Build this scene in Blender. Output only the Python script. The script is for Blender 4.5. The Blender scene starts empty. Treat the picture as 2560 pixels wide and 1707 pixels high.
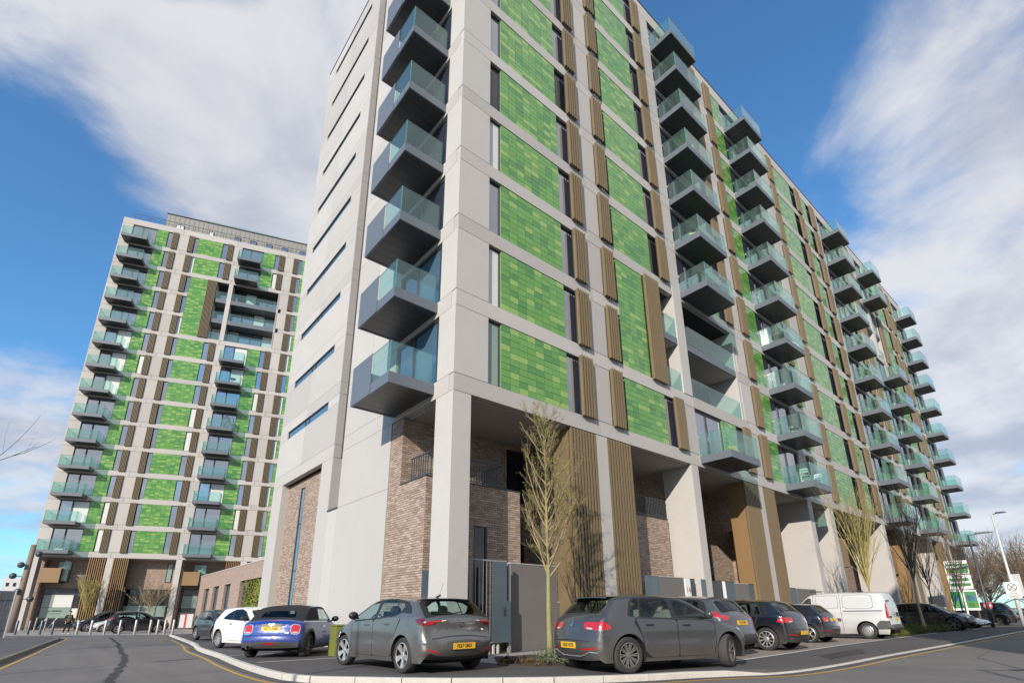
import bpy, math, random
import numpy as np
from mathutils import Vector, Matrix
from mathutils.geometry import delaunay_2d_cdt

random.seed(7)
rng = np.random.default_rng(7)
SC = bpy.context.scene
COL = SC.collection

# ------------------------------------------------------------------ camera
CAMH = 1.05
AZ, PITCH, ROLL = 0.865744889, 0.315149478, -0.00749663903
fw = np.array([math.cos(AZ) * math.cos(PITCH), math.sin(AZ) * math.cos(PITCH), math.sin(PITCH)])
rt = np.array([math.sin(AZ), -math.cos(AZ), 0.0])
up = np.cross(rt, fw)
cr, sr = math.cos(ROLL), math.sin(ROLL)
rt, up = cr * rt + sr * up, -sr * rt + cr * up
cam = bpy.data.cameras.new('camera')
camo = bpy.data.objects.new('camera', cam)
COL.objects.link(camo)
camo.matrix_world = Matrix(((rt[0], up[0], -fw[0], 0), (rt[1], up[1], -fw[1], 0), (rt[2], up[2], -fw[2], CAMH), (0, 0, 0, 1)))
cam.sensor_width = 36.0
cam.lens = 36 * 1304.257 / 2560
cam.shift_y = 259.17 / 2560
cam.clip_start = 0.05
cam.clip_end = 3000
SC.camera = camo

# ------------------------------------------------------------------ light
SUN_DIR = Vector((-2.85, -1.5, 1.45)).normalized()      # towards the sun
sun = bpy.data.lights.new('sun', 'SUN')
sun.energy = 4.0
sun.angle = math.radians(0.5)
sun.color = (1.0, 0.90, 0.79)
suno = bpy.data.objects.new('sun', sun)
COL.objects.link(suno)
suno.rotation_euler = SUN_DIR.to_track_quat('Z', 'Y').to_euler()
suno.location = (-30, -20, 40)
EL = math.asin(SUN_DIR.z)
SROT = math.atan2(SUN_DIR.x, SUN_DIR.y)

SC.view_settings.view_transform = 'Standard'
SC.view_settings.look = 'None'
SC.view_settings.gamma = 1.0
SC.view_settings.use_curve_mapping = False
SC.view_settings.exposure = 0.35
SC.cycles.max_bounces = 8
SC.cycles.transparent_max_bounces = 16

# ------------------------------------------------------------------ sky with clouds
world = bpy.data.worlds.new('World')
SC.world = world
world.use_nodes = True
NT = world.node_tree
NT.nodes.clear()

class G:
    """tiny node helper"""
    def __init__(s, nt):
        s.nt = nt
    def n(s, typ, inp=None, **kw):
        nd = s.nt.nodes.new(typ)
        for k, v in kw.items():
            setattr(nd, k, v)
        for k, v in (inp or {}).items():
            if isinstance(v, bpy.types.NodeSocket):
                s.nt.links.new(v, nd.inputs[k])
            else:
                nd.inputs[k].default_value = v
        return nd
    def math(s, op, a, b=0.0, c=0.0, clamp=False):
        nd = s.n('ShaderNodeMath', operation=op, use_clamp=clamp)
        for i, v in enumerate((a, b, c)):
            if isinstance(v, bpy.types.NodeSocket):
                s.nt.links.new(v, nd.inputs[i])
            else:
                nd.inputs[i].default_value = v
        return nd.outputs[0]
    def mix(s, f, a, b, bt='MIX'):
        nd = s.n('ShaderNodeMix', data_type='RGBA', blend_type=bt)
        for i, v in ((0, f), (6, a), (7, b)):
            if isinstance(v, bpy.types.NodeSocket):
                s.nt.links.new(v, nd.inputs[i])
            else:
                nd.inputs[i].default_value = v
        return nd.outputs[2]
    def smooth(s, x, a, b):
        nd = s.n('ShaderNodeMapRange', interpolation_type='SMOOTHSTEP', clamp=True)
        s.nt.links.new(x, nd.inputs[0])
        nd.inputs[1].default_value = a
        nd.inputs[2].default_value = b
        return nd.outputs[0]

def build_sky():
    g = G(NT)
    tc = g.n('ShaderNodeTexCoord')
    d = tc.outputs['Generated']
    sep = g.n('ShaderNodeSeparateXYZ', {0: d})
    zc = g.math('MAXIMUM', sep.outputs[2], 0.0)
    den = g.math('ADD', zc, 0.22)
    px = g.math('DIVIDE', sep.outputs[0], den)
    py = g.math('DIVIDE', sep.outputs[1], den)
    pv = g.n('ShaderNodeCombineXYZ', {0: px, 1: py, 2: 0.35})
    n1 = g.n('ShaderNodeTexNoise', {'Vector': pv.outputs[0], 'Scale': 1.15, 'Detail': 9.0, 'Roughness': 0.56, 'Distortion': 0.25})
    n2 = g.n('ShaderNodeTexNoise', {'Vector': pv.outputs[0], 'Scale': 4.2, 'Detail': 8.0, 'Roughness': 0.62, 'Distortion': 0.4})
    n3 = g.n('ShaderNodeTexNoise', {'Vector': pv.outputs[0], 'Scale': 2.6, 'Detail': 5.0, 'Roughness': 0.5})
    bias = None
    for (dx, dy, dz, r0, r1, amt) in SKY_BLOBS:
        v = Vector((dx, dy, dz)).normalized()
        dot = g.n('ShaderNodeVectorMath', {0: d, 1: tuple(v)}, operation='DOT_PRODUCT')
        m = g.smooth(dot.outputs['Value'], math.cos(math.radians(r1)), math.cos(math.radians(r0)))
        m = g.math('MULTIPLY', m, amt)
        bias = m if bias is None else g.math('ADD', bias, m)
    dens = g.math('ADD', g.math('MULTIPLY', n1.outputs[0], 0.8), g.math('MULTIPLY', n2.outputs[0], 0.34))
    dens = g.math('ADD', dens, bias)
    back = g.smooth(sep.outputs[1], 0.05, -0.35)      # unseen cloud added behind the viewer, to make the fill light less blue
    dens = g.math('ADD', dens, g.math('MULTIPLY', back, 0.16))
    # clouds thicken towards the horizon
    low = g.smooth(sep.outputs[2], 0.45, 0.0)
    dens = g.math('ADD', dens, g.math('MULTIPLY', low, 0.08))
    mask = g.smooth(dens, 0.57, 0.80)
    shade = g.smooth(g.math('ADD', g.math('MULTIPLY', n3.outputs[0], 0.7), g.math('MULTIPLY', n2.outputs[0], 0.3)), 0.36, 0.62)
    ccol = g.mix(shade, (3.7, 3.95, 4.8, 1), (6.3, 6.3, 6.5, 1))
    sky = g.n('ShaderNodeTexSky', sky_type='NISHITA', sun_disc=False)
    sky.sun_elevation = EL
    sky.sun_rotation = SROT
    sky.air_density = 1.0
    sky.dust_density = 0.6
    sky.ozone_density = 2.2
    tint = g.mix(1.0, sky.outputs[0], (0.90, 1.50, 1.85, 1), 'MULTIPLY')
    col = g.mix(g.math('MULTIPLY', mask, 0.93), tint, ccol)
    bg = g.n('ShaderNodeBackground', {'Color': col, 'Strength': 0.1})
    out = g.n('ShaderNodeOutputWorld')
    NT.links.new(bg.outputs[0], out.inputs[0])

SKY_BLOBS = []
SKY_BLOBS = [(-0.07, 0.73, 0.68, 3, 15, 0.16), (0.10, 0.745, 0.657, 2, 13, 0.15), (0.13, 0.60, 0.79, 2, 12, 0.15),
             (-0.10, 0.853, 0.512, 5, 15, -0.22), (-0.01, 0.60, 0.80, 1, 6, -0.16), (-0.089, 0.96, 0.27, 3, 11, 0.2),
             (0.05, 0.90, 0.44, 3, 10, -0.10),
             (0.60, 0.25, 0.75, 4, 17, -0.16), (0.72, 0.06, 0.69, 3, 12, 0.10), (0.81, 0.09, 0.57, 2, 7, -0.06),
             (0.89, 0.0, 0.45, 3, 15, 0.11), (0.96, 0.10, 0.23, 3, 14, 0.14)]
build_sky()

# ------------------------------------------------------------------ materials
MATS = {}
def mat(name, col, rough=0.6, metal=0.0, noise=None, bump=None, spec=0.5, coat=0.0, scale=None, emis=None):
    """noise=(scale, amount[, scale2, amount2]) varies the colour; bump=(scale, strength)"""
    m = bpy.data.materials.new(name)
    m.use_nodes = True
    nt = m.node_tree
    p = nt.nodes['Principled BSDF']
    g = G(nt)
    p.inputs['Base Color'].default_value = (*col, 1)
    p.inputs['Roughness'].default_value = rough
    p.inputs['Metallic'].default_value = metal
    p.inputs['Specular IOR Level'].default_value = spec
    p.inputs['Coat Weight'].default_value = coat
    p.inputs['Coat Roughness'].default_value = 0.04
    tc = g.n('ShaderNodeTexCoord').outputs['Object']
    if noise:
        f = None
        for i in range(0, len(noise), 2):
            nz = g.n('ShaderNodeTexNoise', {'Vector': tc, 'Scale': noise[i], 'Detail': 5.0, 'Roughness': 0.65})
            k = g.math('MULTIPLY', g.math('SUBTRACT', nz.outputs[0], 0.5), 2 * noise[i + 1])
            f = k if f is None else g.math('ADD', f, k)
        f = g.math('ADD', f, 1.0)
        cc = g.n('ShaderNodeVectorMath', {0: (*col,), 'Scale': f}, operation='SCALE')
        nt.links.new(cc.outputs[0], p.inputs['Base Color'])
    if bump:
        nz = g.n('ShaderNodeTexNoise', {'Vector': tc, 'Scale': bump[0], 'Detail': 4.0})
        b = g.n('ShaderNodeBump', {'Height': nz.outputs[0], 'Strength': bump[1], 'Distance': 0.02})
        nt.links.new(b.outputs[0], p.inputs['Normal'])
    MATS[name] = m
    return m

def glass_mat(name, tint, gloss=0.10, rough=0.01, rim=1.5, film=0.0):
    """thin clear sheet: tinted see-through plus a Fresnel reflection"""
    m = bpy.data.materials.new(name)
    m.use_nodes = True
    nt = m.node_tree
    nt.nodes.clear()
    g = G(nt)
    tr = g.n('ShaderNodeBsdfTransparent', {'Color': (*tint, 1)})
    gl = g.n('ShaderNodeBsdfGlossy', {'Color': (1, 1, 1, 1), 'Roughness': rough})
    lw = g.n('ShaderNodeLayerWeight', {'Blend': 0.5})
    f = g.math('ADD', g.math('MULTIPLY', g.math('POWER', lw.outputs['Facing'], 5.0), .9), gloss, clamp=True)
    mx = g.n('ShaderNodeMixShader', {0: f, 1: tr.outputs[0], 2: gl.outputs[0]})
    if film:
        df = g.n('ShaderNodeBsdfDiffuse', {'Color': (.62, .78, .75, 1)})
        tl = g.n('ShaderNodeBsdfTranslucent', {'Color': (.62, .78, .75, 1)})
        ad = g.n('ShaderNodeMixShader', {0: .5, 1: df.outputs[0], 2: tl.outputs[0]})
        mx = g.n('ShaderNodeMixShader', {0: film, 1: mx.outputs[0], 2: ad.outputs[0]})
    o = g.n('ShaderNodeOutputMaterial', {0: mx.outputs[0]})
    MATS[name] = m
    return m

mat('concrete', (0.45, 0.43, 0.405), 0.85, noise=(0.5, 0.07, 22, 0.20, 60, .15), bump=(120, 0.25))
mat('concrete_b', (0.48, 0.46, 0.435), 0.85, noise=(0.8, 0.08, 22, 0.20, 60, .15), bump=(120, 0.25))
mat('concrete_c', (0.42, 0.40, 0.38), 0.85, noise=(0.6, 0.08, 22, 0.20, 60, .15), bump=(120, 0.25))
mat('joint_dark', (0.05, 0.048, 0.046), 0.9)
GREENS = [mat('glazed_green_a', (0.118, 0.30, 0.062), 0.22, noise=(6, 0.10), coat=0.3),
          mat('glazed_green_b', (0.078, 0.235, 0.060), 0.22, noise=(6, 0.10), coat=0.3),
          mat('glazed_green_c', (0.245, 0.40, 0.105), 0.22, noise=(6, 0.10), coat=0.3),
          mat('glazed_green_d', (0.14, 0.325, 0.075), 0.22, noise=(6, 0.10), coat=0.3)]
mat('tile_back', (0.20, 0.26, 0.15), 0.8)
mat('bronze', (0.175, 0.130, 0.070), 0.5, noise=(3, 0.10))
mat('bronze_gap_shade', (0.030, 0.021, 0.013), 0.55, noise=(3, 0.10))
mat('bronze_panel', (0.25, 0.155, 0.07), 0.45, noise=(2, 0.06))
mat('frame_grey', (0.035, 0.04, 0.047), 0.45)
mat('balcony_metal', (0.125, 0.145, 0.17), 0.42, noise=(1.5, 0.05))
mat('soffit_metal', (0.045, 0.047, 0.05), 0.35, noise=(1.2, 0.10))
mat('soffit_ceiling', (0.38, 0.36, 0.34), 0.9, noise=(1, 0.05))
mat('steel', (0.34, 0.33, 0.315), 0.4, metal=0.5, noise=(4, 0.1))
mat('chrome', (0.8, 0.8, 0.8), 0.12, metal=1.0)
mat('window_glass', (0.045, 0.055, 0.085), 0.03, spec=1.0, coat=0.6)
MATS['window_glass'].node_tree.nodes['Principled BSDF'].inputs['IOR'].default_value = 2.6
mat('window_dark', (0.018, 0.020, 0.024), 0.04, spec=0.7)
mat('window_blind', (0.62, 0.63, 0.60), 0.35, spec=0.6, coat=0.8, noise=(3, 0.08))
mat('window_green', (0.22, 0.30, 0.26), 0.15, spec=0.6, coat=0.5, noise=(2, 0.1))
mat('blue_glass', (0.07, 0.14, 0.21), 0.05, spec=0.9, coat=0.6)
glass_mat('balcony_glass', (0.76, 0.92, 0.89), 0.05, film=0.06)
glass_mat('clear_glass', (0.85, 0.94, 0.92), 0.05)
mat('glass_edge', (0.10, 0.28, 0.25), 0.2)
BRICKS = [mat('brick_a', (0.38, 0.29, 0.23), 0.9, noise=(20, 0.22, 90, 0.15), bump=(60, 0.4)),
          mat('brick_b', (0.30, 0.22, 0.172), 0.9, noise=(20, 0.22, 90, 0.15), bump=(60, 0.4)),
          mat('brick_c', (0.45, 0.355, 0.285), 0.9, noise=(20, 0.22, 90, 0.15), bump=(60, 0.4))]
mat('mortar', (0.13, 0.092, 0.070), 0.95, noise=(30, 0.2))
mat('render_grey', (0.155, 0.145, 0.135), 0.9, noise=(1.5, 0.12, 60, 0.08), bump=(150, 0.2))
mat('gate_metal', (0.075, 0.105, 0.125), 0.3, noise=(1.3, 0.25))
mat('gate_bar', (0.30, 0.31, 0.32), 0.4, metal=0.3)
mat('rail_dark', (0.05, 0.06, 0.07), 0.45)
mat('rail_blue', (0.10, 0.14, 0.17), 0.45)
mat('white_paint', (0.8, 0.8, 0.79), 0.5)
mat('red_print', (0.35, 0.05, 0.03), 0.6)
mat('zinc', (0.26, 0.25, 0.235), 0.6, noise=(1.2, 0.12))

def brick_tex(name, c1, c2, mort, sx=0.225, sz=0.075):
    """bricks for walls too far to tell the pieces apart; object x/y runs along the wall"""
    m = mat(name, c1, 0.9)
    nt = m.node_tree
    g = G(nt)
    tc = g.n('ShaderNodeTexCoord').outputs['Object']
    sp = g.n('ShaderNodeSeparateXYZ', {0: tc})
    u = g.math('ADD', sp.outputs[0], sp.outputs[1])
    cv = g.n('ShaderNodeCombineXYZ', {0: u, 1: sp.outputs[2], 2: 0.0})
    b = g.n('ShaderNodeTexBrick', {'Vector': cv.outputs[0], 'Color1': (*c1, 1), 'Color2': (*c2, 1), 'Mortar': (*mort, 1),
                                   'Scale': 1.0, 'Mortar Size': 0.006, 'Brick Width': sx, 'Row Height': sz, 'Bias': 0.0})
    nz = g.n('ShaderNodeTexNoise', {'Vector': tc, 'Scale': 9.0, 'Detail': 6.0})
    c = g.n('ShaderNodeVectorMath', {0: b.outputs[0], 'Scale': g.math('ADD', nz.outputs[0], 0.5)}, operation='SCALE')
    nt.links.new(c.outputs[0], nt.nodes['Principled BSDF'].inputs['Base Color'])
    bp = g.n('ShaderNodeBump', {'Height': g.math('SUBTRACT', 1.0, b.outputs[1]), 'Strength': 0.6, 'Distance': 0.01})
    nt.links.new(bp.outputs[0], nt.nodes['Principled BSDF'].inputs['Normal'])
    return m
brick_tex('brick_far', (0.42, 0.32, 0.26), (0.31, 0.225, 0.18), (0.13, 0.095, 0.078))

# ------------------------------------------------------------------ mesh helpers
class MB:
    def __init__(s):
        s.v, s.f, s.m = [], [], []
    def face(s, pts, m=0):
        n = len(s.v)
        s.v.extend(tuple(map(float, p)) for p in pts)
        s.f.append(tuple(range(n, n + len(pts))))
        s.m.append(m)
    def box(s, x0, x1, y0, y1, z0, z1, m=0, mt=None):
        n = len(s.v)
        vs = [(x0, y0, z0), (x1, y0, z0), (x1, y1, z0), (x0, y1, z0), (x0, y0, z1), (x1, y0, z1), (x1, y1, z1), (x0, y1, z1)]
        if mt is not None:
            vs = [tuple(mt @ Vector(p)) for p in vs]
        s.v.extend(vs)
        for q in ((0, 3, 2, 1), (4, 5, 6, 7), (0, 1, 5, 4), (1, 2, 6, 5), (2, 3, 7, 6), (3, 0, 4, 7)):
            s.f.append(tuple(n + i for i in q))
            s.m.append(m)
        return s
    def tube(s, pts, r, n=6, m=0, cap=True):
        pts = [Vector(p) for p in pts]
        rs = r if isinstance(r, (list, tuple)) else [r] * len(pts)
        base = len(s.v)
        ref = None
        for i, p in enumerate(pts):
            t = (pts[min(i + 1, len(pts) - 1)] - pts[max(i - 1, 0)])
            if t.length < 1e-9:
                t = Vector((0, 0, 1))
            t.normalize()
            if ref is None:
                ref = Vector((1, 0, 0)) if abs(t.x) < 0.9 else Vector((0, 1, 0))
            a = t.cross(ref)
            if a.length < 1e-6:
                a = t.orthogonal()
            a.normalize()
            b = t.cross(a)
            ref = b.cross(t) if False else ref
            for k in range(n):
                an = 2 * math.pi * k / n
                s.v.append(tuple(p + (a * math.cos(an) + b * math.sin(an)) * rs[i]))
        for i in range(len(pts) - 1):
            for k in range(n):
                k2 = (k + 1) % n
                s.f.append((base + i * n + k, base + i * n + k2, base + (i + 1) * n + k2, base + (i + 1) * n + k))
                s.m.append(m)
        if cap:
            s.f.append(tuple(base + k for k in range(n - 1, -1, -1)))
            s.m.append(m)
            e = base + (len(pts) - 1) * n
            s.f.append(tuple(e + k for k in range(n)))
            s.m.append(m)
        return s
    def lathe(s, prof, c=(0, 0, 0), axis='z', n=16, m=0, mats=None):
        """prof: (radius, height) list turned about the axis through c"""
        base = len(s.v)
        for r, h in prof:
            for k in range(n):
                a = 2 * math.pi * k / n
                p = (r * math.cos(a), r * math.sin(a), h)
                if axis == 'y':
                    p = (p[0], p[2], p[1])
                elif axis == 'x':
                    p = (p[2], p[0], p[1])
                s.v.append((c[0] + p[0], c[1] + p[1], c[2] + p[2]))
        for i in range(len(prof) - 1):
            for k in range(n):
                k2 = (k + 1) % n
                q = (base + i * n + k, base + i * n + k2, base + (i + 1) * n + k2, base + (i + 1) * n + k)
                s.f.append(q if axis != 'y' else q[::-1])
                s.m.append(m if mats is None else mats[i])
        return s
    def prism(s, poly, y0, y1, m=0):
        """poly in (x, z), extruded along y"""
        n = len(poly)
        b = len(s.v)
        for y in (y0, y1):
            s.v.extend((p[0], y, p[1]) for p in poly)
        s.f.append(tuple(b + i for i in range(n)))
        s.f.append(tuple(b + n + i for i in range(n - 1, -1, -1)))
        s.m += [m, m]
        for i in range(n):
            j = (i + 1) % n
            s.f.append((b + j, b + i, b + n + i, b + n + j))
            s.m.append(m)
        return s
    def mesh(s, name, mats, smooth=False):
        me = bpy.data.meshes.new(name)
        me.from_pydata(s.v, [], s.f)
        for mm in mats:
            me.materials.append(MATS[mm] if isinstance(mm, str) else mm)
        if len(mats) > 1:
            me.polygons.foreach_set('material_index', s.m)
        if smooth:
            me.polygons.foreach_set('use_smooth', [True] * len(s.f))
        me.update()
        return me

def tag(o, label=None, cat=None, group=None, kind=None):
    for k, v in (('label', label), ('category', cat), ('group', group), ('kind', kind)):
        if v:
            o[k] = v
    return o
def obj(name, data, parent=None, loc=(0, 0, 0), rotz=0.0):
    o = bpy.data.objects.new(name, data)
    COL.objects.link(o)
    o.parent = parent
    o.location = loc
    if rotz:
        o.rotation_euler = (0, 0, rotz)
    return o
def part(name, mb, mats, parent=None, loc=(0, 0, 0), rotz=0.0, smooth=False):
    mats = [mats] if isinstance(mats, (str, bpy.types.Material)) else mats
    return obj(name, mb.mesh(name, mats, smooth), parent, loc, rotz)
def thing(name, label, cat, loc=(0, 0, 0), rotz=0.0, group=None):
    return tag(obj(name, None, None, loc, rotz), label, cat, group)
def copy_tree(o, parent=None):
    c = o.copy()
    COL.objects.link(c)
    c.parent = parent
    for ch in list(o.children):
        copy_tree(ch, c)
    return c
BMESH = {}
def shared(key, fn):
    if key not in BMESH:
        BMESH[key] = fn()
    return BMESH[key]
def text_mesh(body, size, mt, depth=0.002, name='lettering', bold=0.0):
    cu = bpy.data.curves.new(name, 'FONT')
    cu.body = body
    cu.size = size
    cu.align_x = 'CENTER'
    cu.align_y = 'CENTER'
    cu.extrude = depth
    cu.offset = bold
    cu.resolution_u = 3
    tmp = bpy.data.objects.new('tmp_text', cu)
    COL.objects.link(tmp)
    dg = bpy.context.evaluated_depsgraph_get()
    me = bpy.data.meshes.new_from_object(tmp.evaluated_get(dg))
    bpy.data.objects.remove(tmp)
    bpy.data.curves.remove(cu)
    me.materials.clear()
    me.materials.append(MATS[mt])
    return me
# ================================================================== APARTMENT BLOCKS
FH = 3.0                      # floor height
def shade_pick(a, b, c=0):
    return random.Random(int(a * 131 + b * 977 + c * 31 + 5)).random()

class Facade:
    """one long wall of a block: local x along it, y into the building, z up"""
    def __init__(s, root, base, floors, tile_w, tile_rows, tile_budget, slat_budget):
        s.root, s.base, s.floors = root, base, floors
        s.tw, s.tr = tile_w, tile_rows
        s.tb, s.sb = tile_budget, slat_budget
        s.tiles = MB()
        s.far_slats = MB()
    def panel(s, x0, x1, z0, z1, y0=0.0, y1=0.25, gap=0.026, m=None):
        w, h, d = x1 - x0 - gap, z1 - z0 - gap, y1 - y0
        r = shade_pick(x0, z0)
        mm = m or ('concrete' if r < .5 else 'concrete_b' if r < .75 else 'concrete_c')
        me = shared(('cp', round(w, 3), round(h, 3), round(d, 3), mm), lambda: MB().box(0, w, 0, d, 0, h).mesh('concrete_panel', [mm]))
        return obj('concrete_panel', me, s.root, (x0 + gap / 2, y0, z0 + gap / 2))
    def window(s, x0, x1, z0, z1, pane='window_glass', y=0.10, name='window'):
        w, h, f = x1 - x0, z1 - z0, 0.055
        def fr():
            b = MB()
            b.box(0, f, 0, .09, 0, h); b.box(w - f, w, 0, .09, 0, h)
            b.box(f, w - f, 0, .09, 0, f); b.box(f, w - f, 0, .09, h - f, h)
            return b.mesh('window_frame', ['frame_grey'])
        o = obj(name, shared(('wf', round(w, 3), round(h, 3)), fr), s.root, (x0, y, z0))
        me = shared(('wp', round(w, 3), round(h, 3), pane), lambda: MB().box(f, w - f, .035, .06, f, h - f).mesh('pane', [pane]))
        obj('pane', me, o)
        return o
    def door(s, x0, x1, z0, z1, pane='window_glass', y=0.10):
        w, h, f = x1 - x0, z1 - z0, 0.07
        mid = w * .42
        def fr():
            b = MB()
            b.box(0, f, 0, .1, 0, h); b.box(w - f, w, 0, .1, 0, h)
            b.box(f, w - f, 0, .1, 0, f); b.box(f, w - f, 0, .1, h - f * 1.6, h)
            b.box(mid - .07, mid + .07, -.01, .1, f, h - f * 1.6)
            return b.mesh('door_frame', ['frame_grey'])
        o = obj('balcony_door', shared(('df', round(w, 3), round(h, 3)), fr), s.root, (x0, y, z0))
        for k, (a, b) in enumerate(((f, mid - .07), (mid + .07, w - f))):
            me = shared(('dp', round(a, 3), round(b, 3), round(h, 3), pane if k else 'window_glass'),
                        lambda: MB().box(a, b, .035, .06, f, h - f * 1.6).mesh('pane', [pane if k else 'window_glass']))
            obj('pane', me, o)
        obj('handle', shared('dh', lambda: MB().box(-.02, .02, -.02, .0, -.09, .05).box(-.02, .12, -.06, -.04, .01, .03).mesh('handle', ['chrome'])), o, (mid, -.02, 1.05))
        return o
    def tile_panel(s, x0, x1, z0, z1):
        """glazed green tiles, each its own slab with a joint round it"""
        nc = max(1, round((x1 - x0) / s.tw))
        nr = max(1, round((z1 - z0) / (2.4 / s.tr)))
        w, h, g = (x1 - x0) / nc, (z1 - z0) / nr, 0.014
        part('tile_backing', MB().box(x0, x1, .055, .24, z0, z1), 'tile_back', s.root)
        single = nc * nr <= s.tb
        if single:
            s.tb -= nc * nr
        R = random.Random(int(x0 * 100) * 7919 + int(z0 * 100))
        for i in range(nc):
            last = -1
            for j in range(nr):
                r = R.random()
                k = 0 if r < .42 else 3 if r < .60 else 1 if r < .80 else 2
                if k == 2 and last == 2:
                    k = 0
                last = k
                y = .022 + R.uniform(-.002, .002)
                if single:
                    me = shared(('tile', k, round(w, 3), round(h, 3)), lambda: MB().box(0, w - g, 0, .03, 0, h - g).mesh('tile', [GREENS[k]]))
                    obj('green_tile', me, s.root, (x0 + i * w + g / 2, y, z0 + j * h + g / 2))
                else:
                    s.tiles.box(x0 + i * w + g / 2, x0 + (i + 1) * w - g / 2, y, y + .03, z0 + j * h + g / 2, z0 + (j + 1) * h - g / 2, k)
    def louvre(s, x0, x1, z0, z1, n=5, y0=-.17, y1=-.03, name='louvre', m='bronze'):
        w, h = x1 - x0, z1 - z0
        pitch = w / n
        sw = pitch * .5
        rail = shared(('lr', round(w, 3), round(h, 3)), lambda: MB().box(0, w, 0, .03, .12, .18).box(0, w, 0, .03, h - .2, h - .14).box(0.01, w - .01, .004, .026, .18, h - .2).mesh('rail_and_gap_shade', ['joint_dark']))  # rails plus a dark sheet whose colour stands for shade between slats
        o = obj(name, rail, s.root, (x0, y1, z0))
        me = shared(('ls', round(sw, 3), round(h, 3), round(y1 - y0, 3), m), lambda: MB().box(0, sw, 0, y1 - y0, 0, h).mesh('slat', [m]))
        if s.sb >= n:
            s.sb -= n
            for i in range(n):
                obj('slat', me, o, (i * pitch + (pitch - sw) / 2, y0 - y1, 0))
        else:
            for i in range(n):
                a = x0 + i * pitch + (pitch - sw) / 2
                s.far_slats.box(a, a + sw, y0, y1 - .001, z0, z1)
        return o
    def finish(s):
        if s.tiles.v:
            tag(part('green_tile', s.tiles, GREENS, s.root), kind='stuff')
        if s.far_slats.v:
            tag(part('slat', s.far_slats, 'bronze', s.root), kind='stuff')

def make_balcony(root, x, z, w=2.78, d=1.52, solid=0.0, y=0.0, rotz=0.0, loc=None):
    """cantilever balcony: metal tray, dark boarded soffit and three glass sheets"""
    def tray():
        b = MB()
        b.box(0, w, -d, -d + .06, -.42, -.06); b.box(0, .06, -d + .06, 0, -.42, -.06); b.box(w - .06, w, -d + .06, 0, -.42, -.06)
        b.box(.06, w - .06, -d + .06, 0, -.16, -.10)
        return b.mesh('balcony', ['balcony_metal'])
    o = obj('balcony', shared(('bt', w, d), tray), root, loc or (x, y, z), rotz)
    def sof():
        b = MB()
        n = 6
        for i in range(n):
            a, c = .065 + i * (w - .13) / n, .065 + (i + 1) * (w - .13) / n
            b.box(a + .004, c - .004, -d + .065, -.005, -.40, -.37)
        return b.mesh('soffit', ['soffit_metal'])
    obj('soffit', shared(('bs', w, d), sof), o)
    g = .016
    def sheet(x0, x1, y0, y1):
        return MB().box(x0, x1, y0, y1, -.09, 1.0).mesh('glass_panel', ['balcony_glass'])
    if solid:
        obj('side_panel', shared(('bsp', w, d, solid), lambda: MB().box(-.004, solid, -d - .02, -d - .003, -.42, 1.0).box(-.02, -.004, -d - .02, -.02, -.42, 1.0).mesh('side_panel', ['balcony_metal'])), o)
    obj('glass_panel', shared(('bgf', w, d, solid), lambda: sheet(max(solid, .02), w / 2 - .008 if not solid else w - .02, -d + .02, -d + .02 + g)), o)
    if not solid:
        obj('glass_panel', shared(('bgf2', w, d), lambda: sheet(w / 2 + .008, w - .02, -d + .02, -d + .02 + g)), o)
        obj('glass_panel', shared(('bgl', w, d), lambda: sheet(.02, .02 + g, -d + .04, -.05)), o)
    obj('glass_panel', shared(('bgr', w, d), lambda: sheet(w - .02 - g, w - .02, -d + .04, -.05)), o)
    def edge():
        b = MB()
        for xx in (.02, w - .02 - g):
            b.box(xx - .001, xx + g + .001, -d + .019, -d + .04, -.09, 1.0)
        b.box(.02, w - .02, -d + .019, -d + .021 + g, 1.0, 1.006)
        b.box(.02, .021 + g, -d + .04, -.05, 1.0, 1.006); b.box(w - .021 - g, w - .02, -d + .04, -.05, 1.0, 1.006)
        return b.mesh('glass_edge', ['glass_edge'])
    obj('glass_edge', shared(('bge', w, d), edge), o)
    obj('bracket', shared(('bbk',), lambda: MB().box(0, .03, -.05, 0, -.1, .04).box(0, .03, -.05, 0, .82, .96).mesh('bracket', ['steel'])), o, (-.012, 0, 0))
    return o

def bricks_into(mb, o, u, w, h, n, holes=(), top=None):
    """stretcher bond on the plane through o along unit u (world-plan 2D) with outward normal n"""
    bl, bh, j, dep = .225, .075, .015, .05
    rows = int(h / bh + 1e-6)
    for r in range(rows):
        off = -bl / 2 if r % 2 else 0.0
        k = 0
        while True:
            a = off + k * bl
            k += 1
            if a >= w - 1e-6:
                break
            x0, x1 = max(a, 0) + (j / 2 if a >= 0 else 0), min(a + bl, w) - (j / 2 if a + bl < w else 0)
            if x1 - x0 < .03:
                continue
            z0, z1 = o[2] + r * bh + j / 2, o[2] + (r + 1) * bh - j / 2
            cx, cz = (x0 + x1) / 2, (z0 + z1) / 2 - o[2]
            for hx0, hx1, hz0, hz1 in holes:
                if hz0 < cz < hz1:
                    if x0 >= hx0 and x1 <= hx1:
                        x1 = x0
                    elif x0 < hx0 < x1:
                        x1 = hx0
                    elif x0 < hx1 < x1:
                        x0 = hx1
            if x1 - x0 < .03:
                continue
            yield (x0, x1, z0, z1, random.uniform(-.004, .004))

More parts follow.
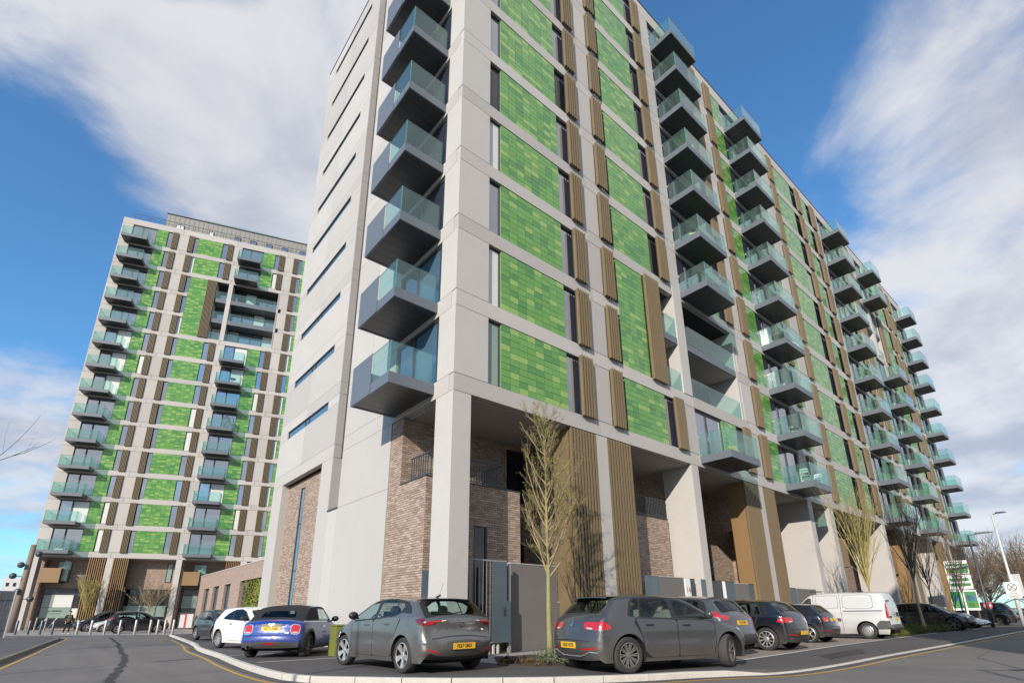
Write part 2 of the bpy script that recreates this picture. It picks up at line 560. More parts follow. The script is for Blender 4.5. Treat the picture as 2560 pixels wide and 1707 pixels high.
BRICK_PARTS = [300]
def brick_wall(root, stuff, o, u, w, h, n, holes=(), singles=None):
    """o: local start; u: direction along the wall; n: outward. Mortar sheet behind, bricks proud of it."""
    ox, oy, oz = o
    th = .05
    def P(a, d, z):
        return (ox + u[0] * a + n[0] * d, oy + u[1] * a + n[1] * d, z)
    xs = sorted({0.0, w, *[max(0, min(w, q)) for hh in holes for q in hh[:2]]})
    zs = sorted({0.0, h, *[max(0, min(h, q)) for hh in holes for q in hh[2:]]})
    mb = MB()
    for i in range(len(xs) - 1):
        for k in range(len(zs) - 1):
            cx, cz = (xs[i] + xs[i + 1]) / 2, (zs[k] + zs[k + 1]) / 2
            if any(a < cx < b and c < cz < d for a, b, c, d in holes):
                continue
            mb.face([P(xs[i], 0, oz + zs[k]), P(xs[i + 1], 0, oz + zs[k]), P(xs[i + 1], 0, oz + zs[k + 1]), P(xs[i], 0, oz + zs[k + 1])])
    part('mortar', mb, 'mortar', root)
    for x0, x1, z0, z1, e in bricks_into(None, o, u, w, h, n, holes):
        d = .008 + e * .6
        r = random.random()
        m = 0 if r < .5 else 1 if r < .8 else 2
        c = (x0 + x1) / 2
        if singles and BRICK_PARTS[0] > 0 and singles(c, (z0 + z1) / 2) and x1 - x0 > .2:
            BRICK_PARTS[0] -= 1
            ang = math.atan2(u[1], u[0])
            flip = 1 if (-u[1] * n[0] + u[0] * n[1]) < 0 else -1
            me = shared(('brk', m, flip), lambda: MB().box(-.105, .105, -.02, .02, -.030, .030).mesh('brick', [BRICKS[m]]))
            p = P(c, d - .02, (z0 + z1) / 2)
            obj('brick', me, root, p, ang)
        else:
            A = [P(x0, d, z0), P(x1, d, z0), P(x1, d, z1), P(x0, d, z1)]
            B = [P(x0, -.004, z0), P(x1, -.004, z0), P(x1, -.004, z1), P(x0, -.004, z1)]
            stuff.face(A, m)
            for q in ((0, 1), (1, 2), (2, 3), (3, 0)):
                stuff.face([A[q[0]], B[q[0]], B[q[1]], A[q[1]]], m)

def railing(root, p0, p1, z0, z1, n, m='rail_dark', r=.012, flat=False, name='railing'):
    b = MB()
    p0, p1 = Vector(p0), Vector(p1)
    d = (p1 - p0)
    L = d.length
    ang = math.atan2(d.y, d.x)
    b.box(0, L, -.02, .02, z1 - .04, z1); b.box(0, L, -.015, .015, z0 + .04, z0 + .08)
    o = part(name, b, m, root, (p0.x, p0.y, 0), ang)
    w = L / n * (.45 if flat else 0) or r
    me = MB()
    for i in range(n):
        x = (i + .5) * L / n
        obj('baluster', shared(('bal', round(w, 3), round(z1 - z0, 3), m), lambda: MB().box(-w, w, -r, r, .08, z1 - z0 - .04).mesh('baluster', [m])), o, (x, 0, z0))
    return o

# ------------------------------------------------------------------ main block
OX, OY = 8.076, 12.23
MAIN = thing('apartment_building', 'long grey concrete apartment block with green tiled panels whose corner rises above the parked cars', 'apartment block', (OX, OY, 0))
F = Facade(MAIN, 8.2, 10, .40, 10, 300, 300)
FAC = [('pier', 8.076, 9.41), ('win', 9.41, 9.98), ('tile', 9.98, 13.19), ('win', 13.19, 14.4), ('louv', 13.8, 14.53), ('pier', 14.4, 15.7),
       ('louv', 15.65, 16.39), ('win', 15.7, 16.72), ('tile', 16.72, 19.6), ('win', 19.6, 20.86), ('louv', 20.21, 20.96), ('pier', 20.86, 22.1),
       ('door', 22.1, 24.7), ('tile', 24.7, 26.16), ('win', 26.16, 27.45), ('louv', 26.73, 27.54), ('pier', 27.45, 28.7),
       ('louv', 28.62, 29.47), ('win', 28.7, 29.82), ('tile', 29.82, 31.12), ('door', 31.12, 33.9), ('pier', 33.9, 35.1),
       ('louv', 35.1, 35.9), ('win', 35.1, 36.1), ('tile', 36.1, 37.0), ('pier', 37.0, 38.5),
       ('louv', 38.42, 39.33), ('win', 38.5, 40.15), ('tile', 40.15, 43.2), ('win', 43.2, 44.85), ('louv', 44.0, 44.94), ('pier', 44.85, 45.6),
       ('tile', 45.6, 46.7), ('win', 46.7, 48.2), ('louv', 47.3, 48.3), ('pier', 48.2, 49.2),
       ('door', 49.2, 51.95), ('tile', 51.95, 53.4), ('win', 53.4, 54.85), ('louv', 53.95, 54.93), ('pier', 54.85, 56.0),
       ('louv', 55.95, 57.05), ('win', 56.0, 57.4), ('tile', 57.4, 58.65), ('door', 58.65, 61.5), ('pier', 61.5, 62.45),
       ('louv', 62.4, 63.4), ('win', 62.45, 64.0), ('tile', 64.0, 67.0), ('win', 67.0, 68.45), ('louv', 67.4, 68.5), ('pier', 68.45, 69.55),
       ('louv', 69.5, 70.5), ('win', 69.55, 70.8), ('tile', 70.8, 72.1), ('door', 72.1, 74.9), ('pier', 74.9, 75.9)]
JOINTS = [8.076, 14.95, 22.02, 27.9, 34.6, 37.8, 45.2, 48.75, 55.4, 62.0, 69.0, 75.9]
REC1, REC2 = (18.7, 27.35), (57.4, 63.9)
XEND = 75.9 - OX
def in_rec(k, x0, x1):
    if k in (1, 2) and x1 > 16.8 and x0 < 27.3:
        return True
    return k in (6, 7) and x1 > 57.5 and x0 < 66.9
PANE_R = random.Random(3)
for k in range(10):
    z = 8.2 + FH * k
    # bands, cut at the vertical joints
    for a, b in zip(JOINTS[:-1], JOINTS[1:]):
        segs = [(a, b)]
        for kk, (r0, r1) in ((2, (16.72, 27.35)), (7, (57.4, 67.0))):
            if k == kk:
                ns = []
                for s0, s1 in segs:
                    if s1 <= r0 or s0 >= r1:
                        ns.append((s0, s1))
                    else:
                        if s0 < r0: ns.append((s0, r0))
                        if s1 > r1: ns.append((r1, s1))
                segs = ns
        for s0, s1 in segs:
            F.panel(s0 - OX, s1 - OX, z - .6, z)
    for typ, x0, x1 in FAC:
        rec = in_rec(k, x0, x1)
        a, b = x0 - OX, x1 - OX
        if rec:
            continue
        if typ == 'pier':
            if x0 > 9:
                F.panel(a, b, z, z + 2.4)
        elif typ == 'win':
            r = PANE_R.random()
            p = 'window_glass' if r < .66 else 'window_blind' if r < .86 else 'window_dark'
            if x0 < 9.5 and k == 0: p = 'window_green'
            if x0 > 38 and x1 < 41: p = 'window_blind' if k < 7 else 'window_glass'
            F.window(a, b, z, z + 2.4, p)
        elif typ == 'tile':
            F.tile_panel(a, b, z, z + 2.4)
        elif typ == 'louv':
            F.louvre(a, b, z - .05, z + 2.46)
        elif typ == 'door':
            F.door(a, b, z, z + 2.4, 'window_blind' if PANE_R.random() < .25 else 'window_glass')
    for x0, ks in ((22.1, (0, 3, 4, 5, 6, 7, 8, 9)), (31.2, range(10)), (49.2, range(10)), (58.65, (0, 1, 2, 3, 4, 5, 8, 9)), (72.0, range(10))):
        if k in ks:
            make_balcony(MAIN, x0 - OX, z)
# parapet band
for a, b in zip(JOINTS[:-1], JOINTS[1:]):
    F.panel(a - OX, b - OX, 37.6, 38.62)
part('coping', MB().box(-.03, XEND + .03, -.03, .35, 38.62, 38.70).box(-.03, .35, .35, 17.4, 38.62, 38.70), 'frame_grey', MAIN)

# two- and three-storey recesses with terraces
def recess(x_tile, x_slat, x0, x1, x2, ks, blade, mirror=False):
    z0, z1 = 8.2 + FH * ks[0], 8.2 + FH * ks[-1] + 2.4
    F.tile_panel(min(x_tile) - OX, max(x_tile) - OX, z0, z1)
    F.louvre(x_slat[0] - OX, x_slat[1] - OX, z0 - .08, z1 + .06, 8, name='tall_louvre')
    a, b = x0 - OX, x1 - OX
    part('recess_lining', MB().box(a, a + .2, .26, 1.9, z0, z1).box(b - .2, b, .0, 1.9, z0, z1).box(a + .2, b - .2, 1.75, 1.9, z0, z1), 'concrete_b', MAIN)
    if blade:
        part('blade_column', MB().box(blade[0] - OX, blade[1] - OX, -.03, 1.5, z0 - .02, z1 + .6), 'concrete_b', MAIN)
    spans = [(a + .2, (blade[0] - OX) - .003), ((blade[1] - OX) + .003, b - .2)] if blade else [(a + .2, b - .2)]
    for k in ks:
        z = 8.2 + FH * k
        for c, d in spans:
            if d - c < .3: continue
            if k != ks[0]:
                part('terrace_slab', MB().box(c, d, .02, 1.75, z - .42, z - .06), 'balcony_metal', MAIN)
                part('terrace_soffit', MB().box(c + .05, d - .05, .08, 1.74, z - .44, z - .421), 'soffit_ceiling', MAIN)
            part('glass_panel', MB().box(c + .01, d - .01, .04, .056, z - .02, z + 1.05), 'balcony_glass', MAIN)
            n = max(1, int((d - c) / 2.0))
            for i in range(n):
                e = (d - c - .3) / n
                F.door(c + .15 + i * e, c + .15 + (i + 1) * e - .1, z, z + 2.3, 'window_dark', y=1.64)
recess((16.72, 18.7), (18.7, 19.85), 19.85, 27.35, 0, (1, 2), (21.3, 22.05))
recess((64.0, 67.0), (62.6, 63.9), 57.4, 62.5, 0, (6, 7), (60.0, 60.6))

# solid core behind the walls
core = MB()
top = 38.5
core.box(.34, XEND - .3, 1.95, 17.3, 7.62, top)
for a, b, zr in ((.34, 19.6 - OX, None), (27.4 - OX, 57.35 - OX, None), (63.95 - OX, XEND - .3, None)):
    core.box(a, b, .245, 1.95, 7.62, top)
core.box(19.6 - OX, 27.4 - OX, .245, 1.95, 7.62, 11.19); core.box(19.6 - OX, 27.4 - OX, .245, 1.95, 16.65, top)
core.box(57.35 - OX, 63.95 - OX, .245, 1.95, 7.62, 26.19); core.box(57.35 - OX, 63.95 - OX, .245, 1.95, 31.7, top)
part('core', core, 'joint_dark', MAIN)
part('end_wall', MB().box(XEND, XEND + .25, .01, 17.3, 7.6, 38.6), 'concrete', MAIN)
part('undercroft_ceiling', MB().box(.26, XEND, .26, 5.0, 7.56, 7.618), 'soffit_ceiling', MAIN)

# ---- left face (towards the side road); local x = 0, running along +y
def lpanel(y0, y1, z0, z1, x0=0.0, x1=0.25, gap=.012, m=None):
    r = shade_pick(y0, z0, 3)
    mm = m or ('concrete' if r < .5 else 'concrete_b' if r < .8 else 'concrete_c')
    w, h = y1 - y0 - gap, z1 - z0 - gap
    me = shared(('lp', round(w, 3), round(h, 3), round(x1 - x0, 3), mm), lambda: MB().box(0, x1 - x0, 0, w, 0, h).mesh('concrete_panel', [mm]))
    return obj('concrete_panel', me, MAIN, (x0, y0 + gap / 2, z0 + gap / 2))
YP, YD, YW, YS, YG = .97, 1.08, 3.87, 8.14, 9.17      # pier end, door, wall, slot, gable start
YE = 17.31                                             # far end of the gable
for k in range(10):
    z = 8.2 + FH * k
    obj('concrete_panel', shared('cornerpier', lambda: MB().box(0, 1.328, 0, .964, 0, 2.388).mesh('concrete_panel', ['concrete_b'])), MAIN, (.0, .0, z + .006))
    lpanel(.25, YW, z - .6, z); lpanel(YW, YS, z - .6, z); lpanel(YG, 13.3, z - .6, z); lpanel(13.3, YE, z - .6, z)
    lpanel(YW, 6.0, z, z + 2.4); lpanel(6.0, YS, z, z + 2.4)
    lpanel(YG, 13.3, z, z + 1.97); lpanel(13.3, YE, z, z + 1.97)
    lpanel(YG, 10.44, z + 1.97, z + 2.4); lpanel(16.07, YE, z + 1.97, z + 2.4)
    part('slot_return', MB().box(.02, .9, YG, YG + .01, z - .59, z - .006), 'concrete_c', MAIN)
    part('slot_return', MB().box(.02, .9, YG, YG + .01, z + .006, z + 2.394), 'concrete_c', MAIN)
    part('slot_back', MB().box(.9, .95, YS, YG, z - .6, z + 2.4), 'concrete', MAIN)
    # strip window with three panes
    w0 = obj('strip_window', shared('swf', lambda: (lambda b: (b.box(.05, .14, 10.44, 16.07, 0, .04), b.box(.05, .14, 10.44, 16.07, .39, .43), b.box(.05, .14, 10.44, 10.48, .04, .39), b.box(.05, .14, 16.03, 16.07, .04, .39), b.box(.05, .14, 13.5, 13.55, .04, .39), b.box(.05, .14, 13.0, 13.05, .04, .39), b)[-1])(MB()).mesh('window_frame', ['frame_grey'])), MAIN, (0, 0, z + 1.97))
    for a, b in ((10.48, 13.0), (13.05, 13.5), (13.55, 16.03)):
        obj('pane', shared(('swp', a), lambda: MB().box(.08, .10, a, b, .04, .39).mesh('pane', ['blue_glass'])), w0)
    make_balcony(MAIN, 0, 0, 2.64, 1.62, solid=1.42, rotz=-math.pi / 2, loc=(-.0, 3.74, z))
    # door behind the balcony
    o = F.door(.05, 2.78, 0, 2.4, 'blue_glass' if k < 2 else 'window_glass')
    o.location = (.06, YW - .05, z)
    o.rotation_euler = (0, 0, -math.pi / 2)
for a, b in ((.25, YW), (YW, YS), (YG, 13.3), (13.3, YE)):
    lpanel(a, b, 37.6, 38.62)
part('slot_back', MB().box(.9, .95, YS, YG, 37.6, 38.6), 'concrete', MAIN)
part('core', MB().box(.25, .34, .97, YS, 7.62, 38.5).box(.25, .34, YG + .011, YE, 7.62, 38.5), 'joint_dark', MAIN)

# ---- ground storeys, left face
BR = MB()
lpanel(YE - 1.55, YE, 0, 7.6, x1=.6, m='concrete')                         # far column
lpanel(YG, 10.40, 0, 7.6, x1=.5, m='concrete')
lpanel(YS, YG, 0, 5.22, m='concrete_b')
lpanel(YW, YS, 0, 5.22, m='concrete'); lpanel(YW, YS, 5.22, 7.6, m='concrete')
part('slot_sill', MB().box(-.03, .9, YS, YG, 5.2, 5.26), 'frame_grey', MAIN)
part('slot_return', MB().box(.02, .9, YG, YG + .01, 5.26, 7.594), 'concrete_c', MAIN)
part('slot_back', MB().box(.9, .95, YS, YG, 5.26, 7.6), 'concrete', MAIN)
brick_wall(MAIN, BR, (.36, YE - 1.55, 0), (0, -1), 5.36, 7.56, (-1, 0), holes=[(1.88, 2.46, .1, 7.14)])
sl = Facade(MAIN, 0, 1, 1, 1, 0, 0)
o = sl.window(0, .56, 0, 7.04, 'blue_glass', y=.02, name='slit_window')
o.location = (.36, YE - 1.55 - 1.88, .1); o.rotation_euler = (0, 0, -math.pi / 2)
part('glazing_bar', MB().box(0, .56, .02, .08, 3.0, 3.05).box(0, .56, .02, .08, 5.2, 5.25), 'frame_grey', o)
part('wall_back', MB().box(.42, .6, 10.4, YE - 1.55, 0, 7.58).box(.9, 1.0, YS, YG + 3, 0, 5), 'joint_dark', MAIN)
# brick volume on the corner: low part with a terrace, taller part behind
near_b = lambda c, z: True
brick_wall(MAIN, BR, (.03, YW - .03, 0), (0, -1), YW - .03 - 1.39, 5.175, (-1, 0), singles=lambda c, z: z > 1.55 and c > .25)
brick_wall(MAIN, BR, (.03, YW - .03, 5.175), (0, -1), YW - .03 - 3.02, 2.4, (-1, 0))
brick_wall(MAIN, BR, (.03, 1.39, 0), (1, 0), 3.85 - .03, 5.175, (0, -1), holes=[(1.84, 2.38, .3, 3.85)])
brick_wall(MAIN, BR, (.03, 3.02, 5.175), (1, 0), 4.57, 2.4, (0, -1))
brick_wall(MAIN, BR, (3.85, 1.39, 0), (0, 1), 1.63, 5.175, (1, 0))
part('coping', MB().box(.0, 3.88, 1.36, 3.0, 5.175, 5.215).box(-.0, .06, 3.0, 3.05, 5.175, 5.215), 'frame_grey', MAIN)
F.window(1.87, 2.41, .3, 3.85, 'window_dark', y=1.40)
part('reveal', MB().box(1.86, 2.42, 1.50, 1.6, .2, 3.9), 'joint_dark', MAIN)
railing(MAIN, (.12, 1.42), (.12, 2.55), 5.22, 6.0, 8, r=.012)
railing(MAIN, (.14, 1.42), (3.05, 1.42), 5.22, 6.05, 26)
railing(MAIN, (3.05, 1.42), (3.05, 3.0), 5.22, 6.05, 12)
railing(MAIN, (.03, 1.36), (.03, 1.0), .2, 2.3, 4, r=.012, flat=True, name='side_gate')
# back walls
brick_wall(MAIN, BR, (3.85, 3.02, 0), (1, 0), 26.0 - 3.85, 7.575, (0, -1),
           holes=[(.0, 1.62, .1, 3.7), (.75, 1.8, 5.2, 7.36), (5.8, 6.6, .1, 3.4), (6.2, 6.9, 5.2, 7.2), (11.9, 13.2, 4.7, 7.0), (11.0, 12.3, .2, 2.9), (19.0, 19.9, 4.6, 7.0), (18.6, 20.0, .2, 2.6)])
for a, b, c, d, p in ((.0, 1.62, .1, 3.7, 'window_dark'), (.75, 1.8, 5.2, 7.36, 'window_dark'), (5.8, 6.6, .1, 3.4, 'window_green'), (6.2, 6.9, 5.2, 7.2, 'window_dark'),
                   (11.9, 13.2, 4.7, 7.0, 'window_dark'), (11.0, 12.3, .2, 2.9, 'window_green'), (19.0, 19.9, 4.6, 7.0, 'window_dark'), (18.6, 20.0, .2, 2.6, 'window_green')):
    F.window(3.85 + a, 3.85 + b, c, d, p, y=3.05)
    part('reveal', MB().box(3.85 + a, 3.85 + b, 3.15, 3.2, c, d), 'joint_dark', MAIN)
part('rear_wall', MB().box(26.0, XEND - .6, 3.04, 3.2, 0, 7.57).box(3.85, 26.0, 3.2, 3.3, 0, 7.57), 'brick_far', MAIN)
# brick boxes with terraces in the following bays (front flush with the garden walls)
for x0, x1, zt in ((9.35, 12.9, 5.175), (21.6, 23.6, 5.6)):
    brick_wall(MAIN, BR, (x0, 1.39, 0), (1, 0), x1 - x0, zt, (0, -1), holes=[(.2, .75, .5, 3.4)] if x0 < 12 else ())
    brick_wall(MAIN, BR, (x0, 3.0, 0), (0, -1), 1.61, zt, (-1, 0))
    part('coping', MB().box(x0 - .03, x1, 1.36, 3.0, zt, zt + .04), 'frame_grey', MAIN)
    if x0 < 12:
        F.window(x0 + .2, x0 + .75, .5, 3.4, 'window_green', y=1.42)
        part('reveal', MB().box(x0 + .2, x0 + .75, 1.53, 1.6, .5, 3.4), 'joint_dark', MAIN)
        railing(MAIN, (x0, 1.42), (x1, 1.42), zt + .04, zt + .9, 30)
brick_wall(MAIN, BR, (14.3, 3.0, 0), (0, -1), 1.3, 6.5, (-1, 0))
brick_wall(MAIN, BR, (14.3, 1.7, 0), (1, 0), .35, 6.5, (0, -1))
tag(part('brick', BR, BRICKS, MAIN), kind='stuff')
part('white_door', MB().box(17.2, 18.3, 2.9, 2.98, .1, 2.8), 'white_paint', MAIN)

# columns, fins
F.root = MAIN
part('corner_column', MB().box(0, .675, 0, .965, 0, 7.594), 'concrete_b', MAIN)
for x0, x1, d in ((21.2, 21.76, 1.55), (34.0, 34.62, 2.3), (37.35, 38.05, 2.0), (48.0, 48.65, 2.3), (55.4, 56.0, 2.0), (61.5, 62.2, 2.3), (68.6, 69.2, 2.0), (75.2, 75.88, 2.3)):
    part('column', MB().box(x0 - OX, x1 - OX, .0, d, 0, 7.594), 'concrete_b', MAIN)
for x0, x1 in ((14.65, 15.28), (27.66, 28.19), (53.6, 54.1), (66.5, 67.0)):
    part('pier', MB().box(x0 - OX, x1 - OX, .02, .8, 0, 7.594), 'concrete', MAIN)
for x0, x1, n in ((13.22, 14.645, 9), (15.285, 16.77, 9), (26.11, 27.655, 10), (28.195, 29.58, 10), (52.1, 53.59, 10), (54.11, 55.39, 10), (65.0, 66.49, 10), (67.01, 68.4, 10)):
    a, b = x0 - OX, x1 - OX
    o = part('fin_screen', MB().box(a, b, .14, .95, .1, 7.59), 'bronze_panel' if x0 > 20 else 'bronze', MAIN)
    part('fin_gap_shade', MB().box(a + .01, b - .01, .135, .1395, .1, 7.58), 'bronze_gap_shade', o)  # added dark face; the shade in the slat gaps is painted on it
    p = (b - a) / n
    me = shared(('fin', n, round(p, 3)), lambda: MB().box(0, p * .5, 0, .134, 0, 7.48).mesh('slat', ['bronze']))
    for i in range(n):
        obj('slat', me, o, (a + i * p + p * .2, 0, .1))
# bronze terrace boxes hanging in the far bays
for x0, x1 in ((39.2, 41.2), (50.0, 52.0), (57.2, 59.2)):
    part('bronze_box', MB().box(x0 - OX, x1 - OX, .6, 2.4, 4.0, 5.9), 'bronze_panel', MAIN)
F.finish()
# ------------------------------------------------------------------ second block, far left
LA = math.radians(-18.8)
LB = thing('apartment_building', 'distant tower on the left with glass balconies and a grey penthouse on its roof', 'apartment block', (-1.922, 73.475, 0), LA)
L = Facade(LB, 7.85, 14, .475, 12, 300, 0)
LSPEC = [('pier', -.55, .66), ('door', .66, 3.3), ('tile', 3.3, 4.53), ('win', 4.53, 5.7), ('louv', 5.07, 5.74), ('pier', 5.7, 6.95), ('louv', 6.92, 7.59), ('win', 6.95, 8.05),
         ('tile', 8.05, 10.91), ('win', 10.91, 12.1), ('louv', 11.5, 12.21), ('pier', 12.1, 13.28), ('door', 13.28, 15.95), ('tile', 15.95, 17.42), ('win', 17.42, 18.6), ('louv', 17.94, 18.64),
         ('pier', 18.6, 19.85), ('louv', 19.8, 20.48), ('win', 19.85, 20.94), ('tile', 20.94, 23.8), ('win', 23.8, 25), ('pier', 25, 27)]
LJ = [-.55, 6.22, 12.64, 19.08, 27.0]
LOG = (9, 10, 11)
for k in range(14):
    z = 7.85 + FH * k
    for a, b in zip(LJ[:-1], LJ[1:]):
        segs = [(a, b)]
        if k in LOG[1:]:
            segs = [(a, b)] if b <= 8 or a > 18.6 else [(a, 8.05)] if a < 8 else [] if b < 18 else [(18.6, b)] if a > 18 else []
        for s0, s1 in segs:
            L.panel(s0, s1, z - .6, z)
    for typ, a, b in LSPEC:
        if k in LOG and a > 8 and b < 18.7:
            continue
        if typ == 'pier': L.panel(a, b, z, z + 2.4)
        elif typ == 'win': L.window(a, b, z, z + 2.4, 'window_blind' if PANE_R.random() < .25 else 'window_glass')
        elif typ == 'tile': L.tile_panel(a, b, z, z + 2.4)
        elif typ == 'louv': L.louvre(a, b, z - .06, z + 2.46, 5)
        elif typ == 'door': L.door(a, b, z, z + 2.4, 'window_blind' if PANE_R.random() < .4 else 'window_glass')
    make_balcony(LB, .12, z, 2.75, 1.45)
    if k not in LOG:
        make_balcony(LB, 13.1, z, 2.75, 1.45)
for a, b in zip(LJ[:-1], LJ[1:]):
    L.panel(a, b, 49.25, 50.1)
zl0, zl1 = 7.85 + 27, 7.85 + 33 + 2.4
L.tile_panel(8.05, 10.0, zl0, zl1)
L.louvre(10.0, 11.12, zl0, zl1, 8)
part('recess_lining', MB().box(18.55, 18.75, .0, 1.9, zl0, zl1).box(11.1, 18.6, 1.75, 1.9, zl0, zl1).box(11.0, 11.1, .25, 1.9, zl0, zl1), 'concrete_b', LB)
part('blade_column', MB().box(12.5, 13.0, -.03, 1.5, zl0 - .05, zl1), 'concrete_b', LB)
for k in LOG:
    z = 7.85 + FH * k
    for a, b in ((11.12, 12.49), (13.01, 18.54)):
        if k != LOG[0]:
            part('terrace_slab', MB().box(a, b, .02, 1.75, z - .6, z - .02), 'balcony_metal', LB)
        part('glass_panel', MB().box(a, b, .04, .056, z - .02, z + 1.05), 'balcony_glass', LB)
        n = max(1, round((b - a) / 1.4))
        for i in range(n):
            e = (b - a) / n
            L.window(a + i * e, a + (i + 1) * e, z, z + 2.35, 'window_blind' if (i + k) % 3 == 0 else 'window_glass', y=1.62)
lc = MB()
lc.box(-.3, 26.7, 1.95, 17, 7.26, 49.9)
lc.box(-.3, 10.9, .245, 1.95, 7.26, 49.9); lc.box(18.8, 26.7, .245, 1.95, 7.26, 49.9)
lc.box(10.9, 18.8, .245, 1.95, 7.26, zl0 - .01); lc.box(10.9, 18.8, .245, 1.95, zl1 + .02, 49.9)
part('core', lc, 'joint_dark', LB)
part('end_wall', MB().box(-.55, -.3, .26, 17, 7.25, 50.1), 'concrete', LB)
part('undercroft_ceiling', MB().box(-.5, 27, .26, 4.5, 7.2, 7.262), 'soffit_ceiling', LB)
# ground storeys
for a, b, d in ((-.45, .1, .9), (5.96, 6.55, .9), (12.4, 12.97, .9), (18.83, 19.5, .9)):
    part('column', MB().box(a, b, 0, d, 0, 7.245), 'concrete_b', LB)
part('rear_wall', MB().box(-.2, 27, 1.6, 1.8, 0, 7.2).box(.36, .52, .9, 1.6, 0, 7.0).box(13.0, 13.2, .9, 1.6, 0, 6.2), 'brick_far', LB)
for a, b in ((4.42, 5.94), (6.57, 8.02), (17.38, 18.81)):
    o = part('fin_screen', MB().box(a, b, .3, .4, 0, 7.24), 'frame_grey', LB)
    p = (b - a) / 8
    for i in range(8):
        obj('slat', shared(('lfin', round(p, 3)), lambda: MB().box(0, p * .42, 0, .3, 0, 7.24).mesh('slat', ['bronze_panel'])), o, (a + i * p, -.01, 0))
for a, b, z0, z1 in ((.62, 2.22, 4.62, 6.09), (13.28, 14.9, 4.48, 5.96)):
    o = part('bronze_box', MB().box(a, b, .0, .05, z0, z1), 'bronze_panel', LB)
    part('bronze_side', MB().box(b - .03, b, .05, 1.6, z0, z1).box(a, a + .03, .05, 1.6, z0, z1).box(a + .03, b - .03, .05, 1.6, z0, z0 + .1), 'soffit_metal', o)
    part('glass_panel', MB().box(b + .02, b + .55, .3, .32, z0 + .2, z1 + .75), 'balcony_glass', o)
    L.window(a + .7, b + .35, z0 + .1, 6.9, 'window_green', y=1.52)
def shopfront(a, b, z0, z1, cols, rows, pats):
    o = L.window(a, b, z0, z1, 'window_dark', y=1.48, name='shop_window')
    for c in cols:
        part('mullion', MB().box(c - a - .04, c - a + .04, -.03, .05, 0, z1 - z0), 'frame_grey', o)
    part('transom', MB().box(0, b - a, -.03, .05, rows - z0 - .05, rows - z0 + .05), 'frame_grey', o)
    for x0, x1, q0, q1, m in pats:
        part('window_film', MB().box(x0 - a, x1 - a, -.012, -.002, q0 - z0, q1 - z0), m, o)
    return o
so = shopfront(.7, 4.2, .2, 4.1, [3.4], 3.5, [(.85, 1.75, 2.2, 3.45, 'window_green'), (1.75, 3.35, 2.2, 3.45, 'window_blind'), (.85, 3.35, 1.15, 2.15, 'window_green'), (3.45, 4.1, 1.15, 2.1, 'window_blind')])
part('print', MB().box(.75, 1.05, -.016, -.0125, 1.58, 1.68).box(1.12, 1.95, -.016, -.0125, 1.57, 1.71).box(.75, 1.9, -.016, -.0125, 1.36, 1.40), 'frame_grey', so)
shopfront(7.9, 12.0, .2, 4.1, [9.6, 11.0], 3.5, [(7.95, 11.9, 1.2, 2.35, 'window_green')])
shopfront(13.3, 15.1, .2, 4.1, [14.9], 3.5, [(13.4, 14.85, 2.1, 3.4, 'window_green')])
L.window(11.35, 11.9, 4.85, 6.9, 'window_green', y=1.52)
L.finish()
# penthouse, terrace rail, roof glass
PH = part('penthouse', MB().box(3.2, 26.5, 2.6, 15, 49.9, 53.9), 'zinc', LB)
part('coping', MB().box(3.1, 26.6, 2.5, 15.1, 53.9, 54.0), 'frame_grey', PH)
for i in range(40):
    part('seam', MB().box(0, .03, -.03, 0, 49.95, 53.9), 'zinc', PH, (3.5 + i * .58, 2.6, 0)) if i == 0 else obj('seam', bpy.data.objects['seam'].data, PH, (3.5 + i * .58, 2.6, 0))
for x, w, p in ((4.4, 1.0, 'window_blind'), (8.4, .6, 'window_blind'), (11.6, .8, 'window_glass'), (13.6, .8, 'window_glass'), (15.7, .8, 'window_glass'), (17.8, .8, 'window_glass'), (20.2, 1.4, 'window_glass')):
    w_ = L.window(x, x + w, 50.2, 52.5, p, y=2.5)
    w_.parent = PH
rr = part('roof_rail', MB().box(.5, 26, .1, .14, 50.95, 51.0).box(.5, 26, .1, .13, 50.5, 50.53), 'rail_dark', LB)
for i in range(16):
    obj('baluster', shared('rbal', lambda: MB().box(0, .05, .1, .14, 50.0, 50.95).mesh('baluster', ['rail_dark'])), rr, (.5 + i * 1.7, 0, 0))
gb = part('roof_glass', MB().box(7.2, 17, 4.0, 4.02, 54.0, 55.3), 'balcony_glass', LB)
for i in range(7):
    obj('post', shared('rgp', lambda: MB().box(0, .05, 3.98, 4.04, 54, 55.35).mesh('post', ['steel'])), gb, (7.2 + i * 1.62, 0, 0))

# ------------------------------------------------------------------ low brick building with the living wall
LOW = thing('brick_building', 'low brick building with tall dark doors and a living green wall', 'brick building', (12.4, 46.0, 0))
ops = [(.0, 4.6, 3.95), (5.6, 7.3, 3.95), (9.9, 12.1, 4.05), (14.6, 17.2, 4.05), (18.9, 21.0, 4.0)]
mb = MB()
HT = 5.45
ys = [-16.0]
segs = [(-16, -2.0, 0, HT), (-2.0, 5.6, 4.1, HT), (5.6, 8.9, 0, HT), (8.9, 11.2, 4.05, HT), (11.2, 13.4, 0, HT), (13.4, 15.8, 4.05, HT), (15.8, 17.7, 0, HT), (17.7, 20.0, 4.0, HT), (20.0, 22.4, 0, HT)]
for a, b, z0, z1 in segs:
    mb.box(0, .4, a, b - .003, z0, z1)
mb.box(.4, 9, -16, 22.4, HT - .4, HT - .02)
mb.box(.0, 9, 22.4, 22.7, 0, HT)
part('wall', mb, 'brick_far', LOW)
part('coping', MB().box(-.04, .5, -16, 22.75, HT, HT + .07), 'concrete', LOW)
part('lining', MB().box(.9, 1.0, -16, 22.4, 0, 5.0), 'joint_dark', LOW)
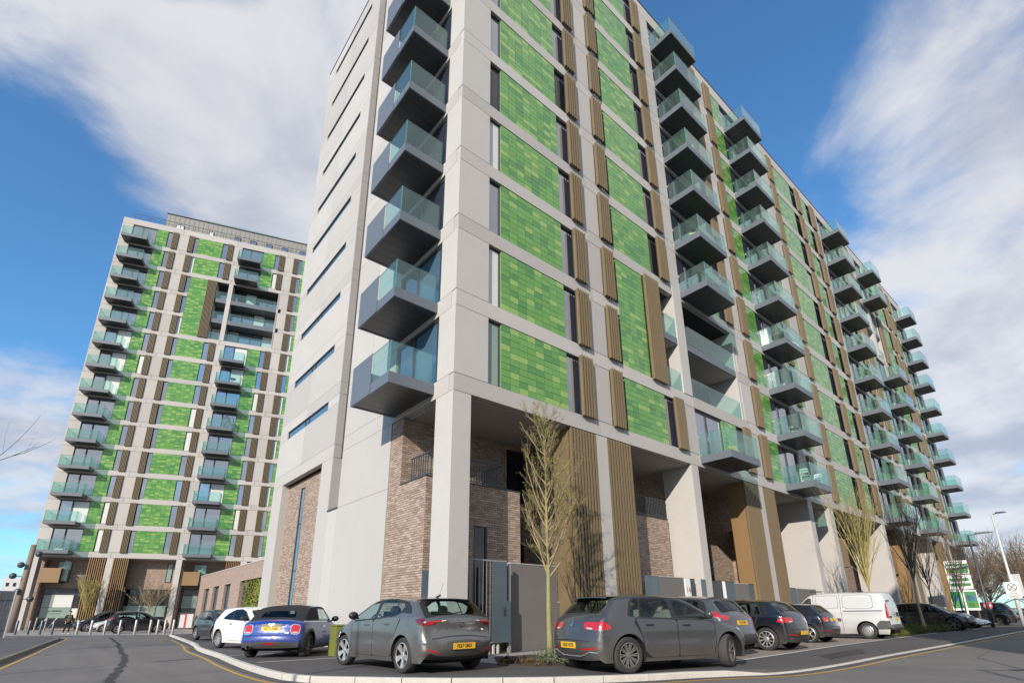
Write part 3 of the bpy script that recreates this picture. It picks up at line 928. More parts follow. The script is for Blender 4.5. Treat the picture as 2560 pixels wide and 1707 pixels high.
for a, b, z1 in ((8.9, 11.2, 4.05), (13.4, 15.8, 4.05), (17.7, 20.0, 4.0)):
    d = part('door', MB().box(.3, .36, a + .04, b - .04, .05, z1 - .05), 'gate_metal', LOW)
    part('door_frame', MB().box(.22, .38, a, a + .06, 0, z1).box(.22, .38, b - .06, b, 0, z1).box(.22, .38, a + .06, b - .06, z1 - .06, z1).box(.26, .3, (a + b) / 2 - .02, (a + b) / 2 + .02, .05, z1 - .06), 'frame_grey', d)
    part('handle', MB().box(.2, .3, a + .25, a + .3, 1.0, 1.5), 'steel', d)
part('panel', MB().box(.3, .36, 4.5, 5.5, .05, 4.05), 'frame_grey', LOW)
mat('leaf_yellow', (0.20, 0.22, 0.03), 0.7, noise=(6, 0.3)); mat('leaf_green', (0.065, 0.12, 0.022), 0.7, noise=(6, 0.3)); mat('leaf_rust', (0.16, 0.11, 0.03), 0.7); mat('leaf_grey', (0.15, 0.17, 0.10), 0.8, noise=(6, 0.25)); mat('leaf_bright', (0.12, 0.22, 0.03), 0.7)
lw = MB()
R = random.Random(11)
part('green_wall_back', MB().box(.30, .34, -1.9, 4.45, .6, 4.05), 'leaf_green', LOW)
for i in range(5200):
    y, z = R.uniform(-1.9, 4.45), R.uniform(.6, 4.05)
    s = R.uniform(.05, .12)
    c = Vector((.27 - R.random() * .16, y, z))
    a = Vector((R.uniform(-.5, .3), R.uniform(-1, 1), R.uniform(-1, .4))).normalized() * s
    b = a.cross(Vector((-1, R.uniform(-.4, .4), R.uniform(-.2, .8)))).normalized() * s * .55
    q = math.sin(y * 1.7) + math.sin(z * 2.3 + y) + R.uniform(-1.2, 1.2)
    lw.face([c - a, c + b, c + a, c - b], 0 if q > -.3 else 1 if q > -1.3 else 2)
tag(part('foliage', lw, ['leaf_yellow', 'leaf_green', 'leaf_rust'], LOW), kind='stuff')

# ------------------------------------------------------------------ GROUND
def asphalt(name, base, patch=0.25, crack=False):
    m = mat(name, base, 0.88)
    nt = m.node_tree
    g = G(nt)
    tc = g.n('ShaderNodeTexCoord').outputs['Object']
    a = g.n('ShaderNodeTexNoise', {'Vector': tc, 'Scale': 0.33, 'Detail': 6.0, 'Roughness': 0.6})
    b = g.n('ShaderNodeTexNoise', {'Vector': tc, 'Scale': 60.0, 'Detail': 3.0})
    v = g.n('ShaderNodeTexVoronoi', {'Vector': tc, 'Scale': 130.0})
    st = g.n('ShaderNodeMapping', {'Vector': tc, 'Scale': (1.6, .12, 1)})
    w = g.n('ShaderNodeTexNoise', {'Vector': st.outputs[0], 'Scale': 1.3, 'Detail': 3.0})
    f = g.math('ADD', g.math('MULTIPLY', g.math('SUBTRACT', a.outputs[0], .5), patch * 3), g.math('MULTIPLY', g.math('SUBTRACT', b.outputs[0], .5), .7))
    f = g.math('ADD', f, g.math('MULTIPLY', g.math('SUBTRACT', w.outputs[0], .5), patch * 1.6))
    f = g.math('ADD', f, g.math('MULTIPLY', g.math('SUBTRACT', v.outputs[0], .35), .35))
    f = g.math('ADD', f, 1.0)
    c = g.n('ShaderNodeVectorMath', {0: base, 'Scale': f}, operation='SCALE')
    nt.links.new(c.outputs[0], nt.nodes['Principled BSDF'].inputs['Base Color'])
    bp = g.n('ShaderNodeBump', {'Height': v.outputs[0], 'Strength': 0.35, 'Distance': 0.01})
    nt.links.new(bp.outputs[0], nt.nodes['Principled BSDF'].inputs['Normal'])
asphalt('asphalt_road', (0.155, 0.142, 0.130))
asphalt('asphalt_dark', (0.085, 0.078, 0.075))
asphalt('asphalt_path', (0.11, 0.10, 0.094))
mat('kerb_stone_mat', (0.52, 0.485, 0.43), 0.85, noise=(6, 0.22, 40, 0.2), bump=(60, 0.3))
mat('kerb_old', (0.20, 0.17, 0.14), 0.9, noise=(5, 0.25, 40, 0.2))
mat('yellow_line', (0.50, 0.29, 0.06), 0.8, noise=(9, 0.3, 50, 0.2))
mat('white_line', (0.62, 0.60, 0.57), 0.8, noise=(9, 0.2))
mat('paving_light', (0.34, 0.31, 0.285), 0.85, noise=(.8, 0.12, 30, .1))
mat('soil', (0.065, 0.042, 0.028), 0.95, noise=(14, 0.4), bump=(25, 1.0))
mat('tar', (0.035, 0.033, 0.032), 0.6)
brick_tex('block_paving', (0.30, 0.255, 0.215), (0.235, 0.195, 0.165), (0.13, 0.11, 0.095), .2, .1)
nt = MATS['block_paving'].node_tree
# pavers lie flat: run the pattern over x and y instead of x+y and z
nd = [n for n in nt.nodes if n.type == 'COMBXYZ'][0]
sep = [n for n in nt.nodes if n.type == 'SEPXYZ'][0]
nt.links.new(sep.outputs[0], nd.inputs[0]); nt.links.new(sep.outputs[1], nd.inputs[1])

def sheet(name, poly, z, m, kind='structure', thick=0.0, parent=None):
    mb = MB()
    mb.face([(x, y, z) for x, y in poly])
    if thick:
        n = len(poly)
        for i in range(n):
            a, b = poly[i], poly[(i + 1) % n]
            mb.face([(b[0], b[1], z), (a[0], a[1], z), (a[0], a[1], z - thick), (b[0], b[1], z - thick)])
    o = part(name, mb, m, parent)
    return tag(o, kind=kind) if parent is None else o
sheet('ground', [(-900, -900), (1400, -900), (1400, 1400), (-900, 1400)], -.13, 'asphalt_path')
sheet('road', [(-60, -14), (300, -14), (300, 6.5), (30, 6.5), (12, 9), (7, 12), (5.6, 24), (7.2, 47), (-1.5, 55.5), (-5, 52), (-1.5, 20), (-30, 12), (-60, 9)], -.1, 'asphalt_road')
def catmull(pts, sub=6):
    P = [np.array(p, float) for p in pts]
    P = [2 * P[0] - P[1]] + P + [2 * P[-1] - P[-2]]
    out = []
    for i in range(1, len(P) - 2):
        for k in range(sub):
            t = k / sub
            a, b, c, d = P[i - 1], P[i], P[i + 1], P[i + 2]
            out.append(.5 * ((2 * b) + (-a + c) * t + (2 * a - 5 * b + 4 * c - d) * t * t + (-a + 3 * b - 3 * c + d) * t ** 3))
    out.append(P[-2])
    return np.array(out)
def resample(pl, step):
    d = np.r_[0, np.cumsum(np.hypot(*np.diff(pl[:, :2], axis=0).T))]
    n = max(2, int(round(d[-1] / step)) + 1)
    s = np.linspace(0, d[-1], n)
    return np.stack([np.interp(s, d, pl[:, k]) for k in range(pl.shape[1])], 1)
def offset(pl, d):
    t = np.gradient(pl[:, :2], axis=0)
    t /= np.linalg.norm(t, axis=1)[:, None]
    return pl[:, :2] + np.stack([-t[:, 1], t[:, 0]], 1) * d
KERB = catmull([(6.6, 43.5), (5.95, 36), (5.2, 28), (4.55, 23.3), (4.25, 18.9), (3.95, 15.7), (3.77, 13), (3.78, 11.1), (4.05, 10.3), (4.5, 9.75), (5.33, 8.7), (5.95, 8.1), (6.6, 7.58), (7.2, 7.12), (8.0, 6.68), (8.75, 6.33), (9.7, 6.02), (10.6, 5.6),
                (11.6, 5.2), (14, 5.08), (18.3, 5.2), (27.3, 5.33), (47, 5.7), (80, 6.3), (140, 7.4)])
kz = resample(KERB, .25)
inner = offset(kz, .0)
# footway slab behind the kerb (on the inner side)
ftw = [tuple(p) for p in offset(kz, .06)] + [(140, 60), (14, 60), (10, 46)]
sheet('pavement', ftw, 0.0, 'asphalt_dark', thick=.12)
kerb = tag(obj('kerb', MB().box(0, .01, 0, .01, -.2, -.19).mesh('kerb', ['kerb_stone_mat']), None, (20, 20, 0)), kind='structure')
kerb.location = (0, 0, 0)
def kerb_run(pl, parent, m, lift, stone=.9, w=.125, zb=-.11):
    """kerb stones one by one along the line; lift(x, y) = height of the top"""
    rs = resample(pl, stone)
    for i in range(len(rs) - 1):
        p, q = rs[i], rs[i + 1]
        v = Vector((q[0] - p[0], q[1] - p[1], 0))
        Ls = v.length - .012
        v.normalize()
        n = Vector((-v.y, v.x, 0))
        za, zc = lift(*p), lift(*q)
        b = MB()
        A = Vector((p[0], p[1], 0)) + v * .006
        B = A + v * Ls
        o_ = -n * .02 * 0
        r = .018
        sec = [(-w / 2, zb), (-w / 2, -r), (-w / 2 + r * .4, -r * .4), (-w / 2 + r * 1.2, 0), (w / 2, 0), (w / 2, zb)]
        pa = [A + n * a + Vector((0, 0, (za + h) if h > zb else zb)) for a, h in sec]
        pb = [B + n * a + Vector((0, 0, (zc + h) if h > zb else zb)) for a, h in sec]
        for k in range(len(sec) - 1):
            b.face([pa[k], pb[k], pb[k + 1], pa[k + 1]])
        b.face(pa[::-1]); b.face(pb)
        part('kerb_stone', b, m, parent)
kl = lambda x, y: .012 if (x < 10.2 or y > 9) else max(-.075, .012 - (x - 10.2) * .09)
near = KERB[(KERB[:, 0] < 60)]
kerb_run(near, kerb, 'kerb_stone_mat', kl)
def line_strip(name, pl, w, z, m):
    a, b = offset(pl, w / 2), offset(pl, -w / 2)
    mb = MB()
    for i in range(len(pl) - 1):
        mb.face([(*a[i], z), (*b[i], z), (*b[i + 1], z), (*a[i + 1], z)])
    return tag(part(name, mb, m), kind='structure')
off = offset(resample(KERB[6:], .5), -.42)
line_strip('yellow_line', off, .09, -.094, 'yellow_line')
line_strip('gutter', offset(kz, -.17), .2, -.097, 'asphalt_dark')
# opposite footway, far left
FL = np.array([(-3.2, -2), (-1.9, 8), (-.80, 20.5), (.05, 32), (.8, 42.5), (.3, 44.2), (-2, 45.5)], float)
fl = catmull(FL, 8)
sheet('pavement', [tuple(p) for p in offset(fl, .06)] + [(-30, 45), (-30, -2)], 0.0, 'asphalt_path', thick=.12)
kerb2 = tag(obj('kerb', bpy.data.objects['kerb'].data), kind='structure')
kerb_run(fl[:-10], kerb2, 'kerb_old', lambda x, y: .01)
line_strip('yellow_line', offset(resample(fl[6:-12], .5), -.33), .09, -.094, 'yellow_line')
# forecourt in front of the far block
sheet('forecourt', [(-14, 60), (-1.5, 55.0), (2.2, 51.2), (7.2, 46.2), (12.3, 44), (12.3, 70), (40, 60), (40, 90), (-14, 78)], -.093, 'paving_light')
line_strip('kerb_edge', resample(np.array([(-8, 56.5), (-1.5, 54.9), (2.2, 51.1), (7.2, 46.1), (12.3, 43.9)], float), .5), .3, -.088, 'kerb_stone_mat')
# parking bays
sheet('parking_bays', [(12.6, 6.72), (20.6, 7.25), (36.7, 7.95), (36.7, 12.2), (12.6, 12.2)], .004, 'block_paving')
line_strip('bay_line', resample(np.array([(11.3, 6.6), (15.6, 6.88), (20.6, 7.3), (36.7, 7.95)], float), .5), .09, .008, 'white_line')
line_strip('bay_line', resample(np.array([(44, 7.7), (52, 8.3)], float), .5), .09, .008, 'white_line')
line_strip('bay_line', resample(np.array([(4.3, 17.9), (6.2, 17.6)], float), .5), .1, .006, 'white_line')
line_strip('bay_line', resample(np.array([(4.15, 14.6), (8, 14.6)], float), .5), .1, .006, 'white_line')
sheet('path', [(8.1, 9.2), (12.9, 8.3), (12.9, 13), (8.1, 12.1)], .004, 'paving_light')
sheet('tar_patch', [(14.5, 5.35), (17.5, 5.5), (19.5, 6.3), (15.5, 6.0)], .004, 'tar')
R = random.Random(5)
crk = catmull([(3.3, 44), (2.9, 34), (2.35, 25), (1.9, 19), (1.35, 15), (1.0, 12.2), (.6, 9), (0.1, 6)], 8)
crk[:, 0] += np.array([R.uniform(-.05, .05) for _ in crk])
line_strip('sealed_crack', crk, .16, -.095, 'tar')
for pts in ([(-.9, 19.3), (1.2, 19.2), (4.0, 21.4)], [(-2, 13.4), (.5, 13.2), (3.4, 13.9)], [(14, 1.4), (19, 3.4), (26, 3.9)]):
    line_strip('road_joint', resample(np.array(pts, float), .4), .018, -.095, 'tar')

# planting beds
def bed(name, poly, z=.02):
    return sheet(name, poly, z, 'soil', thick=.03)
bed('planting_bed', [(7.9, 9.8), (8.15, 8.95), (9.3, 8.25), (11.0, 7.75), (12.6, 7.9), (12.4, 10.2), (11, 11.6), (9.2, 11.6)])
bed('planting_bed', [(30.2, 7.75), (33.8, 7.9), (37, 8.0), (41.0, 8.05), (41.4, 10.6), (30.2, 10.6)])
bed('planting_bed', [(44.5, 8.6), (47.4, 8.6), (47.4, 11), (44.5, 11)])
# ================================================================== GARDEN WALLS, GATES
def wall_box(name, label, cat, x0, x1, y0, y1, z0, z1, m, group=None):
    o = thing(name, label, cat, (x0, y0, 0), group=group)
    part('wall', MB().box(0, x1 - x0, 0, y1 - y0, z0, z1), m, o)
    part('coping', MB().box(-.005, x1 - x0 + .005, -.012, y1 - y0 + .012, z1, z1 + .03), 'concrete_c', o)
    return o
wall_box('garden_wall', 'tall plain grey rendered garden wall behind the slender leafy tree', 'wall', 11.05, 13.1, 13.1, 13.3, 0, 2.64, 'render_grey')
wall_box('garden_wall', 'low grey rendered wall behind the back of the grey hatchback with a front wheel turned', 'wall', 13.12, 17.3, 13.1, 13.3, 0, 1.46, 'render_grey')
wall_box('garden_wall', 'grey garden wall to the left of the white number 14 sign', 'wall', 18.3, 20.0, 12.5, 12.65, 0, 2.48, 'render_grey')
wall_box('garden_wall', 'grey garden wall between two blue grey panels left of the brown slatted screens', 'wall', 24.25, 25.55, 12.5, 12.65, 0, 2.40, 'render_grey')
wall_box('garden_wall', 'grey garden wall above the front of the silver van', 'wall', 31.0, 33.6, 12.5, 12.65, 0, 2.33, 'render_grey')
def slat_fence(label, x0, x1, y, z0, z1, n, solid=None, m='rail_blue'):
    o = thing('metal_railing', label, 'railing', (x0, y, 0))
    w = x1 - x0
    part('frame', MB().box(0, w, 0, .03, z1 - .04, z1).box(0, w, 0, .03, z0, z0 + .04).box(0, .04, 0, .03, z0 + .04, z1 - .04).box(w - .04, w, 0, .03, z0 + .04, z1 - .04), m, o)
    p = (w - .08) / n
    me = MB().box(0, p * .62, 0, .02, z0 + .04, z1 - .04).mesh('slat', [m])
    for i in range(n):
        obj('slat', me, o, (.04 + i * p + p * .19, -.012, 0))
    if solid:
        part('panel', MB().box(.04, w - .04, -.02, -.013, z0 + .04, solid), m, o)
    return o
slat_fence('blue grey slatted railing with a solid lower half on the low rendered wall', 13.42, 14.6, 13.12, 1.5, 2.66, 9, 2.0)
slat_fence('blue grey slatted gate just right of the brown slatted screens above the grey hatchback roof', 17.35, 18.25, 12.5, .2, 2.5, 9)
slat_fence('blue grey slatted gate just right of the white number 14 sign', 20.85, 21.2, 12.2, .2, 2.46, 7)
slat_fence('dark open bar railing beside two white posts under the brick terrace', 22.3, 23.1, 12.5, .2, 2.46, 7, m='rail_dark')
def flat_panel(label, x0, x1, y, z1, m='gate_metal'):
    o = thing('garden_screen', label, 'panel', (x0, y, 0))
    part('sheet', MB().box(0, x1 - x0, 0, .03, .15, z1), m, o)
    part('trim', MB().box(0, x1 - x0, -.01, .04, z1, z1 + .03), 'frame_grey', o)
    return o
flat_panel('narrow plain blue grey panel touching the white number 14 sign', 20.42, 20.83, 12.5, 2.46)
flat_panel('blue grey metal panel right of the two white posts', 23.45, 24.22, 12.5, 2.46)
flat_panel('blue grey metal panel left of the taller brown slatted screen', 25.57, 26.1, 12.5, 2.4)
flat_panel('blue grey metal panel right of the second pair of brown screens', 29.65, 30.9, 12.5, 2.34)
ns = thing('number_sign', 'tall white sign board with the number 14 in red', 'sign', (20.02, 12.45, 0))
part('board', MB().box(0, .38, 0, .05, .1, 2.47), 'white_paint', ns)
obj('numeral', text_mesh('14', .36, 'red_print'), ns, (.19, -.004, 2.0)).rotation_euler = (math.pi / 2, 0, 0)
part('print', MB().box(.08, .3, -.004, -.001, 1.70, 1.74).box(.11, .27, -.004, -.001, 1.63, 1.66), 'red_print', ns)
wp = thing('white_post', 'pair of white posts between dark railing and blue grey panel', 'post', (23.13, 12.5, 0))
part('post', MB().box(0, .09, 0, .09, 0, 2.46), 'white_paint', wp); part('post', MB().box(.17, .26, 0, .09, 0, 2.46), 'white_paint', wp)

gt = thing('metal_gate', 'tall steel gate of thin vertical bars with a blue grey sheet panel standing open', 'gate', (9.16, 12.68, 0))
part('frame', MB().box(0, 1.38, 0, .03, 2.62, 2.66).box(0, .82, 0, .03, .3, .34).box(-.02, .02, 0, .04, .1, 2.66), 'gate_bar', gt)
me = MB().box(-.008, .008, 0, .016, .34, 2.62).mesh('bar', ['gate_bar'])
for i in range(6):
    obj('bar', me, gt, (.07 + i * .135, .006, 0))
part('sheet', MB().box(.82, 1.38, -.004, .026, .3, 2.62), 'gate_metal', gt)
lk = part('lock_box', MB().box(1.385, 1.52, -.01, .05, .3, 1.48), 'gate_metal', gt)
part('handle', MB().box(1.25, 1.31, -.03, -.0045, 1.05, 1.3), 'frame_grey', lk)
part('post', MB().box(1.53, 1.62, .1, .19, 0, 2.6), 'gate_bar', gt)
for i in range(3):
    part('stub', MB().box(.72 + i * .17, .78 + i * .17, .05, .1, 0, .45 - i * .04), 'kerb_stone_mat', gt)
gb_ = thing('utility_cabinet', 'olive green utility cabinet between the blue convertible and the grey hatchback', 'cabinet', (6.35, 15.2, 0))
mat('olive_paint', (0.17, 0.19, 0.045), 0.55, noise=(3, .15))
part('cabinet', MB().box(0, .95, 0, .45, .0, .80), 'olive_paint', gb_)
part('lid', MB().box(-.02, .97, -.02, .47, .801, .84), 'olive_paint', gb_)
part('door', MB().box(.03, .46, -.012, -.001, .06, .76).box(.49, .92, -.012, -.001, .06, .76), 'olive_paint', gb_)

# ================================================================== TREES
mat('bark_green', (0.27, 0.25, 0.11), 0.9, noise=(12, .3)); mat('bark_tan', (0.36, 0.26, 0.17), 0.9, noise=(9, .25, 40, .2)); mat('bark_dark', (0.10, 0.078, 0.06), 0.9, noise=(9, .3))
mat('twig_tan', (0.30, 0.235, 0.13), 0.9); mat('twig_yellow', (0.34, 0.29, 0.11), 0.9); mat('twig_brown', (0.24, 0.165, 0.11), 0.9); mat('twig_dark', (0.12, 0.09, 0.065), 0.9)
mat('bud_leaf', (0.24, 0.26, 0.05), 0.7)
def wander(R, p, d, L, n, bend, upw):
    pts = [p.copy()]
    d = d.normalized()
    for i in range(n):
        d = (d + Vector((R.uniform(-1, 1), R.uniform(-1, 1), R.uniform(-1, 1))) * bend + Vector((0, 0, upw))).normalized()
        p = p + d * (L / n)
        pts.append(p.copy())
    return pts
def tree(name, label, loc, seed, H, fork, spread, nb, r0, bark, twig, leaf=0, style='spire', group=None, sub=(5, 3), rmin=.006, cat='tree'):
    R = random.Random(seed)
    o = thing(name, label, cat, loc, group=group)
    tk, cw, lf = MB(), MB(), MB()
    leader = style == 'spire'
    tip = H if leader else fork + (H - fork) * .35
    n = 14
    tp = [Vector((math.sin(i * .9 + seed) * .012 * i ** .5 * (H / 7), math.cos(i * .7 + seed) * .012 * i ** .5 * (H / 7), tip * i / n)) for i in range(n + 1)]
    tk.tube(tp, [max(rmin, r0 * (1 - .93 * (i / n) ** (.75 if leader else .8))) * (1.25 if i == 0 else 1) for i in range(n + 1)], 8)
    tips = []
    for b in range(nb):
        f = (b + R.random()) / nb
        zz = fork + (tip - fork) * (f ** 1.05 if leader else f * .9) * (.96 if leader else 1)
        az = b * 2.4 + R.uniform(-.5, .5)
        if leader:
            rel = 1 - (zz - fork) / (H - fork)
            Lb = spread * (.35 + .95 * rel ** .8) * R.uniform(.75, 1.2)
            el = R.uniform(.6, 1.05)
        else:
            Lb = (H - zz) * R.uniform(.8, 1.08)
            el = R.uniform(.95, 1.35) if style == 'vase' else R.uniform(.5, 1.2)
        d = Vector((math.cos(az) * math.cos(el), math.sin(az) * math.cos(el), math.sin(el)))
        if not leader:
            d = Vector((math.cos(az) * spread / H * 1.6, math.sin(az) * spread / H * 1.6, 1)).normalized() if style == 'vase' else d
        k = min(n, zz / tip * n)
        i0 = int(min(k, n - 1))
        st = tp[i0].lerp(tp[i0 + 1], k - i0)
        pts = wander(R, st, d, Lb, 7, .15 if leader else .08, .10 if leader else .03)
        rb = max(rmin, r0 * (.30 if leader else .5) * (Lb / (spread if leader else H)) ** .6)
        cw.tube(pts, [max(rmin, rb * (1 - .8 * i / 7)) for i in range(8)], 5)
        for s in range(sub[0]):
            j = R.randint(1, 6)
            q = pts[j]
            dd = (pts[j + 1] - pts[j]).normalized()
            sd = (dd + Vector((R.uniform(-1, 1), R.uniform(-1, 1), R.uniform(-.2, .9))) * .75).normalized()
            L2 = Lb * R.uniform(.25, .5)
            p2 = wander(R, q, sd, L2, 4, .16, .07)
            cw.tube(p2, [max(rmin * .7, rb * .4 * (1 - .7 * i / 4)) for i in range(5)], 3, cap=False)
            tips.append(p2[-1])
            for s2 in range(sub[1]):
                j2 = R.randint(1, 3)
                d2 = ((p2[j2 + 1] - p2[j2]).normalized() + Vector((R.uniform(-1, 1), R.uniform(-1, 1), R.uniform(-.3, .9))) * .8)
                p3 = wander(R, p2[j2], d2, L2 * R.uniform(.3, .55), 2, .2, .05)
                cw.tube(p3, [rmin * .7, rmin * .6, rmin * .4], 3, cap=False)
                tips.append(p3[-1]); tips.append(p3[1])
    for t in tips if leaf else ():
        for q in range(R.randint(0, leaf)):
            a = Vector((R.uniform(-1, 1), R.uniform(-1, 1), R.uniform(-.2, 1))).normalized() * R.uniform(.014, .032)
            b = a.cross(Vector((R.uniform(-1, 1), R.uniform(-1, 1), R.uniform(-1, 1)))).normalized() * .013
            c = t + Vector((R.uniform(-.03, .03), R.uniform(-.03, .03), R.uniform(-.03, .03)))
            lf.face([c, c + a * .5 + b, c + a, c + a * .5 - b])
    part('trunk', tk, bark, o, smooth=True)
    part('crown', cw, twig, o)
    if lf.v:
        part('leaves', lf, 'bud_leaf', o)
    return o
tree('sapling', 'slender tree with a yellow green trunk and sprouting leaves between the two grey hatchbacks', (9.93, 10.23, 0), 4, 6.65, 1.95, 1.5, 46, .085, 'bark_green', 'twig_tan', 4, 'spire', sub=(7, 4), rmin=.0045)
tree('bare_tree', 'young bare tree with bright yellow upright twigs rising behind the silver van', (31.0, 9.04, 0), 8, 7.0, 2.1, 1.15, 28, .09, 'bark_green', 'twig_yellow', 0, 'vase', sub=(5, 2), rmin=.0065)
tree('bare_tree', 'bare tree with a pale forked trunk in front of the black crossover', (37.2, 8.6, 0), 15, 7.4, 2.6, 1.5, 17, .10, 'bark_tan', 'twig_dark', 0, 'vase', sub=(5, 2), rmin=.007)
tree('bare_tree', 'dark bare tree behind the black crossover bonnet', (46.2, 9.9, 0), 22, 7.2, 2.4, 1.5, 14, .09, 'bark_dark', 'twig_dark', 0, 'vase', sub=(5, 2), rmin=.008)
tree('bare_tree', 'dark bare tree left of the green letting boards', (54.2, 9.6, 0), 29, 7.0, 2.2, 1.5, 14, .09, 'bark_dark', 'twig_dark', 0, 'vase', sub=(5, 2), rmin=.008)
tree('bare_tree', 'thin bare tree in front of the green letting boards', (57.5, 9.4, 0), 31, 7.0, 2.4, 1.4, 12, .08, 'bark_dark', 'twig_dark', 0, 'vase', sub=(5, 2), rmin=.008)
tree('bare_tree', 'bare round headed tree to the right of the green letting boards', (70.5, 11.0, 0), 37, 6.6, 2.0, 2.2, 16, .10, 'bark_dark', 'twig_dark', 0, 'round', sub=(6, 3), rmin=.013)
for i, (x, y, h) in enumerate(((112, 12.0, 11), (120, 20.5, 12.5), (128, 6.5, 13), (140, 13, 14), (118, 3.2, 11.5), (150, 22, 15), (150, 2, 14))):
    if i < 2:
        pt = tree('bare_tree', ['low brown bare tree right of the lowest corner balcony', 'brown bare tree behind the letting boards at the left of the thicket'][i], (x, y, 0), 50 + i, h, 1.2, 6.0, 34, .2, 'bark_tan', 'twig_brown', 0, 'round', sub=(9, 5), rmin=.032, group='thicket of bare trees on the right')
        protos = globals().setdefault('THICKET', [])
        protos.append(pt)
    else:
        c = copy_tree(THICKET[i % 2])
        c.location = (x, y, 0); c.rotation_euler = (0, 0, i * 1.3); s_ = h / (11 if i % 2 == 0 else 12.5); c.scale = (s_, s_, s_)
        c['label'] = ['', '', 'tall brown bare tree standing directly behind the white lamp post', 'brown bare tree rising highest in the middle of the thicket', 'brown bare tree at the right edge of the thicket', 'broad brown bare tree at the left end of the thicket behind the letting boards', 'brown bare tree farthest right and back in the thicket'][i]
# small trees by the far block
def lbp(s, d, z=0):
    return (-1.922 + .94665 * s - .32227 * d, 73.475 - .32227 * s - .94665 * d, z)
tree('sapling', 'small bare tree in front of the brown screens of the distant tower block', lbp(5.4, 1.2), 61, 4.9, 1.5, 1.4, 20, .07, 'bark_green', 'twig_yellow', 0, 'vase', sub=(6, 3), rmin=.014)
tree('sapling', 'small bare tree in front of the dark shop window of the distant tower block', lbp(11.0, 1.2), 66, 4.7, 1.5, 1.7, 18, .07, 'bark_green', 'twig_tan', 0, 'round', sub=(6, 3), rmin=.014)
tree('bare_tree', 'bare branches reaching in at the far left edge', (-5.6, 25, 0), 71, 9, 2.6, 3.4, 12, .10, 'bark_dark', 'twig_dark', 0, 'round', sub=(5, 2), rmin=.005)

# ------------------------------------------------------------------ shrubs and ground cover (uncountable)
def cover(name, poly, n, h, mats, seed, size=.045, z=.02):
    R = random.Random(seed)
    xs, ys = [p[0] for p in poly], [p[1] for p in poly]
    def inside(x, y):
        c = False
        for (a, b), (d, e) in zip(poly, poly[1:] + poly[:1]):
            if (b > y) != (e > y) and x < (d - a) * (y - b) / (e - b) + a:
                c = not c
        return c
    mb = MB()
    clumps = []
    while len(clumps) < n:
        x, y = R.uniform(min(xs), max(xs)), R.uniform(min(ys), max(ys))
        if inside(x, y):
            clumps.append((x, y, R.uniform(.45, 1.15) * h, R.randrange(len(mats))))
    for x, y, hh, k in clumps:
        for i in range(16):
            az, el = R.uniform(0, 6.28), R.uniform(.2, 1.5)
            L = hh * R.uniform(.4, 1)
            t = Vector((x + math.cos(az) * math.cos(el) * L * .8, y + math.sin(az) * math.cos(el) * L * .8, z + math.sin(el) * L))
            if i % 3 == 0:
                mb.tube([(x, y, z), t], [.004, .002], 3, 0 if len(mats) > 1 else k, cap=False)
            for q in range(5):
                c = Vector((x, y, z)).lerp(t, R.uniform(.35, 1.05)) + Vector((R.uniform(-1, 1), R.uniform(-1, 1), R.uniform(-.5, 1))) * .03
                a = Vector((R.uniform(-1, 1), R.uniform(-1, 1), R.uniform(-.3, 1))).normalized() * size * R.uniform(.6, 1.2)
                b = a.cross(Vector((R.uniform(-1, 1), R.uniform(-1, 1), 1))).normalized() * size * .35
                mb.face([c - a * .5, c + b, c + a * .5, c - b], k)
    return tag(part(name, mb, mats), kind='stuff', label='low clumps of shrubs growing in the soil')
cover('shrubs', [(8.7, 9.5), (9.1, 8.75), (9.7, 8.45), (9.9, 9.1), (9.5, 9.9)], 46, .36, ['leaf_grey', 'leaf_grey', 'leaf_grey'], 3)
cover('shrubs', [(9.9, 9.1), (9.7, 8.45), (10.9, 7.95), (11.5, 8.5), (10.6, 9.8)], 60, .36, ['leaf_grey', 'leaf_grey', 'leaf_rust'], 4)
cover('shrubs', [(33.6, 8.1), (41.2, 8.1), (41.2, 9.6), (33.6, 9.6)], 240, .5, ['leaf_green', 'leaf_rust', 'leaf_green'], 5, .06)
cover('shrubs', [(30.3, 7.8), (32.6, 7.95), (32.6, 8.6), (30.3, 8.6)], 70, .36, ['leaf_bright', 'leaf_bright', 'leaf_rust'], 6)
cover('shrubs', [(44.6, 8.7), (47.3, 8.7), (47.3, 10.8), (44.6, 10.8)], 70, .5, ['leaf_green', 'leaf_bright'], 7, .07)
cover('shrubs', [(96, 8), (110, 8), (110, 12), (96, 12)], 60, 1.8, ['leaf_green', 'leaf_bright'], 8, .25)
cover('leaf_litter', [(7.95, 9.75), (8.2, 9.0), (9.3, 8.3), (11.0, 7.8), (12.5, 7.95), (12.3, 10.1), (9.2, 11.5)], 70, .09, ['leaf_rust', 'soil'], 9, .05)

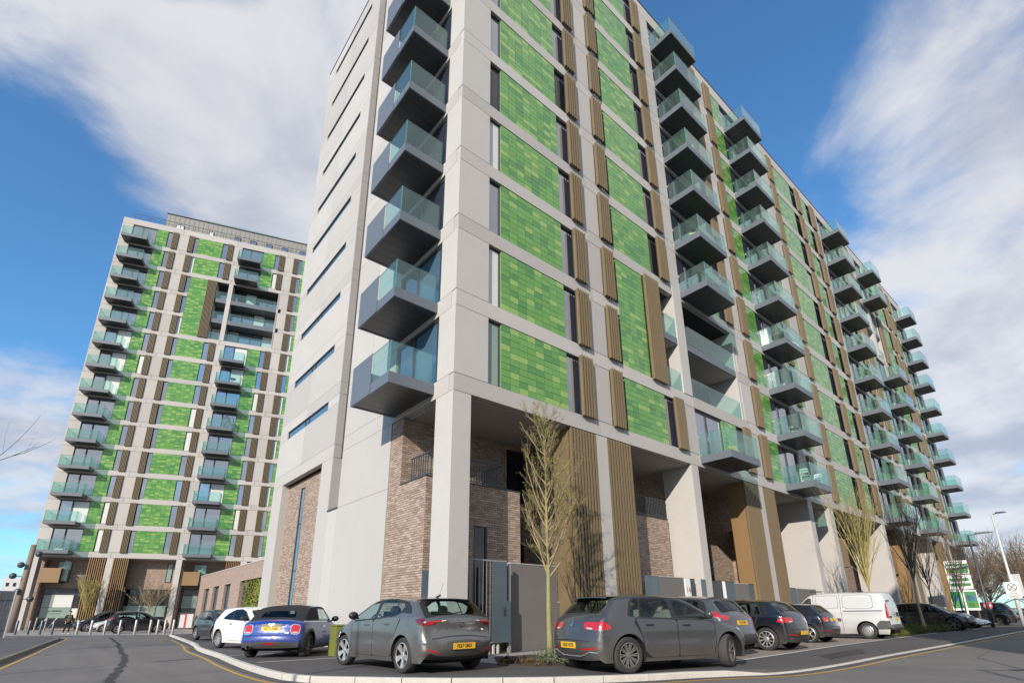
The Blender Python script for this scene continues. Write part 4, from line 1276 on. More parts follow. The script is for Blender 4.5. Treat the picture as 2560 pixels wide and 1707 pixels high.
# ================================================================== STREET FURNITURE
bol = None
BX = [(38, 'dark steel bollard farthest left beside the wooden pole', 1), (96, 'dark steel bollard second from the left end of the row', 1), (125, 'dark steel bollard third from the left end of the row', 1), (189, 'dark steel bollard just right of the walking person', 1)]
def ray_ground(px, py, z=-.09):
    a, b = (px - 1280) / 1304.257, -(py - 1112.667) / 1304.257
    d = rt * a + up * b + fw
    t = (z - CAMH) / d[2]
    return d[0] * t, d[1] * t
BOL = [(36, 'dark shaded bollard nearest the wooden floodlight pole', 'bollard_shaded'), (68, 'dark shaded bollard in front of the narrow brick pier', 'bollard_shaded'), (98, 'dark shaded bollard between the two leaning cycle racks', 'bollard_shaded'), (128, 'dark shaded bollard just left of the walking person', 'bollard_shaded'),
       (190, 'sunlit steel bollard just right of the walking person', 'steel'), (224, 'sunlit steel bollard in front of the silver hatchback bonnet', 'steel'), (259, 'sunlit steel bollard in front of the silver hatchback door', 'steel'), (296, 'sunlit steel bollard in front of the dark estate rear wheel', 'steel'),
       (335, 'sunlit steel bollard in front of the dark estate rear door', 'steel'), (372, 'sunlit steel bollard in front of the dark estate front door', 'steel'), (391, 'sunlit steel bollard left of the dark estate front wheel', 'steel'), (409, 'sunlit steel bollard in front of the dark estate headlight', 'steel'), (430, 'sunlit steel bollard rightmost of the row near the parcel cages', 'steel')]
mat('bollard_shaded', (0.10, 0.12, 0.15), 0.4, metal=.5)  # darkened steel; the shade over the left bollards is put into this colour
for i, (px, lab, m) in enumerate(BOL):
    x, y = ray_ground(px, 1586.0 if px < 360 else 1585.0)
    o = thing('bollard', lab, 'bollard', (x, y, -.09), group='row of steel bollards across the end of the side road')
    me = shared(('bol', m), lambda: MB().lathe([(0, 1.05), (.07, 1.045), (.085, 1.02), (.085, .0)], n=12).mesh('tube', [m]))
    for p in me.polygons: p.use_smooth = True
    obj('tube', me, o)
    obj('collar', shared(('bolc',), lambda: MB().lathe([(.12, 0), (.12, .02), (.086, .03)], n=12).mesh('collar', ['steel'])), o)
for i, (px, lab) in enumerate(((79, 'leaning V shaped steel cycle rack nearer the wooden pole'), (107, 'leaning V shaped steel cycle rack nearer the walking person'))):
    x, y = ray_ground(px, 1583)
    o = thing('cycle_rack', lab, 'cycle rack', (x, y + 6, -.09), group='steel cycle racks by the bollards')
    part('post', MB().tube([(0, 0, 0), (.05, 0, 1.3)], .06, 8), 'steel', o)
    part('post', MB().tube([(.25, .2, .35), (.75, .2, 1.25)], .06, 8), 'steel', o)
def lamp(label, loc, H, arm, m, az, rot=None, r=.09):
    o = thing('street_lamp', label, 'street lamp', loc, az)
    part('pole', MB().tube([(0, 0, 0), (0, 0, H * .28), (0, 0, H * .3), (0, 0, H)], [r, r, r * .7, r * .5], 10), m, o, smooth=True)
    part('arm', MB().tube([(0, 0, H - .05), (arm * .5, 0, H + .05)], .03, 6), 'rail_dark', o)
    hd = MB()
    hd.prism([(arm * .4, H + .02), (arm * 1.3, H + .08), (arm * 1.32, H + .12), (arm * .9, H + .17), (arm * .45, H + .14)], -.13, .13)
    part('lamp_head', hd, 'rail_dark', o)
    return o
mat('galvanised', (0.60, 0.60, 0.59), 0.5, metal=.2)
wl = lamp('tall white street lamp at the far right carrying an end of restriction sign', (58, 7.0, 0), 8.75, .8, 'galvanised', -.9, r=.14)
lamp('dark street lamp in front of the lowest corner balcony on the right', (52, 7.93, 0), 6.6, 1.1, 'rail_dark', -1.2, r=.11)
# sign on the white lamp post
sg = thing('road_sign', 'white rectangular zone ends sign with a crossed circle fixed to the white lamp post', 'sign', (57.86, 7.0, 0), -math.pi / 2 - .1)
part('plate', MB().box(-.45, .45, -.16, -.14, 2.05, 3.3), 'white_paint', sg)
part('back_plate', MB().box(-.15, .60, .16, .18, 2.2, 3.9), 'galvanised', sg)
rg = MB()
for k in range(28):
    a0, a1 = k * 2 * math.pi / 28, (k + 1) * 2 * math.pi / 28
    rg.face([(.30 * math.cos(a0), -.165, 2.9 + .30 * math.sin(a0)), (.30 * math.cos(a1), -.165, 2.9 + .30 * math.sin(a1)), (.26 * math.cos(a1), -.165, 2.9 + .26 * math.sin(a1)), (.26 * math.cos(a0), -.165, 2.9 + .26 * math.sin(a0))])
rg.face([(-.2, -.166, 2.72), (-.17, -.166, 2.69), (.2, -.166, 3.08), (.17, -.166, 3.11)])
rg.face([(-.2, -.167, 3.08), (-.17, -.167, 3.11), (.2, -.167, 2.72), (.17, -.167, 2.69)])
part('symbol', rg, 'rail_dark', sg)
obj('lettering', text_mesh('ZONE', .15, 'rail_dark'), sg, (0, -.166, 2.42)).rotation_euler = (math.pi / 2, 0, 0)
obj('lettering', text_mesh('ENDS', .22, 'rail_dark'), sg, (0, -.166, 2.2)).rotation_euler = (math.pi / 2, 0, 0)
# letting boards
mat('board_green', (0.02, 0.20, 0.05), 0.5); mat('board_lime', (0.40, 0.55, 0.03), 0.5); mat('board_blue', (0.10, 0.25, 0.45), 0.5); mat('board_red', (0.62, 0.05, 0.08), 0.5)
def board(label, loc, rz, z0, w, h, bits):
    o = thing('letting_board', label, 'sign board', loc, rz, group='letting boards on one post')
    part('board', MB().box(-w / 2, w / 2, -.02, .0, z0, z0 + h), 'white_paint', o)
    for x0, x1, a, b, m in bits:
        part('print', MB().box(x0, x1, -.023, -.0205, z0 + a, z0 + b), m, o)
    return o
BR_ = math.radians(-74)
SX, SY = 56.4, 9.9
board('white and green letting board, topmost on the post', (SX, SY, 0), BR_, 4.05, 1.5, 1.05, [(-.7, .7, .05, .50, 'board_green'), (-.7, -.2, .08, .45, 'board_lime'), (-.7, .7, .62, .8, 'board_green'), (-.6, .5, .9, .96, 'board_green')])
board('white letting board with rows of dark green letters, in the middle of the post', (SX, SY, 0), BR_, 2.85, 1.5, 1.1, [(-.6, .6, .6, .85, 'board_green'), (-.65, .65, .2, .45, 'board_green'), (-.5, .3, .95, 1.02, 'board_green')])
board('green letting board with blue pictures, lowest on the post', (SX, SY, 0), BR_, 1.2, 1.7, 1.55, [(-.8, -.15, .15, 1.45, 'board_green'), (.05, .8, .15, 1.45, 'board_green'), (-.7, -.3, .7, 1.1, 'board_blue'), (.15, .7, .7, 1.15, 'board_blue'), (.2, .7, .22, .55, 'board_lime')])
bp_ = thing('sign_post', 'post carrying the letting boards', 'post', (SX, SY, 0), BR_)
part('post', MB().box(-.05, .05, .0, .1, 0, 5.2), 'white_paint', bp_)
rs_ = thing('round_sign', 'small round red sign low beside the letting boards', 'sign', (57.6, 8.75, 0), BR_)
part('disc', MB().lathe([(0, -.03), (.28, -.03), (.28, 0), (0, 0)], (0, 0, 1.55), 'y', 16), 'board_red', rs_)
part('bar', MB().box(-.18, .18, -.045, -.031, 1.5, 1.6), 'white_paint', rs_)
part('post', MB().tube([(0, .03, 0), (0, .03, 1.8)], .03, 6), 'galvanised', rs_)
# wooden floodlight pole
mat('old_timber', (0.22, 0.175, 0.14), 0.9, noise=(4, .3))
fp = thing('floodlight_pole', 'tall weathered timber pole with five black floodlights at the left', 'pole', (-2.25, 67.0, -.09))
part('pole', MB().tube([(0, 0, 0), (0, 0, 3.5), (0, 0, 7.8)], [.30, .27, .22], 10), 'old_timber', fp, smooth=True)
for i, (dx, z) in enumerate(((.55, 6.95), (-.5, 5.9), (-.85, 4.9), (-.25, 3.55), (.75, 2.9))):
    f = part('floodlight', MB().lathe([(0, -.25), (.2, -.22), (.28, .05), (.0, .12)], (dx, -.25, z), 'y', 10), 'rail_dark', fp, smooth=True)
    part('arm', MB().tube([(0, 0, z), (dx, -.1, z)], .035, 5), 'rail_dark', f)
# board fence at the left edge
mat('fence_grey', (0.085, 0.095, 0.115), 0.6, noise=(2, .15))
fn = thing('board_fence', 'dark grey upright board fence with pale posts at the left edge', 'fence', (-1.75, 46.6, -.1), math.radians(188))
for i in range(34):
    obj('board', shared('fb', lambda: MB().box(0, .145, 0, .03, .05, 2.85).mesh('board', ['fence_grey'])), fn, (i * .15, 0, 0))
for i in range(5):
    obj('post', shared('fpost', lambda: MB().box(0, .07, .03, .12, 0, 2.95).mesh('post', ['galvanised'])), fn, (.02 + i * 1.15, 0, 0))
part('rail', MB().box(0, 5.1, .031, .07, .5, .58).box(0, 5.1, .031, .07, 2.3, 2.38), 'fence_grey', fn)
# parcel cages
x, y, _ = lbp(13.9, 1.6)
tr = thing('roll_cage', 'steel roll cage trolleys with a red and white load by the shop door', 'trolley', (x, y, -.09), LA)
part('cage', (lambda b: ([b.tube([(i * .14, yy, .15), (i * .14, yy, 1.7)], .012, 4) for i in range(11) for yy in (0, .6)], b.box(0, 1.4, 0, .6, .12, .16), b)[-1])(MB()), 'steel', tr)
part('load', MB().box(.1, .55, .05, .55, .17, 1.5), 'white_paint', tr); part('load', MB().box(.56, .75, .05, .55, .17, 1.6), 'board_red', tr); part('load', MB().box(.76, 1.3, .05, .55, .17, 1.55), 'white_paint', tr)
for i in range(4):
    part('castor', MB().lathe([(0, -.03), (.06, -.03), (.06, .03), (0, .03)], (.1 + (i % 2) * 1.2, .05 + (i // 2) * .5, .06), 'y', 8), 'rail_dark', tr)
# white tower blocks on the horizon
mat('far_white', (0.75, 0.74, 0.72), 0.8); mat('far_brown', (0.30, 0.22, 0.18), 0.8)
for i, (x, y, w, h, lab) in enumerate(((-13.6, 250, 6.0, 14.5, 'distant white tower block, the lower and left one of two'), (-9.6, 262, 6.0, 18.0, 'distant white tower block, the taller one half hidden by the timber pole'))):
    o = thing('tower_block', lab, 'tower block', (x, y, 0))
    part('wall', MB().box(0, w, 0, 8, 0, h), 'far_white', o)
    part('side_wall', MB().box(w + .01, w + 1.6, .6, 8, 0, h - .4), 'far_brown', o)
    me = MB().box(0, .8, -.05, -.001, 0, 1.2).mesh('window', ['window_dark'])
    for a in range(3):
        for b in range(5):
            obj('window', me, o, (.8 + a * 1.8, 0, h - 2.8 - b * 2.9))
# things outside the frame whose shadows fall into it
ob = thing('office_block', 'plain block standing behind the viewer to the right', 'building', (-3, -49.7, 0))
part('wall', MB().box(0, 9.2, 0, 39.6, 0, 24.5), 'concrete_c', ob)
lamp('street lamp left of the view whose shadow crosses the side road', (-10.2, 11.7, 0), 6.1, 1.2, 'rail_dark', .4)
lamp('street lamp left of the view whose shadow falls on the grey hatchback door', (-8.2, 4.55, 0), 8.2, 1.0, 'rail_dark', 2.5)
lamp('street lamp behind the viewer', (1.2, -4.6, 0), 7.0, 1.4, 'rail_dark', -1.2)

# ================================================================== LIFE ON THE BALCONIES
def at_main(x, d, k):      # metres along X, out from the wall, floor index
    return (x, OY - d, 8.2 + FH * k - .10)
mat('pot_white', (.7, .7, .68), .5); mat('chair_white', (.78, .78, .76), .5); mat('chair_dark', (.05, .06, .06), .5); mat('chair_yellow', (.45, .40, .06), .5)
def potted(label, loc, h, seed, m='leaf_bright'):
    o = thing('potted_plant', label, 'plant', loc)
    part('pot', MB().lathe([(0, 0), (.13, 0), (.17, .3), (.14, .3), (.13, .22), (0, .22)], n=12), 'pot_white', o)
    R = random.Random(seed); b = MB()
    for i in range(150):
        az, el, L = R.uniform(0, 6.28), R.uniform(.2, 1.57), h * R.uniform(.4, 1)
        c = Vector((math.cos(az) * math.cos(el) * L * .5, math.sin(az) * math.cos(el) * L * .5, .3 + math.sin(el) * L))
        a = Vector((R.uniform(-1, 1), R.uniform(-1, 1), R.uniform(-1, 1))).normalized() * .08
        q = a.cross(Vector((R.uniform(-1, 1), R.uniform(-1, 1), 1))).normalized() * .04
        b.face([c - a, c + q, c + a, c - q])
    part('foliage', b, m, o)
potted('tall leafy plant in a white pot on a high balcony of the nearest stack', at_main(22.5, 1.0, 6), .95, 1)
potted('leafy plant in a pot on the second highest balcony of the far right stack', at_main(49.8, .9, 4), .5, 2)
def folding_chair(label, loc, rz, m, group=None):
    o = thing('folding_chair', label, 'chair', loc, rz, group)
    for s in (-.2, .2):
        part('leg', MB().tube([(-.25, s, 0), (.22, s, .85)], .018, 5), m, o)
        part('leg', MB().tube([(.22, s * .9, 0), (-.2, s * .9, .46)], .018, 5), m, o)
    part('seat', MB().box(-.22, .18, -.2, .2, .44, .47), m, o)
    part('backrest', MB().box(.14, .2, -.21, .21, .62, .72).box(.18, .24, -.21, .21, .76, .86), m, o)
folding_chair('white folding chair, left one at the small table on the lowest second stack balcony', at_main(31.75, 1.0, 0), math.pi, 'chair_white')
folding_chair('white folding chair, right one at the small table on the lowest second stack balcony', at_main(33.3, 1.05, 0), 0, 'chair_white')
folding_chair('yellow folding chair on the lowest balcony of the nearest stack', at_main(24.2, .7, 0), 1.0, 'chair_yellow')
folding_chair('pale green folding chair on the middle balcony of the nearest stack', at_main(22.8, .8, 4), .5, 'chair_yellow')
def table(label, loc, m, r=.3):
    o = thing('small_table', label, 'table', loc)
    part('tabletop', MB().lathe([(0, .70), (r, .70), (r, .73), (0, .73)], n=18), m, o)
    part('leg', MB().tube([(-.2, 0, 0), (.2, 0, .7)], .018, 5), m, o); part('leg', MB().tube([(.2, 0, 0), (-.2, 0, .7)], .018, 5), m, o)
table('small dark topped folding table between two white chairs', at_main(32.55, 1.0, 0), 'chair_dark')
table('round dark table on the fourth lowest balcony of the second stack', at_main(32.2, .8, 3), 'chair_dark', .45)
def round_chair(label, loc, m):
    o = thing('wire_chair', label, 'chair', loc)
    part('seat', MB().lathe([(0, .38), (.25, .40), (.27, .44), (0, .44)], n=14), m, o)
    b = MB()
    for i in range(9):
        a = math.pi * (i / 8) - math.pi / 2
        b.tube([(.26 * math.cos(a), .26 * math.sin(a), .42), (.33 * math.cos(a), .33 * math.sin(a), .68 + .2 * math.cos(a))], .009, 4)
    part('backrest', b, m, o)
    for i in range(4):
        a = i * math.pi / 2 + .78
        part('leg', MB().tube([(.2 * math.cos(a), .2 * math.sin(a), .4), (.28 * math.cos(a), .28 * math.sin(a), 0)], .012, 4), m, o)
round_chair('dark wire chair on the balcony above the two storey recess', at_main(23.2, .8, 3), 'chair_dark')
round_chair('dark wire chair, left one on the second lowest balcony of the second stack', at_main(31.9, .8, 1), 'chair_dark')
round_chair('dark wire chair, right one on the second lowest balcony of the second stack', at_main(33.3, .8, 1), 'chair_dark')
def at_lb(s, d, k):
    return lbp(s, d, 7.85 + FH * k - .10)
hc = thing('hanging_chair', 'dark egg shaped hanging chair on the left tower, middle of its right balcony stack', 'hanging chair', at_lb(15.0, .7, 5), LA)
b = MB()
for i in range(10):
    a = i * 2 * math.pi / 10
    b.tube([(math.cos(a) * r, math.sin(a) * r, z) for r, z in ((.1, .35), (.42, .55), (.5, .95), (.36, 1.45), (.04, 1.8))], .014, 4)
for r, z in ((.42, .55), (.5, .95), (.44, 1.25)):
    b.tube([(math.cos(a * .3491) * r, math.sin(a * .3491) * r, z) for a in range(19)], .012, 4)
part('basket', b, 'chair_dark', hc); part('stand', MB().tube([(.65, 0, 0), (.7, 0, 1.4), (.45, 0, 2.1), (.04, 0, 2.0), (.0, 0, 1.8)], .025, 6), 'chair_dark', hc)
table('round dark table on a balcony of the left tower right stack', at_lb(14.9, .7, 7), 'chair_dark', .4)
fl_ = thing('flower_box', 'box of pink and white flowers on the lowest left balcony of the distant tower', 'flowers', at_lb(2.0, 1.2, 0), LA)
part('box', MB().box(-.35, .35, -.1, .1, 0, .2), 'pot_white', fl_)
mat('petal_pink', (.6, .12, .2), .6); mat('petal_white', (.8, .78, .72), .6)
R = random.Random(2); b = MB()
for i in range(60):
    c = Vector((R.uniform(-.4, .4), R.uniform(-.12, .12), R.uniform(.2, .5))); a = Vector((R.uniform(-1, 1), R.uniform(-1, 1), R.uniform(-1, 1))).normalized() * .06
    q = a.cross(Vector((.3, 1, .2))).normalized() * .05
    b.face([c - a, c + q, c + a, c - q], R.choice((0, 0, 1, 2)))
part('blooms', b, ['petal_pink', 'petal_white', 'leaf_green'], fl_)
# ================================================================== CARS
def paint(name, col, metal=0.0, rough=.28, dirt=.25):
    m = mat(name, col, rough, metal=metal, coat=.8)
    nt = m.node_tree
    g = G(nt)
    p = nt.nodes['Principled BSDF']
    tc = g.n('ShaderNodeTexCoord').outputs['Object']
    sp = g.n('ShaderNodeSeparateXYZ', {0: tc})
    nz = g.n('ShaderNodeTexNoise', {'Vector': tc, 'Scale': 2.2, 'Detail': 5.0})
    low = g.smooth(sp.outputs[2], .85, .15)      # road dirt thrown up along the sills
    f = g.math('MULTIPLY', g.math('MULTIPLY', low, nz.outputs[0]), dirt * 2, clamp=True)
    c = g.mix(f, (*col, 1), (.17, .14, .11, 1))
    nt.links.new(c, p.inputs['Base Color'])
    nt.links.new(g.math('ADD', g.math('MULTIPLY', f, .5), rough), p.inputs['Roughness'])
    nt.links.new(g.math('SUBTRACT', .8, f, clamp=True), p.inputs['Coat Weight'])
    return name
paint('paint_grey', (.16, .16, .157), .55, .26, .4); paint('paint_dkgrey', (.085, .088, .094), .5, .30, .45); paint('paint_blue', (.012, .045, .25), .15, .28, .2)
paint('paint_white', (.78, .78, .77), 0, .3, .12); paint('paint_black', (.011, .012, .015), .2, .2, .2); paint('paint_navy', (.016, .018, .027), .4, .25, .35)
paint('paint_silver', (.60, .60, .59), .15, .36, .5); paint('paint_slate', (.035, .045, .062), .5, .26, .3); paint('paint_lgrey', (.10, .10, .105), .5, .3, .3)
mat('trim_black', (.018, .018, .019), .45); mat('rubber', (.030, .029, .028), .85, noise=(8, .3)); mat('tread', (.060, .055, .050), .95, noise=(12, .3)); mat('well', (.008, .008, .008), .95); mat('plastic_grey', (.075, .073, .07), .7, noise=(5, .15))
mat('alloy', (.62, .61, .60), .3, metal=.7); mat('alloy_dark', (.20, .19, .18), .42, metal=.5, noise=(8, .2)); mat('alloy_black', (.014, .014, .014), .3); mat('seat', (.035, .035, .037), .8); mat('seat_light', (.25, .23, .20), .8)
mat('lamp_red', (.45, .012, .015), .12, coat=1.0); mat('lamp_dark', (.10, .006, .01), .12, coat=1.0); mat('lamp_white', (.62, .56, .52), .15, coat=1.0); mat('lamp_clear', (.5, .53, .56), .08, coat=1.0)
mat('plate_yellow', (.72, .43, .03), .5); mat('plate_white', (.75, .75, .72), .5); mat('fabric_black', (.016, .016, .018), .9, bump=(150, .3)); mat('seam_dark', (.012, .012, .012), .7)
glass_mat('car_glass', (.70, .82, .80), .04, .005, 1.5)
glass_mat('car_glass_dark', (.22, .26, .28), .03, .005, 1.5)
ALLC = 'paint'

def spline(pts, sub=5):
    return catmull(pts, sub)
def poly_round(poly, it=2, corner=.22):
    P = [np.array(p, float) for p in poly]
    for _ in range(it):
        out = []
        for i in range(len(P)):
            a, b = P[i], P[(i + 1) % len(P)]
            out += [a + (b - a) * corner, b + (a - b) * corner]
        P = out
    return [tuple(p) for p in P]
def inpoly(pts, poly):
    x, y = pts[:, 0], pts[:, 1]
    c = np.zeros(len(pts), bool)
    P = np.array(poly)
    for (a, b), (d, e) in zip(P, np.roll(P, -1, 0)):
        if b == e:
            continue
        c ^= ((b > y) != (e > y)) & (x < (d - a) * (y - b) / (e - b) + a)
    return c
def densify(poly, step):
    out = []
    for a, b in zip(poly, poly[1:] + poly[:1]):
        n = max(1, int(math.hypot(b[0] - a[0], b[1] - a[1]) / step))
        out += [(a[0] + (b[0] - a[0]) * i / n, a[1] + (b[1] - a[1]) * i / n) for i in range(n)]
    return out
def cdt(loops, grid):
    vs, es = [], []
    for lp in loops:
        n0 = len(vs)
        vs += [Vector(p) for p in lp]
        es += [(n0 + i, n0 + (i + 1) % len(lp)) for i in range(len(lp))]
    vs += [Vector(p) for p in grid]
    r = delaunay_2d_cdt(vs, es, [], 0, 1e-6)
    V = np.array([tuple(v) for v in r[0]])
    T = []
    for f in r[2]:
        for i in range(1, len(f) - 1):
            T.append((f[0], f[i], f[i + 1]))
    return V, np.array(T)
def segdist(P, poly):
    d = np.full(len(P), 9.0)
    Q = np.array(poly)
    for a, b in zip(Q[:-1], Q[1:]):
        ab = b - a
        L = (ab ** 2).sum()
        if L < 1e-12:
            continue
        t = np.clip(((P - a) @ ab) / L, 0, 1)
        d = np.minimum(d, np.hypot(*(P - a - t[:, None] * ab).T))
    return d

class Car:
    def __init__(s, spec):
        s.__dict__.update(dict(tum=.36, rt=.09, ft=.15, re=.05, rr=.11, belt=(.98, .93), track=None, ra=.375, R=.315, rimr=.22, flare=.012, zlow=.2, side=[], top=[], handles=[], black_sill=None))
        s.__dict__.update(spec)
        s.xs, s.xf = s.wheels
        raw = spline([(p[0], p[1], p[2]) for p in s.S], 6)
        s.P = resample_3(raw, .045)
        s.build()
    def zb(s, x):
        return s.belt[0] + (s.belt[1] - s.belt[0]) * x / s.L
    def wid(s, x, z, edge=True):
        x, z = np.asarray(x, float), np.asarray(z, float)
        w = s.W / 2 - .0 * x
        w = w - s.rt * np.clip((.85 - x) / .85, 0, 1.2) ** 2.2 - s.ft * np.clip((x - (s.L - 1.15)) / 1.15, 0, 1.2) ** 2.2
        zb = s.zb(x)
        w = w - s.tum * np.clip(z - zb, 0, 9) - .018 * np.clip((z - zb) / .03, 0, 1)
        w = w - .035 * np.clip((.52 - z) / .32, 0, 1.3) ** 2 - .02 * np.clip((z - .66) / .3, 0, 1) ** 2
        w = w - .010 * np.exp(-((z - .60) / .07) ** 2) * np.clip(1 - np.abs(x - s.L / 2) / 1.3, 0, 1)
        for cx in (s.xs, s.xf):
            d = np.hypot(x - cx, z - s.R)
            w = w + s.flare * np.exp(-((d - s.ra) / .07) ** 2) * (z < 1)
        d = segdist(np.stack([x, z], -1).reshape(-1, 2), s.E).reshape(x.shape)
        return w - s.re * np.clip(1 - d / s.rr, 0, 1) ** 2
    def build(s):
        S = s.P[:, :2]
        t = np.gradient(S, axis=0)
        t /= np.linalg.norm(t, axis=1)[:, None]
        n = np.stack([t[:, 1], -t[:, 0]], 1)          # inward: profile runs rear bottom, over the top, to front bottom
        s.S2, s.nrm = S, n
        s.E = S + n * s.P[:, 2:3]
        s.arc = np.r_[0, np.cumsum(np.hypot(*np.diff(S, axis=0).T))]
        s.we = s.wid(s.E[:, 0], s.E[:, 1])
        s.parts = {}
        s.verts = {}
        s.side_panel()
        s.top_strip()
    def vid(s, p):
        k = (round(p[0], 4), round(p[1], 4), round(p[2], 4))
        return s.verts.setdefault(k, len(s.verts))
    def add(s, cls, tri):
        ids = tuple(s.vid(p) for p in tri)
        if len(set(ids)) == 3:
            s.parts.setdefault(cls, []).append(ids)
    def side_panel(s):
        E = [tuple(p) for p in s.E]
        xe0, xe1 = E[0][0], E[-1][0]
        bottom = [(x, s.zlow + (.0)) for x in np.arange(E[-1][0] - .05, E[0][0] + .03, -.06)]
        outer = E + [(x, E[-1][1] + (E[0][1] - E[-1][1]) * i / len(bottom) - (.0 if i in (0, len(bottom) - 1) else 0) if False else min(s.zlow, .5)) for i, (x, z) in enumerate(bottom)]
        arches = []
        for cx in (s.xs, s.xf):
            arches.append([(cx + s.ra * math.cos(a), s.R + s.ra * math.sin(a)) for a in np.linspace(0, 2 * math.pi, 40, endpoint=False)])
        polys = [(c, densify(poly_round(p, 2, r), .06)) for c, p, r in s.side]
        X, Z = np.meshgrid(np.arange(.02, s.L, .075), np.arange(.22, s.H, .06))
        g = np.stack([X.ravel() + (Z.ravel() * 7 % 1) * .01, Z.ravel()], 1)
        g = g[inpoly(g, outer)]
        g = g[segdist(g, E) > .03]
        for _, p in polys:
            g = g[segdist(g, p + p[:1]) > .018]
        # extra rings close to the rim so the rounded edge is smooth
        inn = s.E + s.nrm * .035
        ring = inn[2:-2][inpoly(inn[2:-2], outer)]
        inn2 = s.E + s.nrm * .075
        ring2 = inn2[2:-2][inpoly(inn2[2:-2], outer)]
        g = np.concatenate([g, ring, ring2])
        V, T = cdt([outer] + arches + [p for _, p in polys], g)
        C = V[T].mean(1)
        ok = inpoly(C, outer)
        for a, cx in zip(arches, (s.xs, s.xf)):
            ok &= ~(np.hypot(C[:, 0] - cx, C[:, 1] - s.R) < s.ra * .997)
        T, C = T[ok], C[ok]
        cls = np.array(['body'] * len(T), dtype=object)
        for c, p in polys:
            cls[inpoly(C, p)] = c
        if s.black_sill:
            cls[(C[:, 1] < s.black_sill) & (cls == 'body')] = 'trim'
        w = s.wid(V[:, 0], V[:, 1])
        for tr, c in zip(T, cls):
            a = [(V[i][0], w[i], V[i][1]) for i in tr]
            area = (V[tr[1]][0] - V[tr[0]][0]) * (V[tr[2]][1] - V[tr[0]][1]) - (V[tr[2]][0] - V[tr[0]][0]) * (V[tr[1]][1] - V[tr[0]][1])
            if area > 0:
                a = a[::-1]
            s.add(c + '_L', a)
            s.add(c + '_R', [(p[0], -p[1], p[2]) for p in a[::-1]])
    def pos(s, t, y):
        x = np.interp(t, s.arc, s.S2[:, 0]); z = np.interp(t, s.arc, s.S2[:, 1])
        nx = np.interp(t, s.arc, s.nrm[:, 0]); nz = np.interp(t, s.arc, s.nrm[:, 1])
        c = np.interp(t, s.arc, s.P[:, 2]); we = np.interp(t, s.arc, s.we)
        q = np.clip(np.abs(y) / we, 0, 1) ** 2.6 * c
        return np.stack([x + nx * q, y, z + nz * q], -1)
    def t_at(s, z, end):
        """arc position where the rear (or front) of the profile reaches height z"""
        zz = s.S2[:, 1]
        idx = range(len(zz)) if end == 'rear' else range(len(zz) - 1, -1, -1)
        prev = None
        for i in idx:
            if zz[i] >= z:
                if prev is None:
                    return s.arc[i]
                f = (z - zz[prev]) / max(1e-9, zz[i] - zz[prev])
                return s.arc[prev] + f * (s.arc[i] - s.arc[prev])
            prev = i
        return s.arc[i]
    def top_strip(s):
        lp = [(t, w) for t, w in zip(s.arc, s.we)] + [(t, -w) for t, w in zip(s.arc[::-1], s.we[::-1])]
        polys = []
        for c, end, pts, r, sym in s.top:
            pp = []
            for y, z in pts:
                tt = s.t_at(z, end)
                m = np.interp(tt, s.arc, s.we)
                pp.append((tt, max(-m + .012, min(m - .012, y if abs(y) < 5 else math.copysign(m - (abs(y) - 5), y)))))
            pp = densify(poly_round(pp, 2, r), .06)
            polys.append((c, pp))
            if sym:
                polys.append((c, [(t, -y) for t, y in pp]))
        g = []
        for k, q in enumerate(np.linspace(-.94, .94, 19)):
            for t in s.arc[1:-1:2]:
                g.append((t + (k % 2) * .02, q * np.interp(t, s.arc, s.we)))
        g = np.array(g)
        for _, p in polys:
            g = g[segdist(g, p + p[:1]) > .02]
        V, T = cdt([lp] + [p for _, p in polys], g)
        C = V[T].mean(1)
        ok = inpoly(C, lp)
        T, C = T[ok], C[ok]
        cls = np.array(['body'] * len(T), dtype=object)
        for c, p in polys:
            cls[inpoly(C, p)] = c
        Q = s.pos(V[:, 0], V[:, 1])
        # weld the rim to the side panels exactly
        rim = {(round(t, 5), round(w, 5)): i for i, (t, w) in enumerate(zip(s.arc, s.we))}
        for i, v in enumerate(V):
            k = rim.get((round(v[0], 5), round(abs(v[1]), 5)))
            if k is not None:
                Q[i] = (s.E[k][0], math.copysign(s.we[k], v[1]), s.E[k][1])
        for tr, c in zip(T, cls):
            a = [tuple(Q[i]) for i in tr]
            area = (V[tr[1]][0] - V[tr[0]][0]) * (V[tr[2]][1] - V[tr[0]][1]) - (V[tr[2]][0] - V[tr[0]][0]) * (V[tr[1]][1] - V[tr[0]][1])
            if area < 0:
                a = a[::-1]
            s.add(c, a)
def resample_3(pl, step):
    d = np.r_[0, np.cumsum(np.hypot(*np.diff(pl[:, :2], axis=0).T))]
    n = int(round(d[-1] / step)) + 1
    q = np.linspace(0, d[-1], n)
    return np.stack([np.interp(q, d, pl[:, k]) for k in range(3)], 1)

